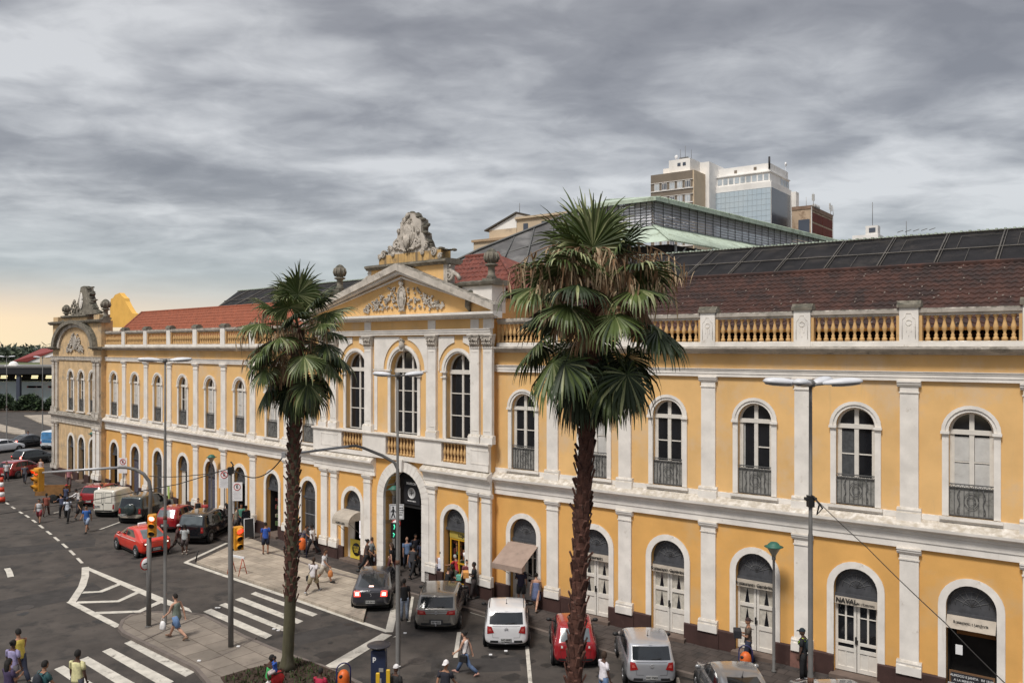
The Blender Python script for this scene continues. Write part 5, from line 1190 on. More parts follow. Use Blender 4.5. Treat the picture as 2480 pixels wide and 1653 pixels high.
b.build('graffiti', mat('graffiti_red', (0.35, 0.12, 0.12), .8), st)
D2 = 210.0
sh = thing('warehouse', 'warehouse with a dark red roof and a white gable beyond the station', 'warehouse', (0, 0, 0))
P = lambda x, y, d=0.0: tuple(at(x, y, D2 + d))
b = MB(); b.add([P(28, 875), P(66, 876), P(140, 846), P(220, 846, 8), P(220, 843, 30), P(102, 843, 24)], [(0, 1, 2, 5), (2, 3, 4, 5)]); b.build('roof', mat('roof_dark_red', (0.22, 0.035, 0.03), .8, .15, .5), sh, fix=False)
b = MB(); q = [at(66, 877, D2 + .2), at(220, 877, D2 + .2), at(220, 815, D2 + .2), at(140, 847, D2 + .2)]; b.add([tuple(p) for p in q] + [(p.x, p.y + 6, p.z) for p in q], [(0, 1, 2, 3), (7, 6, 5, 4), (0, 4, 5, 1), (2, 6, 7, 3), (1, 5, 6, 2), (3, 7, 4, 0)]); b.build('gable', m_conc, sh)
b = MB(); q0 = at(98, 878, D2 - .5); q1 = at(200, 863, D2 - .5); b.box(q0.x, q1.x, D2 - .8, D2 - .4, q0.z - 6, q1.z); b.build('lean_to', m_creamb, sh)
def clumps(name, label, x0, x1, y0, y1, z0, z1, n, r, m, seed, hump=0.0):
    b = MB(); rr = random.Random(seed)
    for i in range(n):
        x = rr.uniform(x0, x1); y = rr.uniform(y0, y1); h = z0 + (z1 - z0) * (.6 + .4 * math.sin(x * hump + seed) if hump else 1) * rr.random() ** .5
        for k in range(9):
            q = Vector((x, y, h)) + Vector([rr.gauss(0, r * .5) for _ in range(3)]); s = r * rr.uniform(.25, .55); t = [Vector([rr.gauss(0, s) for _ in range(3)]) for _ in range(3)]
            if min((q + u).z for u in t) < z0: continue
            b.add([q + t[0], q + t[1], q + t[2]], [(0, 1, 2)], rr.choice((0, 0, 1)))
    return tag(b.build(name, m, fix=False), label, 'hedge' if 'hedge' in name else 'wood', kind='stuff')
lf1 = mat('leaf_dark', (0.022, 0.042, 0.018), .8, .4, 1.0); lf2 = mat('leaf_mid', (0.05, 0.085, 0.03), .8, .4, 1.0)
Dh = 148.0
for i, (xa, xb) in enumerate(((-60, 38), (42, 96), (97, 190))):
    p0 = atz(xa, 0, Dh); p1 = atz(xb, 0, Dh); b = clumps('hedge', '', p0.x, p1.x, Dh - 1, Dh + 1.0, 0.0, 2.5, 420, .5, [lf1, lf2], 20 + i, hump=1.1)
    del b['kind']; b['category'] = 'hedge'; b['label'] = ('clipped green hedge in front of the station, left of the dark column', 'clipped green hedge in front of the pale blue wall, middle of three', 'clipped green hedge before the station nearest the market corner')[i]
cw = mat('far_wood', (0.055, 0.075, 0.050), .9, .35, .03, col2=(0.035, 0.05, 0.04)); cg = mat('far_meadow', (0.14, 0.16, 0.075), .9, .3, .02)
b = clumps('far_wood', 'dark belt of woodland along the horizon at the far left', -800, -150, 560, 640, .5, 8.5, 5000, 3.2, [cw, mat('far_wood_light', (0.09, 0.11, 0.07), .9, .3, .05)], 31); b['category'] = 'wood'
s = MB(); s.slab([(-1300, 430), (-80, 430), (-80, 620), (-1300, 620)], -.3, .6); tag(s.build('meadow', cg), kind='structure')
s = MB(); rr = random.Random(2); n = 40
top = [(-2600 + i * 75, 10 + 3 * math.sin(i * .5) + 3 * math.sin(i * 1.3)) for i in range(n)]
s.prism([(-2600, -5)] + top + [(-2600 + 39 * 75, -5)], 1700, 1800); tag(s.build('hills', mat('hill_blue_grey', (0.22, 0.23, 0.235), .95)), kind='structure')
# ---------------------------------------------------------------- street lamps, signals, signs
def lamp_head(o, ang, L_, tilt=8, dz=0.0, r0=.12):
    b = MB(); n = 9; v = []; f = []
    a0 = R(tilt)
    c = math.cos(ang); s_ = math.sin(ang)
    b.tube([(0, 0, dz), (c * r0, s_ * r0, dz + .03), (c * (r0 + .16), s_ * (r0 + .16), dz + .05)], .03, 6); b.build('arm', m_steel, o)
    b = MB(); prof = [(0, .05), (.06, .10), (.25, .145), (.5, .17), (.75, .16), (.93, .12), (1.0, .05)]
    st = []
    for t, w in prof:
        x = r0 + .12 + t * L_; z = dz + .05 + math.sin(a0) * t * L_ * .5; st.append((x, w, z))
    ring = 10
    for x, w, z in st:
        for k in range(ring):
            a = 2 * math.pi * k / ring; yy = w * math.cos(a); zz = z + (w * .62 * math.sin(a) if math.sin(a) > 0 else w * .30 * math.sin(a)); v.append((c * x - s_ * yy, s_ * x + c * yy, zz))
    for i in range(len(st) - 1):
        for k in range(ring): f.append((i * ring + k, i * ring + (k + 1) % ring, (i + 1) * ring + (k + 1) % ring, (i + 1) * ring + k))
    f.append(list(range(ring))); f.append([(len(st) - 1) * ring + k for k in range(ring)]); b.add(v, f, 0, True)
    h = b.build('luminaire', m_lampw, o)
    b = MB(); v = []
    for x, w, z in st[2:6]:
        for k in range(5): a = -math.pi * (.12 + .76 * k / 4); yy = w * .9 * math.cos(a); v.append((c * x - s_ * yy, s_ * x + c * yy, z + w * .42 * math.sin(a) - .012))
    b.add(v, [(i * 5 + k, i * 5 + k + 1, i * 5 + 5 + k + 1, i * 5 + 5 + k) for i in range(3) for k in range(4)], 0, True); b.build('glass_bowl', m_lampglass, h, fix=False)
def street_lamp(p, H, angs, L_, label, r=.085, base_r=None):
    o = thing('street_lamp', label, 'street lamp', p, 0, 'tall street lamps along the market')
    b = MB(); b.lathe([(r * 1.5, 0), (r * 1.5, .02), (r * 1.15, .05), (r * 1.15, H * .42), (r * .95, H * .425), (r * .95, H * .70), (r * .75, H * .705), (r * .62, H)], 0, 0, 0, 12); b.build('pole', m_steel, o)
    b = MB(); b.lathe([(r * 1.2, 0), (r * 1.2, .16)], 0, 0, H * .40, 10); b.build('rusty_collar', mat('rust', (0.10, 0.045, 0.025), .9, .4, 8), o)
    b = MB(); b.lathe([(.09, 0), (.09, .12), (.05, .16)], 0, 0, H, 10); b.build('cap', m_steel, o)
    for a in angs: lamp_head(o, a, L_, dz=H + .02)
    return o
p = gnd(400, 1511); street_lamp(p, 10.72, [R(14), R(60), R(166), R(205)], .80, 'tall grey street lamp with four white heads on the island, behind the tank top walker', .062)
p = at(963, 840, 27.4); p.z = 0; L2 = street_lamp(p, 10.35, [R(12), R(168)], .62, 'tall grey street lamp with two white heads in front of the market entrance', .058)
p = at(1963, 840, 17.6); p.z = -.05; L3 = street_lamp(p, 10.55, [R(-12), R(48), R(186), R(236)], .80, 'tall grey street lamp with four white heads near the right edge, cable tied to it', .055)
b = MB(); b.box(-.12, .12, -.06, .06, 8.14, 8.2); b.box(-.065, .065, -.07, .07, 8.0, 8.24); b.tube([(.05, -.1, 8.2), (.2, -.15, 8.0), (.1, -.1, 7.85), (.15, -.12, 8.1)], .02, 5); b.build('clamp', m_black, L3)
for i, (x, y, lb) in enumerate(((10, 1002, 'thin distant lamp post with a white head at the left edge before the station'), (97, 1030, 'thin distant lamp post with white heads left of the market corner'))):
    D = 100 if i == 0 else 95; q = at(x + 6, 840, D); q.z = 0; o = street_lamp(q, 10.1, [0, math.pi], .8, lb, .06)
    o['group'] = 'distant lamp posts'
# small green street lamps
m_gr = mat('lamp_green', (0.03, 0.13, 0.095), .5, .15, 4); m_glb = mat('lamp_bowl', (0.30, 0.28, 0.22), .3, .1, 6)
def green_lamp(p, H, label):
    o = thing('post_lamp', label, 'post lamp', p, 0, 'short post lamps with round shades')
    b = MB(); b.lathe([(.09, 0), (.09, .05), (.055, .1), (.055, H * .5), (.045, H * .51), (.045, H - .55), (.07, H - .52), (.07, H - .40)], 0, 0, 0, 10); b.build('pole', m_steel, o)
    b = MB(); b.lathe([(.07, H - .42), (.09, H - .35), (.24, H - .10), (.25, H - .08)], 0, 0, 0, 16); b.build('lamp_bowl', m_glb, o)
    b = MB(); b.lathe([(.30, H - .09), (.33, H - .07), (.22, H - .03), (.18, H + .03), (.12, H + .08), (.02, H + .10)], 0, 0, 0, 18); b.build('lamp_shade', m_gr, o)
p = gnd(1874, 1626); green_lamp(p, 4.45, 'green capped post lamp on the pavement beside the second curtained restaurant door')
p = at(955, 840, 41.5); p.z = 0; green_lamp(p, 4.3, 'green capped post lamp standing in front of the dark market entrance')
p = at(512, 840, 53.5); p.z = 0; green_lamp(p, 4.3, 'weathered post lamp beside the black van in front of the left wing')
p = at(225, 840, 68); p.z = 0; green_lamp(p, 4.3, 'weathered post lamp by the arches of the corner pavilion')
# traffic signals
m_sig = mat('signal_yellow', (0.62, 0.28, 0.02), .5, .15, 5); m_off = mat('lens_off', (0.015, 0.015, 0.012), .3)
m_redlit = mat('lens_red_lit', (0.9, .05, .03), .4, emit=(1.0, .045, .02), estr=2.6); m_redwhite = mat('lens_red_glare', (1, .3, .25), .4, emit=(1.0, .22, .16), estr=5)
def signal_head(o, loc, ang, H=.95, lit=0, litm=None):
    """three-lamp head; ang turns it, 0 = lenses facing -y"""
    h = bpy.data.objects.new('signal_head', None); h = None
    b = MB(); w = .16; 
    b.cbox(-w, w, -.05, .20, 0, H, .03); c = math.cos(ang); s_ = math.sin(ang)
    for i in range(3):
        z = H - (i + .5) * H / 3; n = 10; v = []
        for k in range(n + 1):
            t = math.pi * (-.15 + 1.3 * k / n); v += [(.125 * math.cos(t), -.05, z + .125 * math.sin(t)), (.12 * math.cos(t), -.05 - .24 * (.5 + .5 * max(0, math.sin(t))), z + .12 * math.sin(t))]
        b.add(v, [(2 * k, 2 * k + 1, 2 * k + 3, 2 * k + 2) for k in range(n)], 0, True)
    hh = b.build('signal_head', m_sig, o, loc, ang, fix=False)
    for i in range(3):
        z = H - (i + .5) * H / 3; b = MB(); b.ball((0, -.055, z), .115, 12, sc=(1, .25, 1)); b.build('lens', (litm or m_redlit) if i == lit else m_off, hh)
    return hh
P1 = gnd(360, 1516); D = P1.y
t1 = thing('traffic_light', 'traffic light on a curved arm, pole standing on the island nose by the round sign', 'traffic light', P1)
def rel(x, y, base): q = at(x, y, base.y); return (q.x - base.x, 0, q.z - base.z)
b = MB(); b.tube([(0, 0, 0), rel(361, 1300, P1)], .095, 10); b.tube([rel(361, 1302, P1), rel(365, 1190, P1), rel(361, 1165, P1), rel(348, 1147, P1), rel(328, 1136, P1), rel(305, 1131.5, P1), rel(288, 1131.5, P1)], [.08, .075, .07, .068, .065, .06, .055], 10); b.build('pole', m_steel, t1)
b = MB(); b.tube([rel(290, 1131.5, P1), rel(200, 1137, P1), rel(103, 1144, P1)], [.055, .05, .045], 10); b.build('arm', m_galv, t1)
q = rel(90, 1189, P1); signal_head(t1, q, R(-28), .95); q = rel(371, 1298, P1); signal_head(t1, (q[0], -.12, q[2]), R(14), .92, litm=m_redwhite)
b = MB(); b.lathe([(.26, 0), (.26, .012)], 0, 0, 0, 24); q = rel(356, 1362, P1); sgn = b.build('round_sign', m_red, t1, (q[0], -.12, q[2])); sgn.rotation_euler = (R(90), 0, R(62)); sgn.scale = (1, 1, 1)
b = MB(); b.lathe([(.215, .012), (.215, .016)], 0, 0, 0, 24); b.build('sign_face', m_white, sgn); b = MB(); b.box(-.12, .10, -.025, .025, .016, .02); b.add([(.05, .09, .018), (.16, 0, .018), (.05, -.09, .018)], [(0, 1, 2)]); b.build('arrow', m_black, sgn)
b = MB(); b.lathe([(.13, 0), (.13, .03), (.03, .05)], 0, 0, 0, 10); b.build('foot', m_steel, t1)
P2 = gnd(559, 1565); t2 = thing('traffic_light', 'traffic light pole with a yellow three lamp head, left of the near palm', 'traffic light', P2)
b = MB(); b.tube([(0, 0, 0), (0, 0, 2.2), rel(557, 1134, P2)], [.10, .10, .07], 10); b.build('pole', m_steel, t2); q = rel(580, 1330, P2); signal_head(t2, (q[0], -.05, q[2]), R(35), .88)
b = MB(); b.box(-.03, .36, -.05, .02, q[2] - .02, q[2] + .03); b.box(-.1, .1, -.09, .09, 6.55, 6.8); b.tube([(0, 0, 6.6), (.12, -.1, 6.9), (.0, 0, 7.0)], .03, 5); b.build('bracket', m_black, t2)
P3 = at(965, 840, 29.5); P3.z = RZ; t3 = thing('traffic_light', 'long bent signal arm behind the two headed lamp, with crossing board and green walk light', 'traffic light', P3)
b = MB(); b.tube([(0, 0, 0), rel(965, 1180, P3)], .07, 10); b.tube([rel(965, 1182, P3), rel(963, 1135, P3), rel(955, 1119, P3), rel(925, 1102, P3), rel(880, 1084, P3), rel(862, 1079, P3), rel(845, 1080, P3)], [.06, .058, .055, .055, .05, .05, .05], 10); b.build('pole', m_steel, t3)
b = MB(); b.tube([rel(847, 1080, P3), rel(770, 1090, P3), rel(689, 1101, P3)], [.05, .045, .04], 8); q = rel(688, 1101, P3); b.box(q[0] - .08, q[0] + .06, -.06, .06, q[2] - .1, q[2] + .1); b.build('arm', m_galv, t3)
q0 = rel(944, 1255, P3); q1 = rel(979, 1219, P3); b = MB(); b.box(q0[0], q1[0], -.13, -.10, q0[2], q1[2]); sb = b.build('crossing_board', m_white, t3)
b = MB(); e = .012
for (x0, x1, z0, z1) in ((q0[0] + .02, q1[0] - .02, q0[2] + .02, q0[2] + .02 + e), (q0[0] + .02, q1[0] - .02, q1[2] - .02 - e, q1[2] - .02), (q0[0] + .02, q0[0] + .02 + e, q0[2] + .02, q1[2] - .02), (q1[0] - .02 - e, q1[0] - .02, q0[2] + .02, q1[2] - .02)): b.box(x0, x1, -.135, -.13, z0, z1)
mx = q0[0] + .14; mz = (q0[2] + q1[2]) / 2
b.ball((mx, -.135, mz + .16), .035, 8, sc=(1, .2, 1)); b.tube([(mx, -.137, mz + .12), (mx, -.137, mz - .02)], .028, 5); b.tube([(mx, -.137, mz - .02), (mx + .06, -.137, mz - .2)], .018, 5); b.tube([(mx, -.137, mz - .02), (mx - .06, -.137, mz - .19)], .018, 5); b.tube([(mx, -.137, mz + .1), (mx + .09, -.137, mz + .0)], .014, 5); b.tube([(mx, -.137, mz + .1), (mx - .08, -.137, mz + .0)], .014, 5)
b.build('walking_figure', m_black, sb)
for i in range(4): text('PEDESTRE' if i == 0 else ('ATRAVESSE', 'NO SINAL', 'VERDE')[i - 1], .045, 'lettering', m_black, sb, (q1[0] - .12, -.133, mz + .14 - i * .08), (R(90), 0, 0))
q = rel(960, 1266, P3); b = MB(); b.lathe([(.17, 0), (.17, .012)], 0, 0, 0, 24); sgn = b.build('round_sign', m_red, t3, (q[0], -.11, q[2])); sgn.rotation_euler = (R(90), 0, 0)
b = MB(); b.lathe([(.135, .012), (.135, .016)], 0, 0, 0, 24); b.build('sign_face', m_white, sgn); b = MB(); b.box(-.02, .08, -.015, .015, .016, .02); b.box(.055, .085, -.08, .0, .016, .02); b.add([(-.02, .05, .018), (-.09, 0, .018), (-.02, -.05, .018)], [(0, 1, 2)]); b.build('arrow', m_black, sgn)
m_grlit = mat('lens_green_lit', (.1, .9, .5), .4, emit=(.08, .70, .42), estr=.8)
b = MB(); q = rel(956, 1300, P3); b.box(q[0] - .11, q[0] + .11, -.2, -.02, q[2], q[2] + .55); hd_ = b.build('pedestrian_signal', m_black, t3)
b = MB(); b.tube([(q[0], -.21, q[2] + .50), (q[0] + .03, -.21, q[2] + .42), (q[0] - .0, -.21, q[2] + .33)], .02, 5); b.build('lens', m_grlit, hd_); b = MB(); b.tube([(q[0] - .03, -.21, q[2] + .2), (q[0] + .02, -.21, q[2] + .15), (q[0] - .02, -.21, q[2] + .06)], .02, 5); b.build('lens', m_grlit, hd_)
# parking signs
def parking_sign(x0, x1, y0, y1, D, ybase, barred, label, blue=False, lines=4):
    a = at(x0, y1, D); c = at(x1, y0, D); px = (a.x + c.x) / 2; o = thing('parking_sign', label, 'parking sign', (px, D, 0 if True else 0), 0, 'white parking signs on posts')
    w = (c.x - a.x) / 2; z0, z1 = a.z, c.z; b = MB(); b.tube([(0, .03, 0), (0, .03, z1 - .05)], .03, 6); b.build('post', m_steel, o)
    b = MB(); b.box(-w, w, -.012, 0, z0, z1); pl = b.build('plate', m_white, o); r = w * .62; zc = z1 - w * .9
    b = MB(); n = 20; b.tube([(r * math.cos(2 * math.pi * k / n), -.02, zc + r * math.sin(2 * math.pi * k / n)) for k in range(n + 1)], r * .10, 5)
    if barred: b.tube([(-r * .7, -.02, zc + r * .7), (r * .7, -.02, zc - r * .7)], r * .10, 5)
    b.build('ring', m_red, pl); text('E', r * 1.35, 'letter', m_black, pl, (0, -.016, zc), (R(90), 0, 0))
    b = MB(); zz_ = zc - r - .08; k = 0
    while zz_ > z0 + .08 and k < lines: b.box(-w * (.8 - .12 * (k % 2)), w * (.8 - .1 * ((k + 1) % 3)), -.014, -.012, zz_ - .025, zz_); zz_ -= .075; k += 1
    b.build('small_print', mat('print_grey', (0.40, 0.40, 0.42), .8), pl)
    if blue: b = MB(); b.box(-w - .09, -w - .002, -.012, 0.0, z0, z1); b.build('blue_edge', mat('sign_blue', (0.02, 0.16, 0.50), .5), pl)
parking_sign(287, 308, 1108, 1145, 64, 1185, True, 'white no parking sign on a post behind the signal arm and the white van', lines=2)
parking_sign(530, 556, 1137, 1181, 52, 1274, True, 'white no parking sign just left of the traffic light pole', lines=9)
parking_sign(562, 587, 1167, 1212, 49.5, 1280, False, 'white parking allowed sign with a blue edge, right of the traffic light pole', True, lines=9)
# black hanging board at the corner
p = at(135, 840, 74); o = thing('sign_board', 'black framed board on a post at the market corner', 'sign board', (p.x, 74, 0))
b = MB(); a = at(127, 1106, 74); c = at(144, 1081, 74); w = (c.x - a.x) / 2; b.box(-w, w, -.06, 0, a.z, c.z); fr_ = b.build('frame', m_black, o); b = MB(); b.box(-w * .65, w * .65, -.07, -.06, a.z + .28, c.z - .15); b.build('face', mat('board_grey', (0.38, 0.38, 0.37), .7), fr_); b = MB(); b.tube([(-.14, -.075, a.z + .45), (-.12, -.075, a.z + .62), (0, -.075, a.z + .7), (.12, -.075, a.z + .62), (.14, -.075, a.z + .45), (-.14, -.075, a.z + .45)], .02, 5); b.build('emblem', m_black, fr_)
b = MB(); b.tube([(w * .6, 0, 0), (w * .6, 0, c.z)], .05, 6); b.build('post', m_steel, o)
# parking meter with solar disc
p = at(918, 840, 26.0); p.z = 0; o = thing('parking_meter', 'dark blue parking ticket machine with a flat round top', 'parking meter', p)
b = MB(); b.cbox(-.23, .23, -.17, .17, 0, 1.86, .03); bd = b.build('body', mat('meter_blue', (0.02, 0.03, 0.07), .4, .1, 4), o); b = MB(); b.lathe([(.16, 1.84), (.16, 1.93)], 0, 0, 0, 16); b.build('neck', m_black, o)
b = MB(); b.lathe([(.05, 1.93), (.37, 1.97), (.38, 1.99), (.36, 2.0), (.02, 2.01)], 0, 0, 0, 28); ds = b.build('solar_disc', mat('disc_black', (0.025, 0.023, 0.03), .35, .1, 3), o)
text('p', .22, 'letter', m_white, bd, (-.12, -.175, 1.62), (R(90), 0, 0)); b = MB(); b.box(.02, .16, -.18, -.17, 1.2, 1.32); b.box(.02, .1, -.18, -.17, .85, 1.0); b.build('slot_plate', m_galv, bd)
myl = mat('post_yellow', (0.68, 0.42, 0.02), .6, .1, 3)
for i, (x, D, h, lb) in enumerate(((915, 25.2, 1.42, 'yellow guard post in front of the ticket machine, the left of the pair'), (940, 25.2, 1.52, 'yellow guard post in front of the ticket machine, the right of the pair'))):
    p = at(x, 840, D); p.z = 0; o = thing('guard_post', lb, 'guard post', p, 0, 'yellow guard posts'); b = MB(); b.cbox(-.055, .055, -.04, .04, 0, h, .015); b.build('post', myl, o); b = MB(); b.box(-.08, .08, -.06, .06, 0, .02); b.build('foot_plate', m_galv, o)
# orange litter bins under hoops
m_or = mat('bin_orange', (0.66, 0.13, 0.02), .5, .15, 4, dirt=(0.45, 0.12, 0.04), dscale=5, dthr=.6); m_hoop = mat('hoop_blue', (0.02, 0.025, 0.10), .4)
def bin_(p, rz, label, sc=1.0):
    o = thing('litter_bin', label, 'litter bin', p, rz, 'orange litter bins'); o.scale = (sc,) * 3; b = MB()
    b.tube([(-.22, 0, 0), (-.22, 0, 1.08)] + [(-.22 * math.cos(math.pi * k / 10), 0, 1.08 + .22 * math.sin(math.pi * k / 10)) for k in range(11)] + [(.22, 0, 0)], .022, 8); b.build('hoop', m_hoop, o)
    b = MB(); b.lathe([(.12, .45), (.16, .49), (.185, .66), (.19, .86), (.165, .98), (.10, 1.06), (.03, 1.09)], 0, 0, 0, 18); d_ = b.build('bin', m_or, o)
    b = MB(); b.ball((-.10, -.14, .93), .07, 10, sc=(1, .5, .8)); b.build('opening', m_black, d_)
    b = MB(); b.box(-.21, .21, -.015, .015, .80, .83); b.build('pin', m_steel, o); return o
p = at(832, 840, 26.3); p.z = 0; bin_(p, R(20), 'orange litter bin in a blue hoop beside the planting bed')
p = gnd(1806, 1655); bin_(p, R(-20), 'round orange litter bin on the pavement in front of the second curtained door')
p = gnd(732, 1350); bin_(p, R(10), 'orange litter bin on the pavement, just right of the near palm trunk')
# red and white trestle barricade
p = gnd(574, 1389); o = thing('barricade', 'trestle barricade with orange legs and a white rail on the pale pavement', 'barricade', p, R(-32)); mo = mat('leg_orange', (0.48, 0.085, 0.03), .7, .2, 4)
for sx_ in (-.42, .42):
    b = MB(); b.tube([(sx_, -.26, 0), (sx_, 0, .88)], .022, 5); b.tube([(sx_, .26, 0), (sx_, 0, .88)], .022, 5); b.tube([(sx_, -.15, .38), (sx_, .15, .38)], .018, 5); b.build('trestle', mo, o)
b = MB(); b.box(-.55, .55, -.03, .03, .82, .92); b.build('rail', m_white, o)
p = gnd(474, 1359, RZ); b = MB(); b.tube([(0, 0, 0), (.12, 0, .58)], .035, 8); tag(b.build('bollard', m_black, None, p), 'short black leaning post at the tip of the pale pavement', 'bollard')
# A-board
p = gnd(603, 1303); o = thing('menu_stand', 'black A-frame menu board with a white frame on the pavement', 'menu stand', p, R(25)); b = MB()
for sg in (-1, 1): b.add([(-.26, sg * .2, .12), (.26, sg * .2, .12), (.26, sg * .02, 1.15), (-.26, sg * .02, 1.15), (-.26, sg * .2 + .02, .12), (.26, sg * .2 + .02, .12), (.26, sg * .02 + .02, 1.15), (-.26, sg * .02 + .02, 1.15)], [(0, 1, 2, 3), (7, 6, 5, 4), (0, 4, 5, 1), (3, 2, 6, 7), (0, 3, 7, 4), (1, 5, 6, 2)])
b.build('board', m_black, o); b = MB()
for x in (-.28, .28): b.tube([(x, -.22, 0), (x, -.01, 1.18)], .018, 4)
b.tube([(-.28, -.01, 1.18), (.28, -.01, 1.18)], .018, 4); b.build('frame', m_white, o)
# channelizer post at left edge
p = gnd(4, 1216, RZ); o = thing('traffic_post', 'red and white striped channelizer post at the left edge of the road', 'traffic post', p); mr_ = mat('post_red_orange', (0.55, 0.05, 0.02), .6, .15, 4)
for i in range(5): r = .24 - i * .03; b = MB(); b.lathe([(r, .06 + i * .36), (r - .02, .06 + (i + 1) * .36)], 0, 0, 0, 12); b.build('band', mr_ if i % 2 == 0 else m_white, o)
b = MB(); b.box(-.32, .32, -.32, .32, 0, .07); b.build('base', m_black, o)
# handcart
p = gnd(128, 1214, RZ); o = thing('handcart', 'tan wooden handcart with a black wheel behind the signal head', 'handcart', p, R(5)); b = MB(); mw_ = mat('cart_wood', (0.24, 0.12, 0.04), .85, .25, 3)
b.box(-1.0, 1.0, -.6, .6, .55, .65); b.box(-1.0, 1.0, -.6, -.55, .65, 1.15); b.box(-1.0, 1.0, .55, .6, .65, 1.15); b.box(-1.0, -.95, -.6, .6, .65, 1.15); b.box(.95, 1.0, -.6, .6, .65, 1.15); b.build('box', mw_, o)
for s_ in (-1, 1): b = MB(); b.lathe([(.30, -.03), (.33, 0), (.30, .03), (.1, .03)], 0, 0, 0, 16); w_ = b.build('wheel', m_rubber, o, (.3, s_ * .66, .33)); w_.rotation_euler = (R(90), 0, 0)
b = MB(); b.tube([(1.0, -.4, .62), (2.0, -.3, .95)], .03, 6); b.tube([(1.0, .4, .62), (2.0, .3, .95)], .03, 6); b.tube([(2.0, -.35, .95), (2.0, .35, .95)], .03, 6); b.build('handle', m_black, o)
# cables
def cable(name, pts, r, label, sag=0.0):
    P = [Vector(p) for p in pts]; out = []
    for i in range(len(P) - 1):
        n = 10
        for k in range(n): t = k / n; q = P[i].lerp(P[i + 1], t); q.z -= sag * 4 * t * (1 - t); out.append(q)
    out.append(P[-1]); b = MB(); b.tube(out, r, 6); return tag(b.build(name, m_cable), label, 'cable')
a = Vector((P2.x, P2.y, at(557, 1133, P2.y).z)); q = at(688, 1101, 29.5)
cable('cable', [a, at(610, 1156, 31), at(650, 1143, 30.5), q], .022, 'black cable sagging from the traffic light pole to the bent signal arm', .06)
cable('cable', [a, at(430, 1172, 32), at(230, 1209, 34), at(0, 1244, 37), at(-60, 1252, 38)], .018, 'black cable running from the traffic light pole down to the left edge')
cable('cable', [at(362, 1152, P1.y), at(470, 1150, 33), a], .016, 'thin cable between the curved signal pole and the traffic light pole', .05)
a = Vector((L3.location.x, 17.6, at(1975, 1195, 17.6).z))
cable('cable', [a, at(2100, 1325, 15.5), at(2290, 1508, 13.0), at(2450, 1668, 11.5)], .008, 'black cable slanting from the right hand street lamp down to the lower right', .02)
# big rubbish bag / stone by the pilaster
# b = MB(); b.cbox(-.35, .35, -.2, .2, 0, .62, .06); tag(b.build('utility_box', mat('box_pinkish', (0.17, 0.09, 0.07), .9, .2, 3), None, p, FR.rz), 'brownish stone box against the pilaster foot behind the man in neon straps', 'box')
# ---------------------------------------------------------------- fan palms
m_bark = mat('palm_bark', (0.095, 0.040, 0.028), .95, .4, 6, dirt=(0.20, 0.15, 0.12), dscale=7, dthr=.60, bump=.9, bscale=25)
m_trunk2 = mat('palm_trunk_mossy', (0.085, 0.078, 0.045), .95, .35, 3, dirt=(0.12, 0.105, 0.08), dscale=3, dthr=.55, stretch=(1, 1, .3), bump=.6)
m_leafA = mat('frond_green', (0.075, 0.105, 0.028), .5, .45, 1.2, spec=.4); m_leafB = mat('frond_dark', (0.026, 0.042, 0.016), .55, .4, 1.2, spec=.35)
m_leafC = mat('frond_pale', (0.24, 0.26, 0.12), .5, .3, 1.5); m_dead = mat('frond_dead', (0.20, 0.115, 0.06), .9, .45, 3); m_dead2 = mat('frond_straw', (0.48, 0.36, 0.23), .9, .3, 3)
def fan(mb, base, d, roll, pet, rad, droop, rr, mi=(0, 1), seg=46, spread=150, tip=.35, ragged=.3, fold=.35):
    """one palmate leaf: petiole from base along d, blade of split segments whose tips hang"""
    d = Vector(d).normalized(); up = Vector((0, 0, 1)); side = d.cross(up)
    side = side.normalized() if side.length > .05 else Vector((1, 0, 0)); nrm = side.cross(d).normalized()
    side = Matrix.Rotation(roll, 3, d) @ side; nrm = Matrix.Rotation(roll, 3, d) @ nrm
    p0 = Vector(base); pts = []
    for k in range(5): t = k / 4; pts.append(p0 + d * pet * t + Vector((0, 0, -1)) * droop * pet * .25 * t * t)
    mb.tube(pts, [.035, .028, .022, .02, .018], 4, mi[0] if mi[0] < 3 else mi[0]); h = pts[-1]; d2 = (pts[-1] - pts[-2]).normalized()
    for i in range(seg):
        f = (i + .5) / seg; a = R(spread) * (f - .5) * 2 / 2 * 2 / 1.0 * .5 * 2 if False else R(spread) * (f - .5) * 2
        ln = rad * (1.0 - .28 * abs(2 * f - 1) ** 2) * rr.uniform(1 - ragged, 1 + ragged * .4)
        dir_ = d2 * math.cos(a) + side * math.sin(a) - nrm * fold * abs(math.sin(a)) * .6 
        dir_.normalize(); wv = dir_.cross(nrm).normalized(); pos = h.copy(); v = []; n = 6
        w0 = rad * R(spread) * 2 / seg * .44; cur = dir_.copy(); st = ln / n
        m_ = mi[0] if rr.random() < .72 else (mi[1] if rr.random() < .6 else 2)
        for k in range(n + 1):
            t = k / n
            w = w0 * (t * 1.15 + .05) if t < .55 else w0 * .68 * (1 - (t - .55) / .47) + .003
            lift = nrm * (.35 * w * (1 if i % 2 else -1))
            v += [pos - wv * w - lift, pos + lift * .9, pos + wv * w - lift]
            cur = cur + Vector((0, 0, -1)) * (droop * .09 + (tip * (.35 + .5 * rr.random()) if t > .5 else 0)) ; cur.normalize(); pos = pos + cur * st
        fs = []
        for k in range(n): fs += [(3 * k, 3 * k + 1, 3 * k + 4, 3 * k + 3), (3 * k + 1, 3 * k + 2, 3 * k + 5, 3 * k + 4)]
        mb.add(v, fs, m_)
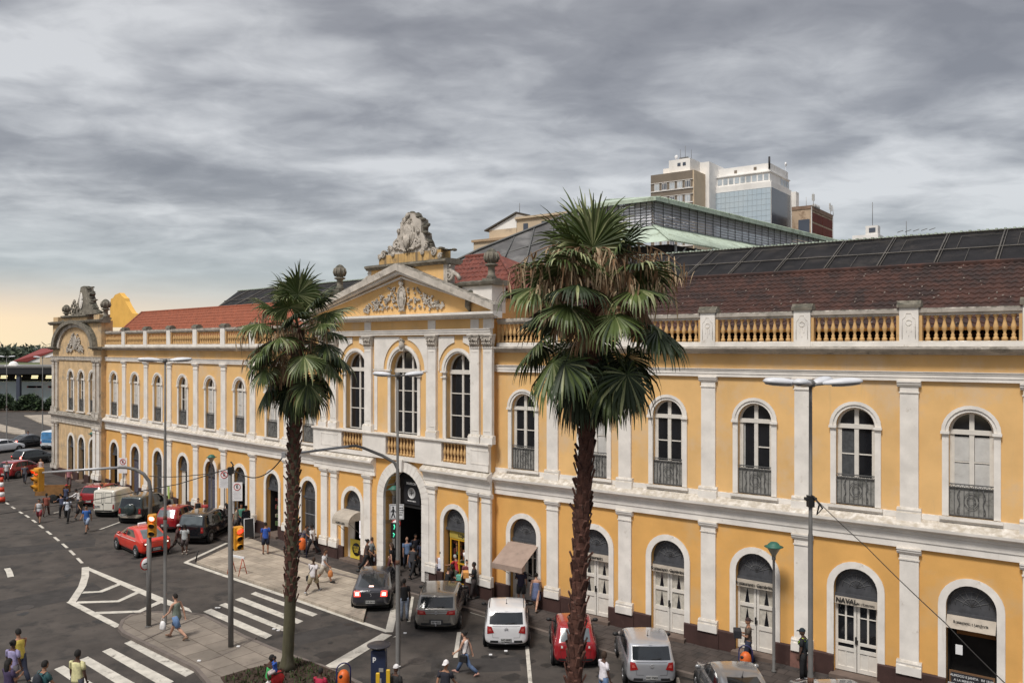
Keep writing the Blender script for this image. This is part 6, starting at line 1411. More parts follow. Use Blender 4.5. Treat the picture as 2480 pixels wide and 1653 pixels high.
def dead_spray(mb, base, az, L_, rr, z_drop=1.2):
    """old flower stalk with hanging papery strips"""
    d = Vector((math.cos(az), math.sin(az), .45)).normalized(); p = Vector(base); pts = [p.copy()]
    for k in range(9):
        p = p + d * L_ / 9; d = (d + Vector((0, 0, -.17))).normalized(); pts.append(p.copy())
    mb.tube(pts, [.022 - .0018 * k for k in range(10)], 4, 0)
    for k in range(3, 10):
        for j in range(5):
            q = pts[k] + Vector((rr.gauss(0, .08), rr.gauss(0, .08), 0)); l = rr.uniform(.3, .9) * z_drop * .6; w = rr.uniform(.008, .028); a = rr.uniform(0, 3.14); wx, wy = w * math.cos(a), w * math.sin(a); v = []
            dx, dy = rr.uniform(-.12, .12), rr.uniform(-.12, .12); m_ = 1 if rr.random() < .55 else 0
            for t in range(5):
                u = t / 4; ww = (.3, 1, .9, .7, .1)[t]; v += [(q.x + dx * u - wx * ww, q.y + dy * u - wy * ww, q.z + .06 * math.sin(u * 3) - l * u), (q.x + dx * u + wx * ww, q.y + dy * u + wy * ww, q.z + .06 * math.sin(u * 3) - l * u)]
            mb.add(v, [(2 * t, 2 * t + 1, 2 * t + 3, 2 * t + 2) for t in range(4)], m_)
def palm(label, base, top, r, seed, boot_from, crown, cards, deads):
    rr = random.Random(seed); o = thing('palm_tree', label, 'palm tree', base, 0, 'fan palms in front of the market'); T = Vector(top) - Vector(base); n = 46; pts = []; rad = []
    for k in range(n + 1):
        t = k / n; q = T * t; q += Vector((math.sin(t * 5) * .05, 0, 0)) * (1 - t); pts.append(q)
        z = q.z; rad.append(r * (1.55 - .55 * min(1, z / .5)) if z < .5 else r * (1 - .10 * t) * (1 + .03 * math.sin(k * 2.4)))
    b = MB(); b.tube(pts, rad, 14); tr = b.build('trunk', m_trunk2 if boot_from > .2 else m_bark, o)
    b = MB(); h = T.length; n = int((1 - boot_from) * h / .042)               # cut leaf bases wrapped round the trunk
    for i in range(n):
        f = boot_from + (1 - boot_from) * i / n; az = i * 2.39996 + rr.uniform(-.2, .2); q = T * f + Vector((math.sin(f * 5) * .05 * (1 - f), 0, 0)); rd = r * (1 - .1 * f) * .94; c, s_ = math.cos(az), math.sin(az)
        wd = r * rr.uniform(.36, .52); ln = rr.uniform(.14, .30); out = rr.uniform(.03, .12) * (1.3 if rr.random() < .1 else .8)
        P_ = lambda u, o_, z: (q.x + c * (rd + o_) - s_ * u, q.y + s_ * (rd + o_) + c * u, q.z + z)
        v = [P_(-wd, 0, 0), P_(wd, 0, 0), P_(wd * .55, out, ln), P_(-wd * .55, out, ln), P_(-wd * .8, .02, -.02), P_(wd * .8, .02, -.02), P_(wd * .45, out + .03, ln - .03), P_(-wd * .45, out + .03, ln - .03)]
        b.add(v, [(0, 1, 5, 4), (4, 5, 6, 7), (7, 6, 2, 3), (0, 4, 7, 3), (1, 2, 6, 5)])
    b.build('leaf_bases', m_bark, o, fix=False)
    for (az, el, pet, rad_, dr, tip, mi, roll, zf) in crown:
        cm = MB(); d = (math.cos(R(az)) * math.cos(R(el)), math.sin(R(az)) * math.cos(R(el)), math.sin(R(el)))
        fan(cm, T + Vector((d[0] * .1, d[1] * .1, zf)), d, R(roll), pet, rad_, dr, rr, mi, tip=tip)
        cm.build('frond', [m_leafA, m_leafB, m_leafC, m_dead, m_dead2], o, fix=False)
    sk = MB()
    for (az, zf, L_) in deads: dead_spray(sk, T + Vector((0, 0, zf)), R(az), L_, rr); dead_spray(sk, T + Vector((0, 0, zf - .25)), R(az + rr.uniform(-30, 30)), L_ * rr.uniform(.6, .9), rr)
    sk.build('dead_stalks', [m_dead, m_dead2], o, fix=False)
    return o
def crown_list(seed, n, W, zs):
    """fronds from the upright spear leaves down to the hanging skirt; zs: heights on the trunk of the first and last"""
    rr = random.Random(seed); L_ = []
    for i in range(n):
        u = (i / (n - 1)); az = i * 137.5 + rr.uniform(-25, 25); el = 84 - 164 * u ** .74 + rr.uniform(-14, 14); s = rr.uniform(.88, 1.12)
        pet = W * (.36 + .20 * math.sin(u * 3.1)) * s * (1 - .35 * max(0, u - .75) / .25); rad = W * rr.uniform(.42, .56)
        dr = .25 + 1.5 * u; tip = .30 + 1.5 * min(1, u * 1.8) * rr.uniform(.6, 1.3)
        m_ = (0, 2) if (u < .35 and rr.random() < .5) or rr.random() < .12 else ((0, 1) if rr.random() < .55 else (1, 0))
        if u > .8: m_ = (1, 1) if rr.random() < .7 else (1, 3)
        L_.append((az, max(-84, min(88, el)), pet, rad, dr, tip, m_, rr.uniform(-35, 35) if u < .3 else rr.uniform(-22, 22), zs[0] + (zs[1] - zs[0]) * u + rr.uniform(-.1, .1)))
    return L_
b1 = gnd(695, 1622); t1_ = at(722, 840, 28.4); t1_.z = 12.0; cr = crown_list(3, 46, 2.15, (.45, -1.35))
cr += [(az, el, .95, .8, 2.2, .9, (3, 4), 0, zf) for az, el, zf in ((190, -20, .1), (215, -35, -.3), (170, -40, -.8), (340, -30, .0), (5, -45, -.5), (350, -60, -1.0), (250, -35, -.2), (300, -50, -.7))]
palm('smaller fan palm with a mossy lower trunk growing from the planting bed', b1, t1_, .20, 5, .205, cr, 0, [(175, .5, 2.0), (195, .0, 2.2), (185, -.8, 2.1), (330, .2, 1.4), (350, -.6, 1.3), (250, 0, 1.4)])
b2 = at(1366, 840, 19.0); b2.z = 0; t2_ = at(1440, 840, 19.0); t2_.z = 12.65; cr = crown_list(12, 50, 2.35, (.4, -1.15))
cr += [(az, el, .95, .8, 2.2, .9, (3, 4), 0, zf) for az, el, zf in ((200, 5, .3), (225, -10, .1), (255, -20, .0), (290, -5, .3), (320, -10, .1), (340, 0, .2))]
palm('taller fan palm with many straw coloured dead stalks, its trunk crossing the red car', b2, t2_, .175, 9, .02, cr, 0, [(175, .9, 2.1), (190, .6, 2.2), (205, .2, 1.9), (215, .8, 1.8), (345, .7, 2.1), (355, .9, 2.3), (5, .3, 2.1), (270, .7, 1.3), (255, .5, 1.5), (285, .8, 1.5), (300, .4, 1.8), (240, .8, 1.7), (320, .6, 1.9), (228, .3, 1.6)])
# ---------------------------------------------------------------- vehicles
m_cglass = mat('car_glass', (0.02, 0.024, 0.028), .06, .2, 2, spec=.8); m_cglass2 = mat('car_glass_pale', (0.11, 0.13, 0.14), .16, .3, 1.5, spec=.8)
m_tail = mat('tail_lamp_red', (0.30, 0.012, 0.012), .2, .2, 6, coat=.5); m_taillit = mat('tail_lamp_lit', (.9, .05, .04), .3, emit=(1.0, .06, .04), estr=2.2); m_tailhot = mat('tail_lamp_hot', (1, .6, .5), .3, emit=(1.0, .55, .45), estr=3.0)
m_clear = mat('lamp_clear', (0.6, 0.58, 0.55), .2, .1, 5, coat=.5); m_plate = mat('number_plate', (0.40, 0.40, 0.39), .6, .1, 6); m_trimb = mat('car_trim_black', (0.015, 0.015, 0.016), .6, .2, 5); m_under = mat('underbody', (0.008, 0.008, 0.008), .9)
def paint(name, col, metal=0.0, rough=.25): return mat('paint_' + name, col, rough, .05, 2, coat=1.0, metal=metal, dirt=tuple(c * .7 + .006 for c in col), dscale=2.5, dthr=.70)
TYPES = {
 # L, W, stations: (ylow, yroof, zbot, zbelt, zroof, wlow, wbelt, wroof); y from the rear bumper forward
 'hatch': (3.9, 1.72, [(0, 0.34, 0.3, 0.93, 1.4, 0.74, 0.74, 0.61), (0.12, 0.52, 0.22, 0.95, 1.47, 0.83, 0.8, 0.66), (0.75, 0.9, 0.2, 0.96, 1.5, 0.86, 0.83, 0.69), (1.9, 1.7, 0.2, 0.95, 1.5, 0.86, 0.83, 0.7), (2.75, 2.25, 0.2, 0.93, 1.4, 0.86, 0.82, 0.67), (3.1, 3.05, 0.2, 0.92, 1, 0.85, 0.79, 0.6), (3.7, 3.65, 0.22, 0.78, 0.84, 0.8, 0.72, 0.55), (3.9, 3.86, 0.3, 0.62, 0.66, 0.66, 0.6, 0.45)]),
 'sedan': (4.3, 1.74, [(0, 0.05, 0.32, 0.86, 0.92, 0.74, 0.72, 0.55), (0.15, 0.2, 0.22, 0.97, 1, 0.84, 0.8, 0.62), (0.62, 1.05, 0.2, 0.97, 1.36, 0.86, 0.82, 0.61), (0.9, 1.45, 0.2, 0.97, 1.47, 0.86, 0.83, 0.63), (2.2, 2.1, 0.2, 0.96, 1.48, 0.86, 0.83, 0.65), (3, 2.55, 0.2, 0.94, 1.38, 0.86, 0.82, 0.63), (3.35, 3.3, 0.2, 0.92, 1, 0.85, 0.79, 0.6), (4.1, 4.05, 0.22, 0.78, 0.83, 0.8, 0.72, 0.55), (4.3, 4.26, 0.3, 0.62, 0.66, 0.66, 0.6, 0.45)]),
 'wagon': (4.5, 1.80, [(0, 0.42, 0.3, 0.92, 1.38, 0.78, 0.77, 0.64), (0.12, 0.6, 0.22, 0.95, 1.44, 0.87, 0.84, 0.7), (0.75, 1, 0.2, 0.96, 1.47, 0.9, 0.86, 0.73), (2.4, 2.3, 0.2, 0.95, 1.48, 0.9, 0.86, 0.74), (3.1, 2.65, 0.2, 0.93, 1.38, 0.9, 0.85, 0.7), (3.5, 3.45, 0.2, 0.92, 1, 0.88, 0.82, 0.62), (4.3, 4.25, 0.22, 0.78, 0.83, 0.84, 0.75, 0.55), (4.5, 4.46, 0.3, 0.62, 0.66, 0.7, 0.62, 0.45)]),
 'mini': (3.55, 1.63, [(0, 0.36, 0.28, 0.9, 1.36, 0.66, 0.62, 0.46), (0.1, 0.55, 0.22, 0.95, 1.45, 0.77, 0.72, 0.54), (0.7, 0.9, 0.2, 0.97, 1.49, 0.82, 0.77, 0.58), (1.8, 1.6, 0.2, 0.96, 1.49, 0.82, 0.77, 0.59), (2.45, 2.05, 0.2, 0.94, 1.4, 0.82, 0.76, 0.56), (2.8, 2.75, 0.2, 0.93, 1.02, 0.8, 0.74, 0.52), (3.35, 3.3, 0.22, 0.8, 0.86, 0.74, 0.66, 0.45), (3.55, 3.5, 0.3, 0.62, 0.66, 0.58, 0.5, 0.35)]),
 'suv': (4.3, 1.82, [(0.0, .22, .42, 1.10, 1.66, .80, .78, .64), (.12, .32, .36, 1.12, 1.74, .87, .85, .69), (.8, .9, .34, 1.12, 1.77, .90, .87, .71), (2.2, 2.1, .34, 1.10, 1.77, .90, .87, .71), (2.9, 2.6, .34, 1.08, 1.68, .90, .86, .68), (3.2, 3.15, .34, 1.07, 1.14, .88, .84, .66), (4.1, 4.05, .36, .98, 1.04, .86, .80, .62), (4.3, 4.26, .42, .8, .84, .78, .72, .55)]),
 'van': (4.1, 1.66, [(0.0, .06, .42, 1.10, 1.80, .76, .76, .70), (.08, .12, .36, 1.10, 1.86, .81, .81, .74), (.8, .8, .32, 1.10, 1.88, .83, .83, .75), (1.9, 1.9, .30, 1.08, 1.88, .83, .83, .75), (2.1, 2.1, .25, 1.02, 1.62, .83, .81, .64), (2.9, 2.5, .22, .98, 1.45, .83, .80, .56), (3.2, 3.15, .22, .96, 1.02, .82, .77, .58), (3.95, 3.9, .24, .80, .85, .78, .70, .5), (4.1, 4.06, .32, .6, .65, .65, .58, .45)]),
 'bus': (5.2, 1.90, [(0.0, .1, .42, 1.15, 2.0, .84, .84, .74), (.1, .2, .36, 1.2, 2.12, .92, .92, .82), (1.2, 1.2, .34, 1.2, 2.15, .95, .94, .84), (3.6, 3.5, .34, 1.2, 2.15, .95, .94, .84), (4.4, 4.1, .34, 1.15, 2.0, .95, .92, .80), (4.9, 4.8, .34, 1.1, 1.2, .92, .88, .7), (5.2, 5.16, .42, .8, .85, .8, .75, .6)]),
}
def car(kind, label, p, head, col, lit=False, glass=None, bumper=None, detail=2, plate='IVC 2608', group='parked and passing cars', emblem=None, rack=False, zr=1.0, cat='car', badge=None):
    """p: ground point under the middle of the rear bumper; head: bearing of the nose, degrees clockwise from +Y"""
    L_, W, ST = TYPES[kind]; o = thing({'van': 'van', 'bus': 'minibus'}.get(kind, 'car'), label, cat, p, -R(head), group)
    def ring(st):
        yl, yr, zb, zB, zR, wl, wb, wr = st; zR = zR * zr
        zB = min(zB, zR - .04)
        pts = [(0, yl, zb), (wl * .8, yl, zb), (wl * .98, yl, zb + .10), (wl * 1.0, yl, zb + (zB - zb) * .38), (wl * .998, yl, zb + (zB - zb) * .70), (wb + .005, yl + (yr - yl) * .03, zB - .035), (wb - .03, yl + (yr - yl) * .09, zB + .01)]
        for t in (.33, .66): pts.append((wb - .03 + (wr + .05 - wb + .03) * t, yl + (yr - yl) * (.09 + .80 * t), zB + .01 + (zR - .06 - zB - .01) * t))
        pts += [(wr + .05, yl + (yr - yl) * .9, zR - .06), (wr - .04, yl + (yr - yl) * .98, zR - .015), (wr * .5, yr, zR + .0), (0, yr, zR + .012)]
        return pts
    b = MB(); v = []; rings = [ring(s) for s in ST]; n = len(rings[0]); M_ = 2 * n - 2
    for r_ in rings:
        v += r_ + [(-x, y, z) for x, y, z in r_[-2:0:-1]]
    f = []
    for i in range(len(rings) - 1):
        for k in range(M_): f.append((i * M_ + k, i * M_ + (k + 1) % M_, (i + 1) * M_ + (k + 1) % M_, (i + 1) * M_ + k))
    for base in (0, (len(rings) - 1) * M_):
        for k in range(n - 1):
            l = lambda q: base + (M_ - q) % M_
            f.append((base + k, base + k + 1, l(k + 1), l(k)))
    b.add(v, f, 0, True); me = b.mesh('body', col); bm = bmesh.new(); bm.from_mesh(me); bmesh.ops.remove_doubles(bm, verts=bm.verts[:], dist=1e-5); bmesh.ops.recalc_face_normals(bm, faces=bm.faces[:]); bm.to_mesh(me); bm.free()
    body = link(me, 'body'); sm = body.modifiers.new('s', 'SUBSURF'); sm.levels = 2; sm.render_levels = 2
    dg = bpy.context.evaluated_depsgraph_get(); me2 = bpy.data.meshes.new_from_object(body.evaluated_get(dg)); body.modifiers.clear(); body.data = me2; body.parent = o
    me2.polygons.foreach_set('use_smooth', [True] * len(me2.polygons)); bvh = BVHTree.FromPolygons([x.co[:] for x in me2.vertices], [p_.vertices[:] for p_ in me2.polygons])
    Hc = max(s[4] for s in ST) * zr
    def patch(name, poly4, side, m, off=.006, nu=8, nv=6, parent=body, thick=0.0):
        """skin a four-cornered patch on the body: side 'rear' uses (x,z), 'left'/'right' (y,z), 'top' (x,y), 'front' (x,z)"""
        b = MB(); v = []
        for j in range(nv + 1):
            for i in range(nu + 1):
                a = i / nu; c = j / nv; u = (poly4[0][0] * (1 - a) + poly4[1][0] * a) * (1 - c) + (poly4[3][0] * (1 - a) + poly4[2][0] * a) * c; w = (poly4[0][1] * (1 - a) + poly4[1][1] * a) * (1 - c) + (poly4[3][1] * (1 - a) + poly4[2][1] * a) * c
                if side == 'rear': o_, d_ = Vector((u, -3, w)), Vector((0, 1, 0))
                elif side == 'front': o_, d_ = Vector((u, L_ + 3, w)), Vector((0, -1, 0))
                elif side == 'right': o_, d_ = Vector((3, u, w)), Vector((-1, 0, 0))
                elif side == 'left': o_, d_ = Vector((-3, u, w)), Vector((1, 0, 0))
                else: o_, d_ = Vector((u, w, 4)), Vector((0, 0, -1))
                h, nn, _, _ = bvh.ray_cast(o_, d_)
                if h is None: return None
                v.append(tuple(h - d_ * off + (nn if nn.dot(d_) < 0 else -nn) * .002))
        b.add(v, [(j * (nu + 1) + i, j * (nu + 1) + i + 1, (j + 1) * (nu + 1) + i + 1, (j + 1) * (nu + 1) + i) for j in range(nv) for i in range(nu)], 0, True)
        return b.build(name, m, parent, fix=False)
    g = glass or m_cglass; S0 = ST[0]; zB = S0[3]; zR = ST[1][4] * zr
    # glazing
    if kind == 'van':
        for sg in (-1, 1): patch('door_seam', [(sg * .10, 1.02), (sg * .62, 1.02), (sg * .60, 1.68), (sg * .10, 1.68)], 'rear', m_trimb, .008); patch('rear_panel', [(sg * .125, 1.045), (sg * .595, 1.045), (sg * .575, 1.655), (sg * .125, 1.655)], 'rear', col, .012)
        patch('door_seam', [(-.008, .55), (.008, .55), (.008, 1.75), (-.008, 1.75)], 'rear', m_trimb, .008, 1, 6); b = MB(); b.box(-.1, -.02, -.03, .04, .92, .97); b.build('door_handle', m_trimb, body)
    elif kind == 'sedan':
        patch('rear_window', [(-.60, 1.03), (.60, 1.03), (.47, 1.37), (-.47, 1.37)], 'rear', g)
    else:
        wb_ = S0[6]; wr_ = ST[1][7]; patch('rear_window', [(-wb_ * .86, zB + .07), (wb_ * .86, zB + .07), (wr_ * .93, zR - .10), (-wr_ * .93, zR - .10)], 'rear', g, .008)
        b = MB(); q, _, _, _ = bvh.ray_cast(Vector((.0, -3, zB + .10)), Vector((0, 1, 0))); 
        if q and detail > 1: b.tube([(.0, q.y - .02, zB + .10), (.32, q.y - .02, zB + .12)], .012, 4); b.build('rear_wiper', m_trimb, body)
    yA = ST[2][0]; zb2 = ST[3][3]
    for side, sg in (('left', -1), ('right', 1)):
        if kind == 'van': segs = [(2.25, 2.75, 2.25, 2.95)]
        elif kind == 'sedan': segs = [(1.45, 2.15, .95, 2.15), (2.22, 2.50, 2.22, 2.95)]
        elif kind == 'bus': segs = [(.5, 1.4, .5, 1.4), (1.5, 2.5, 1.5, 2.5), (2.6, 3.4, 2.6, 3.4), (3.5, 4.05, 3.5, 4.3)]
        elif kind == 'suv': segs = [(.45, 1.05, .35, 1.05), (1.13, 1.95, 1.13, 1.95), (2.02, 2.5, 2.02, 2.78)]
        elif kind == 'wagon': segs = [(.85, 1.25, .55, 1.25), (1.32, 2.1, 1.32, 2.1), (2.17, 2.6, 2.17, 2.98)]
        else: k_ = L_ / 3.9; segs = [(.80 * k_, 1.08 * k_, .52 * k_, 1.08 * k_), (1.14 * k_, 1.75 * k_, 1.14 * k_, 1.75 * k_), (1.81 * k_, 2.15 * k_, 1.81 * k_, 2.62 * k_)]
        zt = ST[3][4] * zr - .11; zb3 = ST[3][3] + .055
        if kind == 'van': zt = 1.42; zb3 = 1.08
        for (t0, t1, b0, b1) in segs: patch('side_window', [(b0, zb3), (b1, zb3), (t1, zt), (t0, zt)], side, m_cglass, .006, 4, 5)
        if detail > 1 and kind not in ('van',):
            for yy in [s_[1] + .035 for s_ in segs[:-1]] + [segs[-1][3] + .08]: patch('door_seam', [(yy - .006, .36), (yy + .006, .36), (yy + .006, zb3 - .02), (yy - .006, zb3 - .02)], side, m_trimb, .004, 1, 6)
        # wheels, arches, sills
        for wy in ((.72 if kind != 'mini' else .6), L_ - .85 * (L_ / 4.1)):
            rw = .31 if kind not in ('suv', 'bus') else .36
            b = MB(); b.lathe([(rw + .055, -.012), (rw + .06, .03)], 0, 0, 0, 24); a_ = b.build('wheel_arch', m_trimb, o, (sg * (ST[3][5] - .02), wy, rw + .015)); a_.rotation_euler = (0, R(90) * sg, 0)
            b = MB(); b.lathe([(rw * .9, -.14), (rw, -.10), (rw, .055), (rw * .93, .075), (rw * .66, .078), (rw * .64, .04), (.01, .04)], 0, 0, 0, 24); w_ = b.build('wheel', m_rubber, o, (sg * (ST[3][5] - .035), wy, rw)); w_.rotation_euler = (0, R(90) * sg, 0)
            b = MB(); b.lathe([(rw * .64, .055), (rw * .60, .062), (rw * .55, .048), (.01, .052)], 0, 0, 0, 20)
            for k in range(5): a = k * 1.2566; b.tube([(0, 0, .066), (rw * .6 * math.cos(a), rw * .6 * math.sin(a), .062)], [.035, .025], 4)
            b.build('rim', m_rim, w_)
        ms = MB(); my_ = segs[-1][3] - .12; ms.ball((0, 0, 0), .1, 8, sc=(1.1, .7, .75)); ms.box(-.12 * sg - .06, -.12 * sg + .06, -.03, .03, -.06, -.02); mm_ = ms.build('mirror', col if kind == 'sedan' and not lit else m_trimb, o, (sg * (ST[3][6] + .12), my_, ST[3][3] + .09))
    # windscreen and bonnet seam
    k5 = len(ST) - 3; yw = ST[k5 - 1]
    b = patch('windscreen', [(-.62, yw[1] + .10), (.62, yw[1] + .10), (.68, ST[k5][0] - .12), (-.68, ST[k5][0] - .12)], 'top', m_cglass, .006)
    # lamps
    tl = m_tail; tl = m_taillit if lit else tl
    if kind in ('hatch', 'mini'): q = [(.46, zB - .22), (.72, zB - .27), (.72, zB + .01), (.56, zB - .0)] if kind == 'hatch' else [(.40, .70), (.56, .68), (.55, .92), (.43, .93)]
    elif kind == 'wagon': q = [(.40, zB - .17), (.76, zB - .18), (.76, zB - .0), (.46, zB - .02)]
    elif kind == 'sedan': q = [(.43, .70), (.71, .69), (.71, .92), (.46, .92)]
    elif kind == 'suv': q = [(.60, .72), (.76, .72), (.75, 1.04), (.62, 1.04)]
    elif kind == 'van': q = [(.64, .62), (.745, .62), (.745, .92), (.66, .92)]
    else: q = [(.64, .7), (.8, .7), (.8, 1.0), (.66, 1.0)]
    for sg in (-1, 1):
        t = patch('tail_light', [(sg * x, z) for x, z in q], 'rear', tl, .012, 5, 5)
        if t and lit:
            c_ = [sum(a) / 4 for a in zip(*q)]; patch('lamp_core', [(sg * (c_[0] + (x - c_[0]) * .6), c_[1] + (z - c_[1]) * .55) for x, z in q], 'rear', m_tailhot, .018, 3, 3, t)
        elif t and detail > 1:
            c_ = [sum(a) / 4 for a in zip(*q)]; patch('lamp_core', [(sg * (c_[0] + (x - c_[0]) * .45), c_[1] + (z - c_[1]) * .35) for x, z in q], 'rear', m_clear if kind == 'mini' else mat('lamp_inner', (.5, .10, .08), .3), .018, 3, 3, t)
        if kind in ('hatch', 'wagon', 'sedan', 'suv', 'mini'): patch('headlight', [(sg * .40, .60), (sg * .62, .60), (sg * .60, .72), (sg * .42, .72)], 'front', m_clear, .01, 4, 3)
    # bumper line, plate, seam, badge, aerial
    bc = bumper or m_trimb
    zl = ST[0][2]
    patch('bumper_inset', [(-.62, zl + .03), (.62, zl + .03), (.60, zl + .12), (-.60, zl + .12)], 'rear', bc, .010, 8, 2)
    if bumper: patch('bumper', [(-.80, zl + .02), (.80, zl + .02), (.80, zl + .24), (-.80, zl + .24)], 'rear', bumper, .016, 10, 3) or patch('bumper', [(-.68, zl + .02), (.68, zl + .02), (.68, zl + .24), (-.68, zl + .24)], 'rear', bumper, .016, 10, 3)
    pz = {'hatch': .44, 'mini': .46, 'wagon': .45, 'sedan': .47, 'suv': .62, 'van': .78, 'bus': .6}[kind]; px = {'suv': -.42, 'van': -.45}.get(kind, 0)
    if kind not in ('van', 'suv', 'bus'): patch('plate_recess', [(-.30, pz - .09), (.30, pz - .09), (.27, pz + .11), (-.27, pz + .11)], 'rear', mat('recess_grey', (0.03, 0.03, 0.032), .6) if kind != 'hatch' else col, .010, 5, 3)
    h, _, _, _ = bvh.ray_cast(Vector((px, -3, pz)), Vector((0, 1, 0)))
    b = MB(); b.box(-.20, .20, -.012, 0, -.065, .065); pl = b.build('number_plate', m_plate, body, (px, h.y - .02, pz)) if h else None
    if pl and detail > 1: text(plate, .10, 'plate_number', m_trimb, pl, (0, -.014, 0), (R(90), 0, 0), .001)
    if detail > 1 and kind not in ('van', 'bus'):
        zs_ = zB - .19 if kind != 'mini' else .60
        patch('tailgate_seam', [(-.50, zs_ - .22), (.50, zs_ - .22), (.50, zs_ - .212), (-.50, zs_ - .212)], 'rear', m_trimb, .005, 10, 1)
        for sg in (-1, 1): patch('tailgate_seam', [(sg * .50, zs_ - .22), (sg * .508, zs_ - .22), (sg * .56, zB - .02), (sg * .552, zB - .02)], 'rear', m_trimb, .005, 1, 6)
        patch('tailgate_seam', [(-.52, zB + .0), (.52, zB + .0), (.52, zB + .012), (-.52, zB + .012)], 'rear', m_trimb, .005, 10, 1)
    if detail > 1:
        h, _, _, _ = bvh.ray_cast(Vector((.0, ST[2][1] + .1, 4)), Vector((0, 0, -1))); b = MB(); b.tube([(0, 0, 0), (0, -.10, .22)], .008, 5); b.lathe([(.035, 0), (.02, .03)], 0, 0, 0, 8); b.build('aerial', m_trimb, body, h)
    h, _, _, _ = bvh.ray_cast(Vector((0, -3, zB - .10)), Vector((0, 1, 0)))
    if emblem and h:
        b = MB()
        if emblem == 'chevrons':
            for dz in (0, .05): b.tube([(-.07, 0, dz - .03), (0, 0, dz + .02), (.07, 0, dz - .03)], .010, 4)
        elif emblem == 'ring': b.tube([(.055 * math.cos(k * .5236), 0, .055 * math.sin(k * .5236)) for k in range(13)], .009, 4); b.tube([(-.03, 0, .04), (-.01, 0, -.04), (0, 0, 0), (.01, 0, -.04), (.03, 0, .04)], .006, 4)
        elif emblem == 'diamond': b.tube([(0, 0, .07), (.04, 0, 0), (0, 0, -.07), (-.04, 0, 0), (0, 0, .07)], .010, 4)
        b.build('emblem', m_galv, body, (0, h.y - .02, zB - .10))
    b = MB(); b.box(-ST[3][5] + .12, ST[3][5] - .12, .25, L_ - .3, .14, .34); b.build('underbody', m_under, o)
    b = MB(); b.box(-.72, .72, L_ * .52, L_ * .54, .5, 1.05) if False else b.box(-.6, -.2, L_ * .47, L_ * .5, .5, 1.15); b.box(.2, .6, L_ * .47, L_ * .5, .5, 1.15); b.build('seat', m_trimb, o)
    if rack:
        for sg in (-1, 1): patch('roof_strip', [(sg * (ST[3][7] - .05), ST[1][1] + .15), (sg * (ST[3][7] - .02), ST[1][1] + .15), (sg * (ST[3][7] - .02), ST[4][1] - .05), (sg * (ST[3][7] - .05), ST[4][1] - .05)], 'top', m_trimb, .012, 1, 10)
    return o, body, patch
wh = paint('white', (0.72, 0.72, 0.73)); sil = paint('silver', (0.46, 0.47, 0.50), .45); gry = paint('graphite', (0.045, 0.045, 0.055), .3); gold = paint('warm_grey', (0.22, 0.205, 0.185), .4)
redc = paint('crimson', (0.30, 0.012, 0.018)); redt = paint('taxi_red', (0.62, 0.030, 0.012)); blk = paint('black', (0.010, 0.011, 0.014)); dgr = paint('dark_green', (0.03, 0.045, 0.045), .2); sil2 = paint('silver_grey', (0.36, 0.36, 0.365), .45); cream = paint('van_white', (0.72, 0.69, 0.61))
GR_ = lambda x, y: gnd(x, y, RZ)
c, b_, pt = car('sedan', 'graphite sedan with its brake lights on, entering beside the pale paved corner', GR_(897, 1483), -2, gry, lit=True, plate='IVB 2614', emblem='diamond', glass=m_cglass)
pt('high_brake_light', [(-.10, 1.045), (.10, 1.045), (.09, 1.075), (-.09, 1.075)], 'rear', m_tailhot, .016, 4, 2)
c, b_, pt = car('wagon', 'warm grey hatchback wagon parked between the lamp post and the white hatchback', GR_(1056, 1533), 1.5, gold, plate='ISF 4522', emblem='ring', bumper=None)
pt('tailgate_highlight', [(-.44, .80), (.44, .80), (.44, .83), (-.44, .83)], 'rear', sil, .008, 6, 1)
b = MB(); b.tube([(0, .05, .32), (0, -.12, .34), (0, -.14, .42)], .025, 6); b.ball((0, -.14, .44), .03, 8); b.build('tow_bar', m_galv, c)
c, b_, pt = car('hatch', 'white hatchback with black roof strips and red tail lights, parked third from the left', GR_(1226, 1577), 0.5, wh, plate='IVO 8082', emblem='chevrons', rack=True)
c, b_, pt = car('mini', 'small round crimson car parked behind the taller palm trunk', GR_(1394, 1621), 1.0, redc, glass=m_cglass2, emblem=None)
c, b_, pt = car('hatch', 'silver hatchback parked right of the crimson car, seen from straight behind', GR_(1579, 1672), 1.0, sil, plate='IVC 7503', emblem='ring')
c, b_, pt = car('sedan', 'silver grey sedan with a dusty roof at the bottom edge, beside the round orange bin', GR_(1826, 1790), -1, sil2, zr=.99)
c, b_, pt = car('hatch', 'silver car almost cut off by the bottom edge, only the top of its roof showing', GR_(2085, 1840), -1, sil2)
# taxi driving away along the street
pr = (GR_(331, 1349) + GR_(284.6, 1327)) / 2; hd_ang = -46.0; hv = Vector((math.sin(R(hd_ang)), math.cos(R(hd_ang)), 0)); rv = Vector((hv.y, -hv.x, 0)); rear = GR_(331, 1349) - hv * .72 + rv * .80
c, b_, pt = car('sedan', 'bright red taxi with a blue and white side stripe driving away up the street', rear, hd_ang, redt, glass=m_cglass2, plate='IUT 1190', group='parked and passing cars')
for sg, sd_ in ((-1, 'left'), (1, 'right')):
    pt('taxi_stripe', [(.8, .84), (3.9, .80), (3.9, .87), (.8, .93)], sd_, mat('stripe_blue', (0.10, 0.16, 0.45), .5), .008, 14, 2); pt('taxi_stripe', [(.8, .87), (3.9, .825), (3.9, .845), (.8, .895)], sd_, m_white, .012, 14, 1)
b = MB(); b.cbox(-.22, .22, -.07, .07, 0, .13, .03); b.build('roof_sign', m_white, c, (0, 2.0, 1.47))
for sg in (-1, 1): pt('reversing_light', [(sg * .50, .76), (sg * .64, .76), (sg * .64, .82), (sg * .50, .82)], 'rear', mat('lamp_glow', (1, .9, .75), .3, emit=(1, .85, .65), estr=2.2), .020, 3, 2)
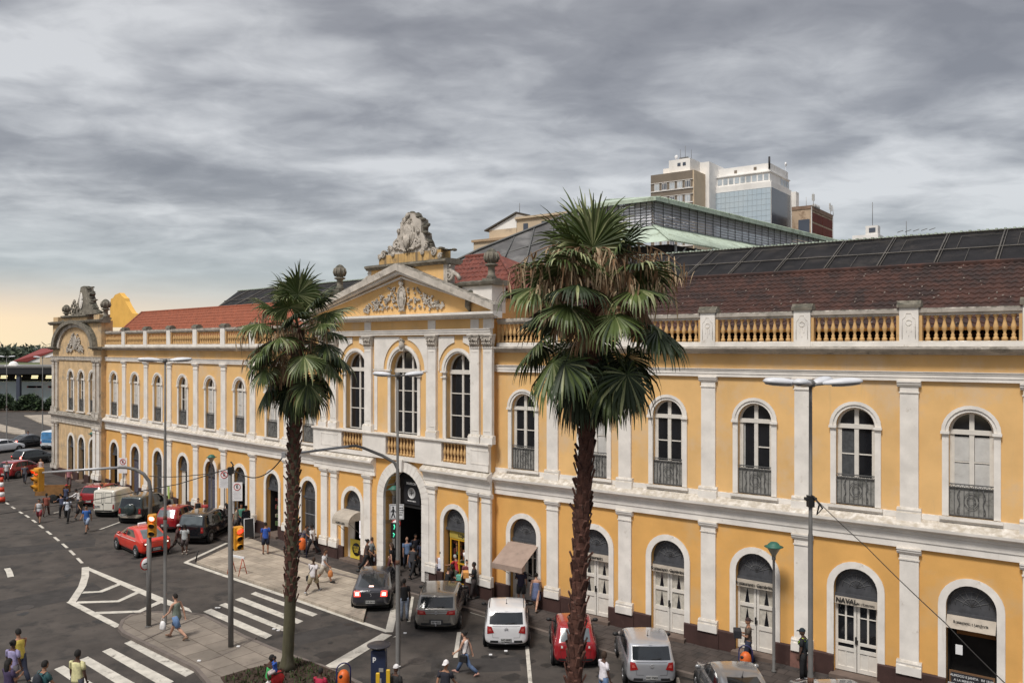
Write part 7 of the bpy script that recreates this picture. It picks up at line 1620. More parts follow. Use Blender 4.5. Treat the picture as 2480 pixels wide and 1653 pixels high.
c, b_, pt = car('suv', 'black people carrier with a grey rear window parked beside the left wing', GR_(461, 1320), 6, blk, zr=1.0, glass=m_cglass2)
c, b_, pt = car('mini', 'round red car parked between the spare wheel vehicle and the black people carrier', GR_(398, 1290), 6, redc, glass=m_cglass2, detail=1)
c, b_, pt = car('suv', 'dark green off road car with a spare wheel on its back door', GR_(313, 1270), 6, dgr, bumper=mat('bumper_beige', (0.36, 0.32, 0.26), .6), glass=m_cglass)
b = MB(); b.lathe([(.36, 0), (.38, .05), (.37, .18), (.33, .22), (.05, .225)], 0, 0, 0, 28); w_ = b.build('spare_wheel', dgr, b_, (.05, .06, .98)); w_.rotation_euler = (R(90), 0, 0)
c, b_, pt = car('van', 'small white delivery van with closed rear doors parked by the left wing', GR_(250, 1254), 7, cream, cat='van', plate='ITG 4451')
c, b_, pt = car('hatch', 'dark crimson hatchback parked just beyond the white van', GR_(214, 1228), 8, redc, detail=1)
c, b_, pt = car('hatch', 'black hatchback with lit tail lights waiting beside the market corner', GR_(38, 1128), 21, blk, lit=True, detail=1, group='cars at the far junction')
c, b_, pt = car('sedan', 'black saloon with lit tail lights beyond the black hatchback, at the far left', GR_(30, 1086), 24, blk, lit=True, detail=1, group='cars at the far junction')
c, b_, pt = car('bus', 'blue and white minibus half hidden by the market corner', GR_(112, 1090), 12, mat('paint_bus', (0.62, 0.66, 0.70), .4), detail=1, cat='minibus', glass=mat('bus_blue', (0.05, 0.20, 0.42), .3, .4, 2, coat=.4), group='cars at the far junction')
pt('blue_band', [(-.8, .85), (.8, .85), (.8, 1.2), (-.8, 1.2)], 'rear', mat('bus_blue', (0, 0, 0)), .008, 6, 2)
c, b_, pt = car('sedan', 'white car at the far left edge beside the black saloon', GR_(-40, 1100), 24, wh, detail=1, group='cars at the far junction')
c, b_, pt = car('hatch', 'red hatchback with people around it at the left edge', GR_(8, 1160), 14, redc, detail=1, group='cars at the far junction')
# ---------------------------------------------------------------- people
def loft(mb, secs, n=12, cap=True, mi=0):
    """secs: (centre, rx, ry, [tilt axis]) stacked ellipses, rings lie across the direction of travel"""
    P = [Vector(s[0]) for s in secs]; m = len(P); v = []; f = []
    for i, s in enumerate(secs):
        d = (P[min(i + 1, m - 1)] - P[max(i - 1, 0)]).normalized(); xax = Vector((1, 0, 0)); xax = (xax - d * xax.dot(d))
        if xax.length < .2: xax = Vector((0, 1, 0)) - d * d.y
        xax.normalize(); yax = d.cross(xax)
        for k in range(n): a = 2 * math.pi * k / n; v.append(P[i] + xax * s[1] * math.cos(a) + yax * s[2] * math.sin(a))
    for i in range(m - 1):
        for k in range(n): f.append((i * n + k, i * n + (k + 1) % n, (i + 1) * n + (k + 1) % n, (i + 1) * n + k))
    if cap: f.append(list(range(n - 1, -1, -1))); f.append([(m - 1) * n + k for k in range(n)])
    mb.add(v, f, mi, True)
# pose: legs (thigh swing, knee bend, outward) and arms (swing, out, elbow bend) for left and right; lean; degrees, forward positive
POSES = {
 'stand': dict(legs=((2, 2, 3), (-3, 3, 3)), arms=((4, 7, 12), (2, 8, 15)), lean=0),
 'walk': dict(legs=((26, 8, 1), (-20, 22, 1)), arms=((-24, 6, 16), (26, 6, 24)), lean=3),
 'stride': dict(legs=((-24, 32, 1), (30, 4, 1)), arms=((24, 6, 30), (-26, 6, 14)), lean=4),
 'carry': dict(legs=((12, 4, 2), (-10, 12, 2)), arms=((14, 4, 95), (14, 4, 92)), lean=-2),
 'phone': dict(legs=((3, 2, 3), (-4, 4, 3)), arms=((35, 12, 110), (4, 8, 15)), lean=1),
 'reach': dict(legs=((8, 4, 5), (-10, 6, 5)), arms=((62, 8, 22), (48, 8, 18)), lean=18),
 'sit': dict(legs=((82, 84, 5), (80, 80, 5)), arms=((24, 5, 70), (24, 5, 72)), lean=8),
 'babyfold': dict(legs=((70, 80, 9), (64, 78, 9)), arms=((60, 12, 40), (50, 10, 50)), lean=0),
}
def skeleton(pose):
    p = POSES[pose]; J = {}
    hipz = .93
    def rot(v, ax, a): return Matrix.Rotation(a, 3, ax) @ Vector(v)
    feet = []
    for i, sg in enumerate((-1, 1)):
        th, kn, ou = p['legs'][i]; h = Vector((sg * .095, 0, 0)); d = rot((0, 0, -1), 'X', R(th)); d = rot(d, 'Y', -R(ou) * sg); k = h + d * .43
        d2 = rot((0, 0, -1), 'X', R(th - kn)); a = k + d2 * .41; J['leg%d' % i] = [h, k, a]; f = a + rot((0, .17, -.055), 'X', R(max(-35, min(20, (th - kn) * .5))))
        J['foot%d' % i] = [a, f]; feet.append(min(a.z, f.z) - .035)
    base = -min(feet) if pose not in ('sit', 'babyfold') else .44
    for k_ in list(J): J[k_] = [q + Vector((0, 0, base)) for q in J[k_]]
    ln = R(-p['lean']); S = lambda v: Vector((0, 0, base)) + rot(v, 'X', ln)
    J['spine'] = [S((0, 0, -.03)), S((0, 0, .10)), S((0, .005, .22)), S((0, .01, .36)), S((0, 0, .47)), S((0, -.005, .52))]
    J['neck'] = [S((0, 0, .49)), S((0, .01, .60))]; J['head'] = S((0, .025, .70)); J['ln'] = ln
    for i, sg in enumerate((-1, 1)):
        sw, ou, el = p['arms'][i]; sh = S((sg * .185, 0, .46)); d = rot((0, 0, -1), 'X', R(sw) + ln * .5); d = rot(d, 'Y', -R(ou) * sg); e = sh + d * .29
        d2 = rot((0, 0, -1), 'X', R(sw + el) + ln * .5); d2 = rot(d2, 'Y', -R(ou * .4) * sg); 
        if el > 60: d2 = (d2 + Vector((-sg * .35, 0, 0))).normalized()
        w = e + d2 * .255; J['arm%d' % i] = [sh, e, w]; J['hand%d' % i] = (w, d2, sg)
    return J
def body_mesh(pose):
    J = skeleton(pose); b = MB(); s = J['spine']
    loft(b, [(s[0] - Vector((0, 0, .05)), .10, .09), (s[0], .155, .115), (s[1], .148, .105), (s[2], .128, .09), (s[3], .150, .105), (s[4], .150, .09), (s[5], .07, .06)], 14)
    loft(b, [(J['neck'][0], .058, .058), (J['neck'][1], .052, .054)], 10)
    H = J['head']; b.ball(H, .1, 16, sc=(.76, .93, 1.16)); Rm = Matrix.Rotation(J['ln'] * .5, 3, 'X')
    q = lambda v: tuple(H + Rm @ Vector(v))
    b.tube([q((0, .075, .02)), q((0, .105, -.015)), q((0, .085, -.03))], [.012, .017, .01], 6); b.ball(q((0, .055, -.075)), .038, 8); b.ball(q((0, .085, -.048)), .018, 6, sc=(1.3, .6, .5))
    for sg in (-1, 1): b.ball(q((sg * .076, -.005, -.01)), .022, 6, sc=(.5, .8, 1.3)); b.ball(q((sg * .03, .078, .03)), .014, 6, sc=(1.4, .7, .5)) 
    for i in range(2):
        h, k, a = J['leg%d' % i]; mid = h.lerp(k, .4); cf = k.lerp(a, .3); ax, f = J['foot%d' % i]
        loft(b, [(h + Vector((0, 0, .05)), .085, .09), (mid, .083, .087), (k, .055, .058), (cf, .056, .062), (k.lerp(a, .75), .040, .042), (a, .036, .040)], 10)
        loft(b, [(a + Vector((0, -.05, -.04)), .034, .03), (a + Vector((0, 0, -.035)), .038, .038), (a.lerp(f, .6), .042, .03), (f, .036, .018)], 8)
        sh, e, w = J['arm%d' % i]; sg = -1 if i == 0 else 1
        loft(b, [(sh + Vector((-sg * .05, 0, .01)), .05, .05), (sh, .055, .055), (sh.lerp(e, .4), .046, .048), (e, .038, .038), (e.lerp(w, .3), .039, .037), (w, .026, .022)], 10)
        wv, d, _ = J['hand%d' % i]; d = d.normalized(); side = d.cross(Vector((1, 0, 0))).normalized(); pm = wv + d * .05
        loft(b, [(wv, .026, .02), (wv + d * .04, .018, .038), (wv + d * .085, .016, .040)], 8)
        for t, off, ln_ in ((0, -.030, .062), (1, -.010, .075), (2, .010, .070), (3, .029, .055)):
            p0 = wv + d * .08 + side * off; inn = Vector((-sg, 0, 0)); b.tube([p0, p0 + d * ln_ * .5 + inn * .006, p0 + d * ln_ * .85 + inn * .024], [.0105, .010, .008], 6)
        p0 = wv + d * .03 + side * (-.033 if d.z < 0 else .033); sd = side if d.z > 0 else -side; b.tube([p0, p0 + sd * .028 + d * .03, p0 + sd * .034 + d * .058], [.013, .012, .009], 6)
    me = b.mesh('person_body', MATS['asphalt']); o = link(me, 'tmp'); md = o.modifiers.new('r', 'REMESH'); md.mode = 'VOXEL'; md.voxel_size = .0115; md.use_smooth_shade = True
    sm = o.modifiers.new('s', 'SMOOTH'); sm.factor = .5; sm.iterations = 2
    me2 = bpy.data.meshes.new_from_object(o.evaluated_get(bpy.context.evaluated_depsgraph_get())); bpy.data.objects.remove(o); me2.name = 'person_body'; return me2
def cloth(pose, kind):
    J = skeleton(pose); b = MB(); s = J['spine']; g = .016
    if kind in ('tee', 'tank', 'long', 'jacket'):
        e_ = g + (.012 if kind == 'jacket' else 0)
        loft(b, [(s[0] - Vector((0, 0, .035)), .165 + e_, .128 + e_), (s[0] + Vector((0, 0, .03)), .160 + e_, .120 + e_), (s[1], .150 + e_, .112 + e_), (s[2], .136 + e_, .100 + e_), (s[3], .154 + e_, .110 + e_), (s[4] - Vector((0, 0, .01)), .152 + e_ * .8, .092 + e_), (s[4] + Vector((0, 0, .03)), .085, .07)], 16)
        for i in range(2):
            sh, e, w = J['arm%d' % i]; sg = -1 if i == 0 else 1
            if kind == 'tank': continue
            loft(b, [(sh + Vector((-sg * .06, 0, .012)), .052, .060), (sh, .062 + g * .3, .064), (sh.lerp(e, .35), .058 + g * .2, .060), (sh.lerp(e, .62), .058, .060)], 10)
            if kind in ('long', 'jacket'): loft(b, [(sh.lerp(e, .5), .056, .058), (e, .050, .050), (e.lerp(w, .5), .046, .046), (e.lerp(w, .93), .038, .036)], 10)
        return b.mesh('shirt', MATS['asphalt'])
    if kind in ('trousers', 'shorts', 'jeans'):
        loft(b, [(s[0] - Vector((0, 0, .085)), .12, .11), (s[0] - Vector((0, 0, .04)), .165, .128), (s[0] + Vector((0, 0, .03)), .162, .122), (s[1] - Vector((0, 0, .03)), .156, .115)], 14)
        for i in range(2):
            h, k, a = J['leg%d' % i]; w = .018
            if kind == 'shorts': loft(b, [(h + Vector((0, 0, .03)), .092 + w * .6, .100 + w * .6), (h.lerp(k, .4), .092 + w, .096 + w), (h.lerp(k, .92), .080 + w, .084 + w)], 10)
            else: loft(b, [(h + Vector((0, 0, .03)), .092 + w * .5, .100 + w * .5), (h.lerp(k, .4), .088 + w * .5, .092 + w * .5), (k, .064 + w * .5, .068 + w * .5), (k.lerp(a, .35), .060 + w * .6, .066 + w * .6), (k.lerp(a, .95), .050 + w * .6, .054 + w * .6)], 10)
        return b.mesh('trousers', MATS['asphalt'])
    if kind in ('dress', 'skirt'):
        z0 = s[0]; kn = (J['leg0'][1] + J['leg1'][1]) / 2
        top = [] if kind == 'skirt' else [(s[3] + Vector((0, 0, .05)), .140, .098), (s[3] - Vector((0, 0, .02)), .158, .120)]
        sec = top + [(s[2], .140, .106), (s[1], .156, .122), (z0, .180, .145), (z0.lerp(kn, .5), .205, .18), (kn + (z0 - kn) * .05, .21, .20)]
        loft(b, sec[::-1], 16); return b.mesh('dress', MATS['asphalt'])
    if kind == 'shoes':
        for i in range(2):
            a, f = J['foot%d' % i]; loft(b, [(a + Vector((0, -.065, -.045)), .035, .03), (a + Vector((0, -.02, -.035)), .046, .045), (a.lerp(f, .5), .050, .040), (f, .046, .026), (f + (f - a).normalized() * .03, .03, .018)], 10)
        return b.mesh('shoes', MATS['asphalt'])
    H = J['head']; Rm = Matrix.Rotation(J['ln'] * .5, 3, 'X'); q = lambda v: tuple(H + Rm @ Vector(v))
    if kind in ('short_hair', 'long_hair', 'tied_hair'):
        n = 14; h = 9; v = []; f = []
        for j in range(h):
            ph = math.pi * (.02 + .60 * j / (h - 1))
            for k in range(n):
                a = 2 * math.pi * k / n; fr_ = math.sin(a); p_ = ph * (.62 if fr_ > .35 else (.80 if fr_ > 0 else 1.0)); v.append(q((.087 * math.sin(p_) * math.cos(a) , .104 * math.sin(p_) * math.sin(a) - .006, .125 * math.cos(p_) + .002)))
        for j in range(h - 1):
            for k in range(n): f.append((j * n + k, (j + 1) * n + k, (j + 1) * n + (k + 1) % n, j * n + (k + 1) % n))
        f.append(list(range(n))); b.add(v, f, 0, True)
        if kind == 'long_hair': loft(b, [(q((0, -.05, .06)), .085, .06), (q((0, -.075, -.05)), .098, .06), (q((0, -.085, -.16)), .10, .05), (q((0, -.085, -.28)), .07, .035)], 12)
        if kind == 'tied_hair': b.ball(q((0, -.11, .06)), .05, 10)
        return b.mesh('hair', MATS['asphalt'])
    if kind in ('cap', 'cap_back'):
        sg = 1 if kind == 'cap' else -1; n = 14; v = []; f = []
        for j in range(6):
            ph = math.pi * (.02 + .44 * j / 5)
            for k in range(n): a = 2 * math.pi * k / n; v.append(q((.094 * math.sin(ph) * math.cos(a), .110 * math.sin(ph) * math.sin(a), .115 * math.cos(ph) + .022)))
        for j in range(5):
            for k in range(n): f.append((j * n + k, (j + 1) * n + k, (j + 1) * n + (k + 1) % n, j * n + (k + 1) % n))
        f.append(list(range(n))); b.add(v, f, 0, True); b.add([q((-.075, sg * .08, .035)), q((.075, sg * .08, .035)), q((.055, sg * .18, .02)), q((-.055, sg * .18, .02)), q((-.075, sg * .08, .028)), q((.075, sg * .08, .028)), q((.055, sg * .18, .012)), q((-.055, sg * .18, .012))], [(0, 1, 2, 3), (7, 6, 5, 4), (0, 4, 5, 1), (1, 5, 6, 2), (2, 6, 7, 3), (3, 7, 4, 0)])
        return b.mesh('cap', MATS['asphalt'])
    if kind == 'shoulder_bag':
        b.tube([tuple(s[4] + Vector((.12, .05, .07))), tuple(s[3] + Vector((0, .145, -.02))), tuple(s[1] + Vector((-.17, .09, 0))), tuple(s[0] + Vector((-.22, 0, .0)))], .012, 5); b.tube([tuple(s[4] + Vector((.12, -.03, .07))), tuple(s[3] + Vector((0, -.14, -.02))), tuple(s[1] + Vector((-.17, -.09, 0))), tuple(s[0] + Vector((-.22, 0, .0)))], .012, 5)
        b.cbox(s[0].x - .28, s[0].x - .18, -.14, .14, s[0].z - .22, s[0].z + .03, .03); return b.mesh('shoulder_bag', MATS['asphalt'])
    if kind == 'backpack':
        c = s[3]; b.ball((c.x, c.y - .19, c.z - .08), .2, 12, sc=(.85, .55, 1.15))
        for sg in (-1, 1): b.tube([(sg * .10, c.y - .12, c.z + .10), (sg * .11, c.y + .02, c.z + .155), (sg * .12, c.y + .135, c.z + .02), (sg * .14, c.y + .02, c.z - .18)], .018, 5)
        return b.mesh('backpack', MATS['asphalt'])
    if kind in ('hand_bag', 'hand_bag_left'):
        w, d, sg = J['hand1' if kind == 'hand_bag' else 'hand0']; p = w + d * .1
        b.tube([tuple(p + Vector((0, -.03, 0))), tuple(p + Vector((0, -.07, -.15)))], .008, 4); b.tube([tuple(p + Vector((0, .03, 0))), tuple(p + Vector((0, .07, -.15)))], .008, 4)
        loft(b, [(p + Vector((0, 0, -.12)), .02, .07), (p + Vector((0, 0, -.22)), .07, .12), (p + Vector((0, 0, -.38)), .09, .13), (p + Vector((0, 0, -.43)), .07, .10)], 10); return b.mesh('bag', MATS['asphalt'])
    if kind == 'held_box':
        p = (J['hand0'][0] + J['hand1'][0]) / 2 + Vector((0, .08, .02)); b.cbox(p.x - .2, p.x + .2, p.y - .12, p.y + .14, p.z - .16, p.z + .12, .02); return b.mesh('held_box', MATS['asphalt'])
    raise KeyError(kind)
CACHE = {}
def cget(pose, kind):
    if (pose, kind) not in CACHE: CACHE[(pose, kind)] = body_mesh(pose) if kind == 'body' else cloth(pose, kind)
    return CACHE[(pose, kind)]
def cm(c): 
    n = 'cloth_%02x%02x%02x' % tuple(int(max(0, min(1, x)) * 255) for x in c); return mat(n, c, .85, .25, 9, bump=.7, bscale=11)
SKIN = {'l': (0.52, 0.30, 0.21), 'm': (0.33, 0.17, 0.105), 'd': (0.085, 0.042, 0.028)}
HAIR = {'k': (0.012, 0.010, 0.009), 'b': (0.045, 0.025, 0.015), 'g': (0.38, 0.36, 0.34)}
def person(x, y, label, pose='stand', face=0, h=1.70, skin='m', hair=('short_hair', 'k'), top=('tee', (.6, .6, .6)), bot=('trousers', (.03, .03, .05)), shoes=(.03, .03, .03), extra=(), z=0.0, D=None, xy=None, cat='person', group='people in the street', dz=0.0):
    """x, y: where the feet are seen; face: bearing the person looks towards, degrees clockwise from +Y"""
    if xy is not None: p = Vector(xy)
    elif D is not None: p = at(x, 840, D); p.z = z
    else: p = gnd(x, y, z)
    p = p + Vector((0, 0, dz)); sc = h / 1.745
    o = link(cget(pose, 'body'), 'person'); o.location = p; o.rotation_euler = (0, 0, -R(face)); o.scale = (sc, sc, sc); tag(o, label, cat, group)
    def put_(kind, c, nm):
        q = link(cget(pose, kind), nm, o)
        if not q.data.materials: q.data.materials.append(None)
        q.material_slots[0].link = 'OBJECT'; q.material_slots[0].material = cm(c)
    o.material_slots[0].link = 'OBJECT'; o.material_slots[0].material = cm(SKIN[skin])
    if hair: put_(hair[0], HAIR.get(hair[1], (0.02,) * 3) if isinstance(hair[1], str) else hair[1], 'cap' if 'cap' in hair[0] else 'hair')
    if top: put_(top[0], top[1], {'dress': 'dress'}.get(top[0], 'shirt'))
    if bot: put_(bot[0], bot[1], {'skirt': 'skirt', 'shorts': 'shorts'}.get(bot[0], 'trousers'))
    if shoes: put_('shoes', shoes, 'shoes')
    for k, c in extra: put_(k, c, {'hand_bag_left': 'bag', 'hand_bag': 'bag', 'long_hair': 'hair', 'short_hair': 'hair'}.get(k, k))
    return o
WH = (.72, .70, .70); BK = (.012, .012, .014); NV = (.02, .025, .05); JN = (.10, .15, .26); KH = (.36, .30, .20); RD = (.42, .03, .03); GY = (.20, .21, .22)
person(428, 1545, 'person in a grey green tank top and denim shorts walking on the island', 'stride', -70, 1.90, 'l', top=('tank', (.17, .20, .165)), bot=('shorts', (.13, .22, .40)), shoes=(.25, .15, .1), extra=(('hand_bag_left', WH),))
person(187, 0, 'person in a pale yellow T-shirt seen from behind on the crosswalk', 'stand', 12, 1.95, 'd', top=('tee', (.66, .62, .34)), bot=('trousers', (.05, .05, .07)), D=26.0, z=RZ)
person(104, 0, 'person in a dark teal shirt with a dark backpack near the bottom left', 'walk', 30, 1.92, 'm', top=('tee', (.03, .10, .11)), bot=('jeans', NV), D=25.4, z=RZ, extra=(('backpack', (.02, .025, .035)),))
person(46, 0, 'tall person in a yellow tank top at the left edge, half hidden by two others', 'walk', -55, 1.95, 'm', top=('tank', (.55, .42, .08)), bot=('trousers', NV), D=28.2, z=RZ)
person(31, 0, 'person in a lilac shirt at the left edge before the yellow tank top', 'stand', 10, 1.80, 'd', hair=('tied_hair', 'k'), top=('tee', (.30, .27, .45)), bot=('shorts', (.10, .09, .10)), D=27.3, z=RZ)
person(22, 0, 'person in a dark purple patterned top at the bottom left corner', 'carry', 25, 1.85, 'm', hair=('long_hair', 'k'), top=('tee', (.05, .035, .085)), bot=('jeans', (.25, .25, .28)), D=25.6, z=RZ)
person(95, 1266, 'person in a white vest and red shorts walking beside the dashed lane line', 'walk', 165, 1.68, 'm', top=('tank', (.55, .56, .58)), bot=('shorts', (.22, .03, .04)), z=RZ)
person(112, 1248, 'person in reddish brown clothes just behind the white vest, near the handcart', 'stride', -20, 1.66, 'd', top=('tee', (.22, .06, .04)), bot=('trousers', (.10, .05, .04)), z=RZ)
person(164, 1264, 'person in a white shirt with dark straps, left of the white van', 'walk', 170, 1.75, 'd', hair=('cap', (.05, .06, .10)), top=('tee', (.62, .66, .74)), bot=('trousers', BK), z=RZ, extra=(('backpack', (.05, .07, .12)),))
person(151, 1254, 'person in dark blue stooping behind the white shirt with straps', 'reach', -60, 1.66, 'm', top=('tee', (.05, .06, .11)), bot=('trousers', BK), z=RZ)
person(192, 1240, 'person in a bright white shirt beside the dark crimson hatchback', 'reach', -90, 1.70, 'd', top=('long', WH), bot=('trousers', NV), z=RZ)
person(194, 1259, 'person in a dark olive top walking left of the white van', 'walk', 120, 1.68, 'm', top=('tee', (.05, .045, .03)), bot=('shorts', (.06, .05, .05)), z=RZ)
person(210, 1288, 'person in a blue T-shirt and pale shorts in the road near the white van', 'walk', 178, 1.76, 'm', top=('tee', (.03, .11, .36)), bot=('shorts', (.28, .34, .46)), z=RZ)
person(160, 1230, 'person with a red cap further back between the handcart and the crimson hatchback', 'stand', 20, 1.68, 'd', hair=('cap', RD), top=('tee', (.04, .05, .10)), bot=('trousers', BK), z=RZ)
person(447, 1342, 'person in a light grey T-shirt standing behind the black people carrier', 'stand', -15, 1.66, 'd', top=('tee', (.40, .42, .43)), bot=('shorts', (.09, .07, .07)), shoes=(.4, .35, .3), z=RZ)
person(429, 1336, 'person in dark clothes with a pale cap beside the light grey T-shirt and the taxi', 'stride', 60, 1.68, 'd', hair=('cap', (.5, .5, .52)), top=('tee', (.07, .03, .03)), bot=('shorts', (.12, .10, .09)), shoes=(.5, .45, .4), z=RZ)
person(480, 1268, 'person in a black tank top standing on the pavement behind the parked cars', 'stand', 170, 1.66, 'l', hair=('tied_hair', 'b'), top=('tank', BK), bot=('trousers', BK))
person(496, 1271, 'person in a red top standing beside the black tank top', 'stand', 190, 1.60, 'm', hair=('tied_hair', 'k'), top=('tee', (.40, .05, .05)), bot=('jeans', NV))
person(548, 1282, 'person with long dark hair and a grey jacket left of the traffic light pole', 'stand', -60, 1.66, 'l', hair=('long_hair', 'k'), top=('long', (.10, .09, .09)), bot=('trousers', BK))
person(553, 1286, 'child in a red dress beside the long haired person', 'stand', -30, 1.15, 'm', hair=('tied_hair', 'k'), top=('dress', (.5, .04, .05)), bot=None, shoes=(.6, .6, .6))
person(572, 1290, 'person in an olive beige top and dark shorts behind the traffic light pole', 'walk', 60, 1.70, 'l', top=('tee', (.20, .18, .13)), bot=('shorts', (.07, .06, .06)))
person(584, 1284, 'person in a green top behind the parking allowed sign post', 'stand', 160, 1.66, 'm', top=('tee', (.08, .26, .19)), bot=('trousers', NV))
person(596, 1292, 'person in a dark jacket with a small bag beside the A-frame menu board', 'stand', -30, 1.72, 'm', top=('jacket', (.02, .023, .035)), bot=('trousers', BK), extra=(('shoulder_bag', BK),))
person(643, 1341, 'person in a blue T-shirt and dark shorts left of the smaller palm trunk', 'stand', -25, 1.74, 'm', top=('tee', (.03, .09, .40)), bot=('shorts', (.02, .025, .05)), shoes=(.1, .06, .05))
person(757, 1342, 'person in a white T-shirt and dark trousers right of the near palm trunk', 'walk', -75, 1.74, 'd', top=('tee', WH), bot=('trousers', BK))
person(733, 1340, 'person in grey half hidden by the palm trunk, reaching towards the white T-shirt', 'reach', 90, 1.62, 'm', top=('tee', (.14, .12, .12)), bot=('trousers', (.07, .06, .07)))
person(785, 1411, 'person in a white shirt and pale shorts holding an orange bag on the pale pavement', 'walk', 100, 1.74, 'm', hair=('short_hair', 'b'), top=('tee', WH), bot=('shorts', (.50, .45, .38)), extra=(('hand_bag', (.55, .20, .06)), ('shoulder_bag', BK)))
person(758, 1434, 'person in a white shirt and khaki shorts with a black shoulder bag, seen from behind', 'stride', 15, 1.76, 'd', hair=('short_hair', 'b'), top=('tee', (.66, .62, .63)), bot=('shorts', KH), shoes=(.5, .5, .5), extra=(('shoulder_bag', BK),))
person(899, 1374, 'person in a grey top with a dark bag at the left of the main entrance', 'walk', 60, 1.64, 'l', hair=('short_hair', 'b'), top=('long', (.17, .19, .20)), bot=('skirt', (.05, .045, .05)), extra=(('shoulder_bag', BK),))
person(914, 1370, 'person with curly dark hair carrying a pale bag by the main entrance', 'walk', 160, 1.68, 'l', hair=('long_hair', 'k'), top=('tee', (.22, .19, .18)), bot=('shorts', BK), extra=(('hand_bag', (.50, .54, .60)),))
person(938, 1373, 'person in brown holding a white bag, left of the lamp post by the entrance', 'phone', 150, 1.66, 'l', hair=('long_hair', 'b'), top=('tee', (.16, .13, .11)), bot=('skirt', (.03, .03, .03)), extra=(('hand_bag', WH),))
person(986, 1378, 'bald person in a blue striped shirt walking into the entrance', 'walk', -15, 1.72, 'l', hair=None, top=('tee', (.16, .24, .40)), bot=('trousers', (.06, .07, .10)), extra=(('hand_bag', (.55, .55, .52)),))
person(1006, 1372, 'person in dark clothes standing inside the entrance arch', 'stand', 150, 1.72, 'm', top=('jacket', (.015, .015, .025)), bot=('trousers', BK))
person(979, 1502, 'person in a black shirt and faded jeans behind the two headed street lamp', 'stand', -12, 1.76, 'd', top=('tee', BK), bot=('jeans', (.30, .34, .42)), z=RZ)
person(1068, 1418, 'person in a white sleeveless top and dark trousers outside the yellow shop', 'stand', 20, 1.66, 'l', hair=('tied_hair', 'k'), top=('tank', (.66, .66, .74)), bot=('trousers', (.03, .03, .06)))
person(1110, 1424, 'grey haired person in a red shirt bending by the yellow shop', 'reach', -50, 1.60, 'm', hair=('short_hair', 'g'), top=('tee', (.40, .02, .03)), bot=('trousers', (.07, .06, .05)))
person(1121, 1412, 'person in black standing in the doorway of the yellow shop', 'stand', 190, 1.76, 'm', top=('tee', BK), bot=('trousers', BK))
person(1099, 1406, 'person in dark clothes beside the yellow shop window, behind the red shirt', 'stand', 160, 1.62, 'd', top=('tee', (.03, .03, .03)), bot=('trousers', BK))
person(1090, 1424, 'person with a mint green bag between the white top and the red shirt', 'sit', 100, 1.6, 'd', top=('tee', (.04, .03, .03)), bot=('trousers', (.06, .05, .05)), extra=(('held_box', (.15, .45, .36)),))
person(1148, 1450, 'person in a black shirt holding something orange behind the warm grey wagon', 'carry', -95, 1.68, 'd', hair=('short_hair', 'k'), top=('tee', BK), bot=('trousers', (.04, .03, .03)), extra=(('held_box', (.65, .30, .08)),))
person(1262, 1465, 'person in a dark T-shirt and dark shorts drinking, outside the door with the awning', 'phone', 10, 1.70, 'l', top=('tee', (.03, .025, .05)), bot=('shorts', (.05, .05, .05)))
person(1298, 1477, 'person in a blue strapless dress with tied hair beside the one drinking', 'walk', 15, 1.68, 'l', hair=('tied_hair', 'k'), top=('dress', (.12, .15, .27)), bot=None, shoes=(.3, .2, .15))
person(1128, 1632, 'person in a white vest and blue jeans with a black bag crossing the parking bays', 'stride', -70, 1.66, 'l', hair=('tied_hair', 'k'), top=('tank', (.74, .70, .68)), bot=('jeans', (.09, .14, .25)), shoes=(.45, .25, .2), z=RZ, extra=(('shoulder_bag', BK),))
person(1078, 0, 'person in a black and yellow shirt with a white cap at the bottom edge', 'walk', 20, 1.76, 'm', hair=('cap_back', (.75, .72, .72)), top=('tee', (.02, .02, .03)), bot=('trousers', BK), D=25.8, z=RZ)
person(1086, 0, 'person in a white T-shirt whose dark head shows in front of the white cap', 'walk', 5, 1.60, 'm', top=('tee', WH), bot=('trousers', NV), D=23.8, z=RZ)
person(1462, 0, 'person in a white polo shirt between the taller palm and the silver hatchback', 'stand', 60, 1.76, 'd', hair=('short_hair', 'b'), top=('tee', (.74, .70, .74)), bot=('jeans', (.10, .16, .28)), D=26.4, z=RZ)
person(1812, 1612, 'person in a brown shirt and cap carrying a dark box past a curtained door', 'carry', -80, 1.72, 'm', hair=('cap_back', (.04, .02, .02)), top=('tee', (.09, .07, .055)), bot=('jeans', NV), extra=(('held_box', (.02, .02, .025)),))
o = person(1945, 1648, 'person in black with neon yellow straps beside the right hand street lamp', 'stand', -60, 1.78, 'd', hair=('cap', (.01, .02, .03)), top=('tee', (.01, .012, .016)), bot=('trousers', BK), shoes=(.6, .6, .6), extra=(('backpack', (.015, .03, .04)),))
b = MB(); s_ = skeleton('stand')['spine']
for sg in (-1, 1): b.tube([(sg * .09, -.09, s_[4].z - .04), (sg * .10, .0, s_[4].z + .045), (sg * .105, .10, s_[4].z - .05), (sg * .11, .135, s_[3].z - .06)], .024, 6)
b.build('neon_strap', mat('neon_yellow', (.55, .85, .04), .6), o)
o = person(650, 0, 'person in a green dress sitting on the bed edge, holding a child in blue', 'sit', 60, 1.66, 'd', hair=('short_hair', 'k'), top=('dress', (.05, .36, .10)), bot=None, shoes=None, D=27.0, z=0.0, dz=.10)
b = MB(); b.lathe([(.25, 0), (.3, .2), (.2, .38)], 0, .25, .25, 10); b.build('red_skirt', cm((.55, .03, .03)), o)
person(666, 0, 'small child in a blue shirt held in the arms of the person in green', 'babyfold', -110, 1.0, 'd', top=('tee', (.03, .10, .42)), bot=('shorts', (.5, .42, .42)), shoes=(.7, .65, .65), D=26.8, z=0.0, dz=.62)
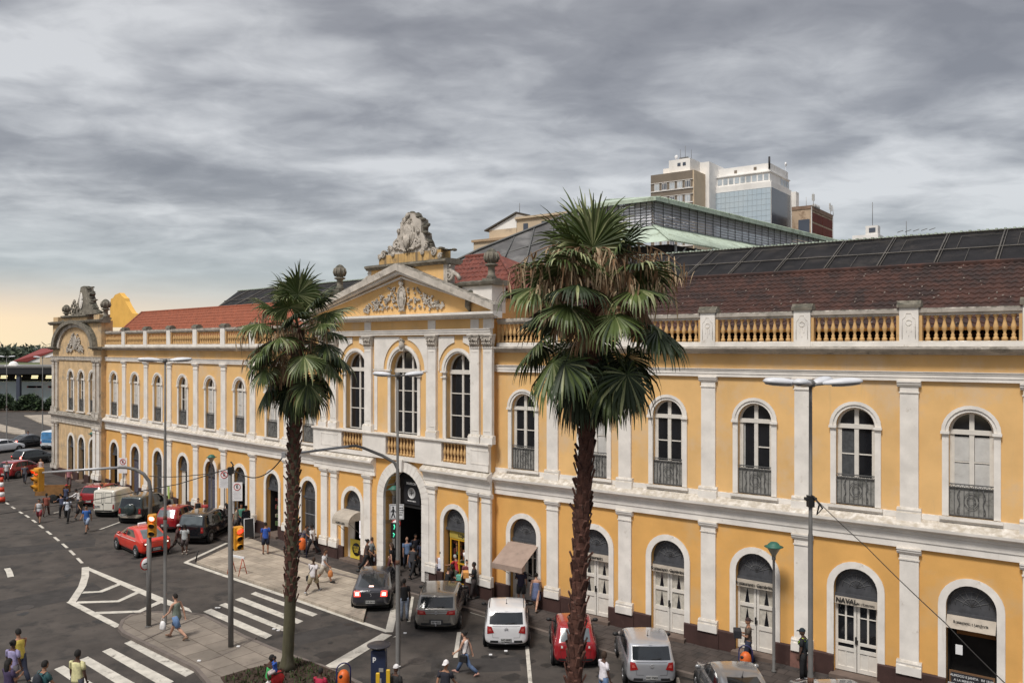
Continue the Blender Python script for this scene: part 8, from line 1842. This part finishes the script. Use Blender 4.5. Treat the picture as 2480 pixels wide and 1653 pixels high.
person(773, 0, 'person in a crimson patterned shirt sitting at the edge of the planting bed', 'sit', 15, 1.62, 'd', hair=('short_hair', 'k'), top=('tee', (.42, .02, .06)), bot=('trousers', NV), D=26.3, z=0.0, dz=-.05)
person(958, 0, 'person with a white cap in dark clothes behind the foot of the two headed lamp', 'stand', 30, 1.70, 'd', hair=('cap', WH), top=('jacket', (.02, .02, .02)), bot=('trousers', BK), D=25.4, z=0.0, dz=-.12)
person(60, 1170, 'person in dark grey walking past the red hatchback at the far left', 'walk', -20, 1.74, 'm', top=('tee', (.08, .08, .10)), bot=('trousers', (.05, .05, .06)), z=RZ)
person(99, 1156, 'person in a pale pink vest on the far pavement behind the signal head', 'stand', 180, 1.68, 'l', top=('tank', (.50, .40, .38)), bot=('shorts', (.2, .15, .15)), z=0)
person(167, 1180, 'person in pink standing before the corner pavilion', 'stand', 160, 1.66, 'l', top=('tee', (.42, .18, .20)), bot=('trousers', (.15, .09, .09)))
person(191, 1156, 'person in black beside the second arch of the corner pavilion', 'stand', 90, 1.75, 'm', hair=('cap', BK), top=('jacket', BK), bot=('trousers', BK))
person(16, 1165, 'person in a white shirt at the left edge beside the red hatchback', 'stand', 150, 1.72, 'm', top=('tee', (.6, .6, .62)), bot=('trousers', (.08, .07, .08)), z=RZ)
person(34, 1150, 'person leaning over the roof of the red hatchback at the far left', 'reach', -90, 1.70, 'l', top=('tee', (.38, .24, .20)), bot=('trousers', (.06, .05, .05)), z=RZ)
person(68, 1080, 'person in dark blue standing beyond the black cars at the far left', 'stand', 180, 1.78, 'm', top=('jacket', (.03, .035, .10)), bot=('trousers', NV), z=RZ)
person(166, 1178, 'person in dark red sitting in the first arch of the corner pavilion', 'sit', 150, 1.65, 'm', top=('tee', (.12, .03, .03)), bot=('trousers', BK), D=74.5)
rr = random.Random(77)
for (x, y, lb, ps, fc, h, tp, bt) in ((888, 1380, 'person in dark brown at the outer left of the entrance crowd', 'walk', 80, 1.66, (.06, .04, .035), BK), (925, 1362, 'person in black close to the left jamb of the entrance', 'stand', 150, 1.7, BK, NV), (950, 1392, 'person in deep red trousers and black top before the entrance', 'walk', -60, 1.68, BK, (.10, .03, .03)),
  (1000, 1398, 'person in charcoal carrying nothing, right of the bald person', 'walk', 30, 1.7, (.04, .04, .045), BK), (1022, 1388, 'person in dark navy against the right jamb of the entrance', 'stand', 170, 1.72, NV, BK), (1060, 1398, 'person in dark olive left of the white sleeveless top', 'stand', 100, 1.66, (.05, .05, .03), BK),
  (1132, 1436, 'person in black trousers and maroon top behind the warm grey wagon', 'walk', 190, 1.66, (.14, .03, .035), BK), (1160, 1440, 'person in dark grey beside the twin pilasters', 'phone', 170, 1.7, (.05, .05, .055), BK), (1082, 1432, 'person crouching low in black before the yellow shop', 'sit', 60, 1.6, BK, BK),
  (700, 1330, 'person in a dark shirt behind the smaller palm trunk on the left', 'walk', 40, 1.7, (.05, .04, .06), BK), (404, 1262, 'person in dark clothes on the pavement beyond the round red car', 'stand', 150, 1.68, BK, NV), (245, 1226, 'person in grey on the pavement beyond the white van', 'walk', 60, 1.68, (.15, .15, .16), BK)):
    person(x, y, lb, ps, fc, h, rr.choice('lmd'), hair=(rr.choice(('short_hair', 'tied_hair', 'long_hair')), rr.choice('kkb')), top=('tee' if rr.random() < .7 else 'jacket', tp), bot=(rr.choice(('trousers', 'jeans', 'shorts')), bt))
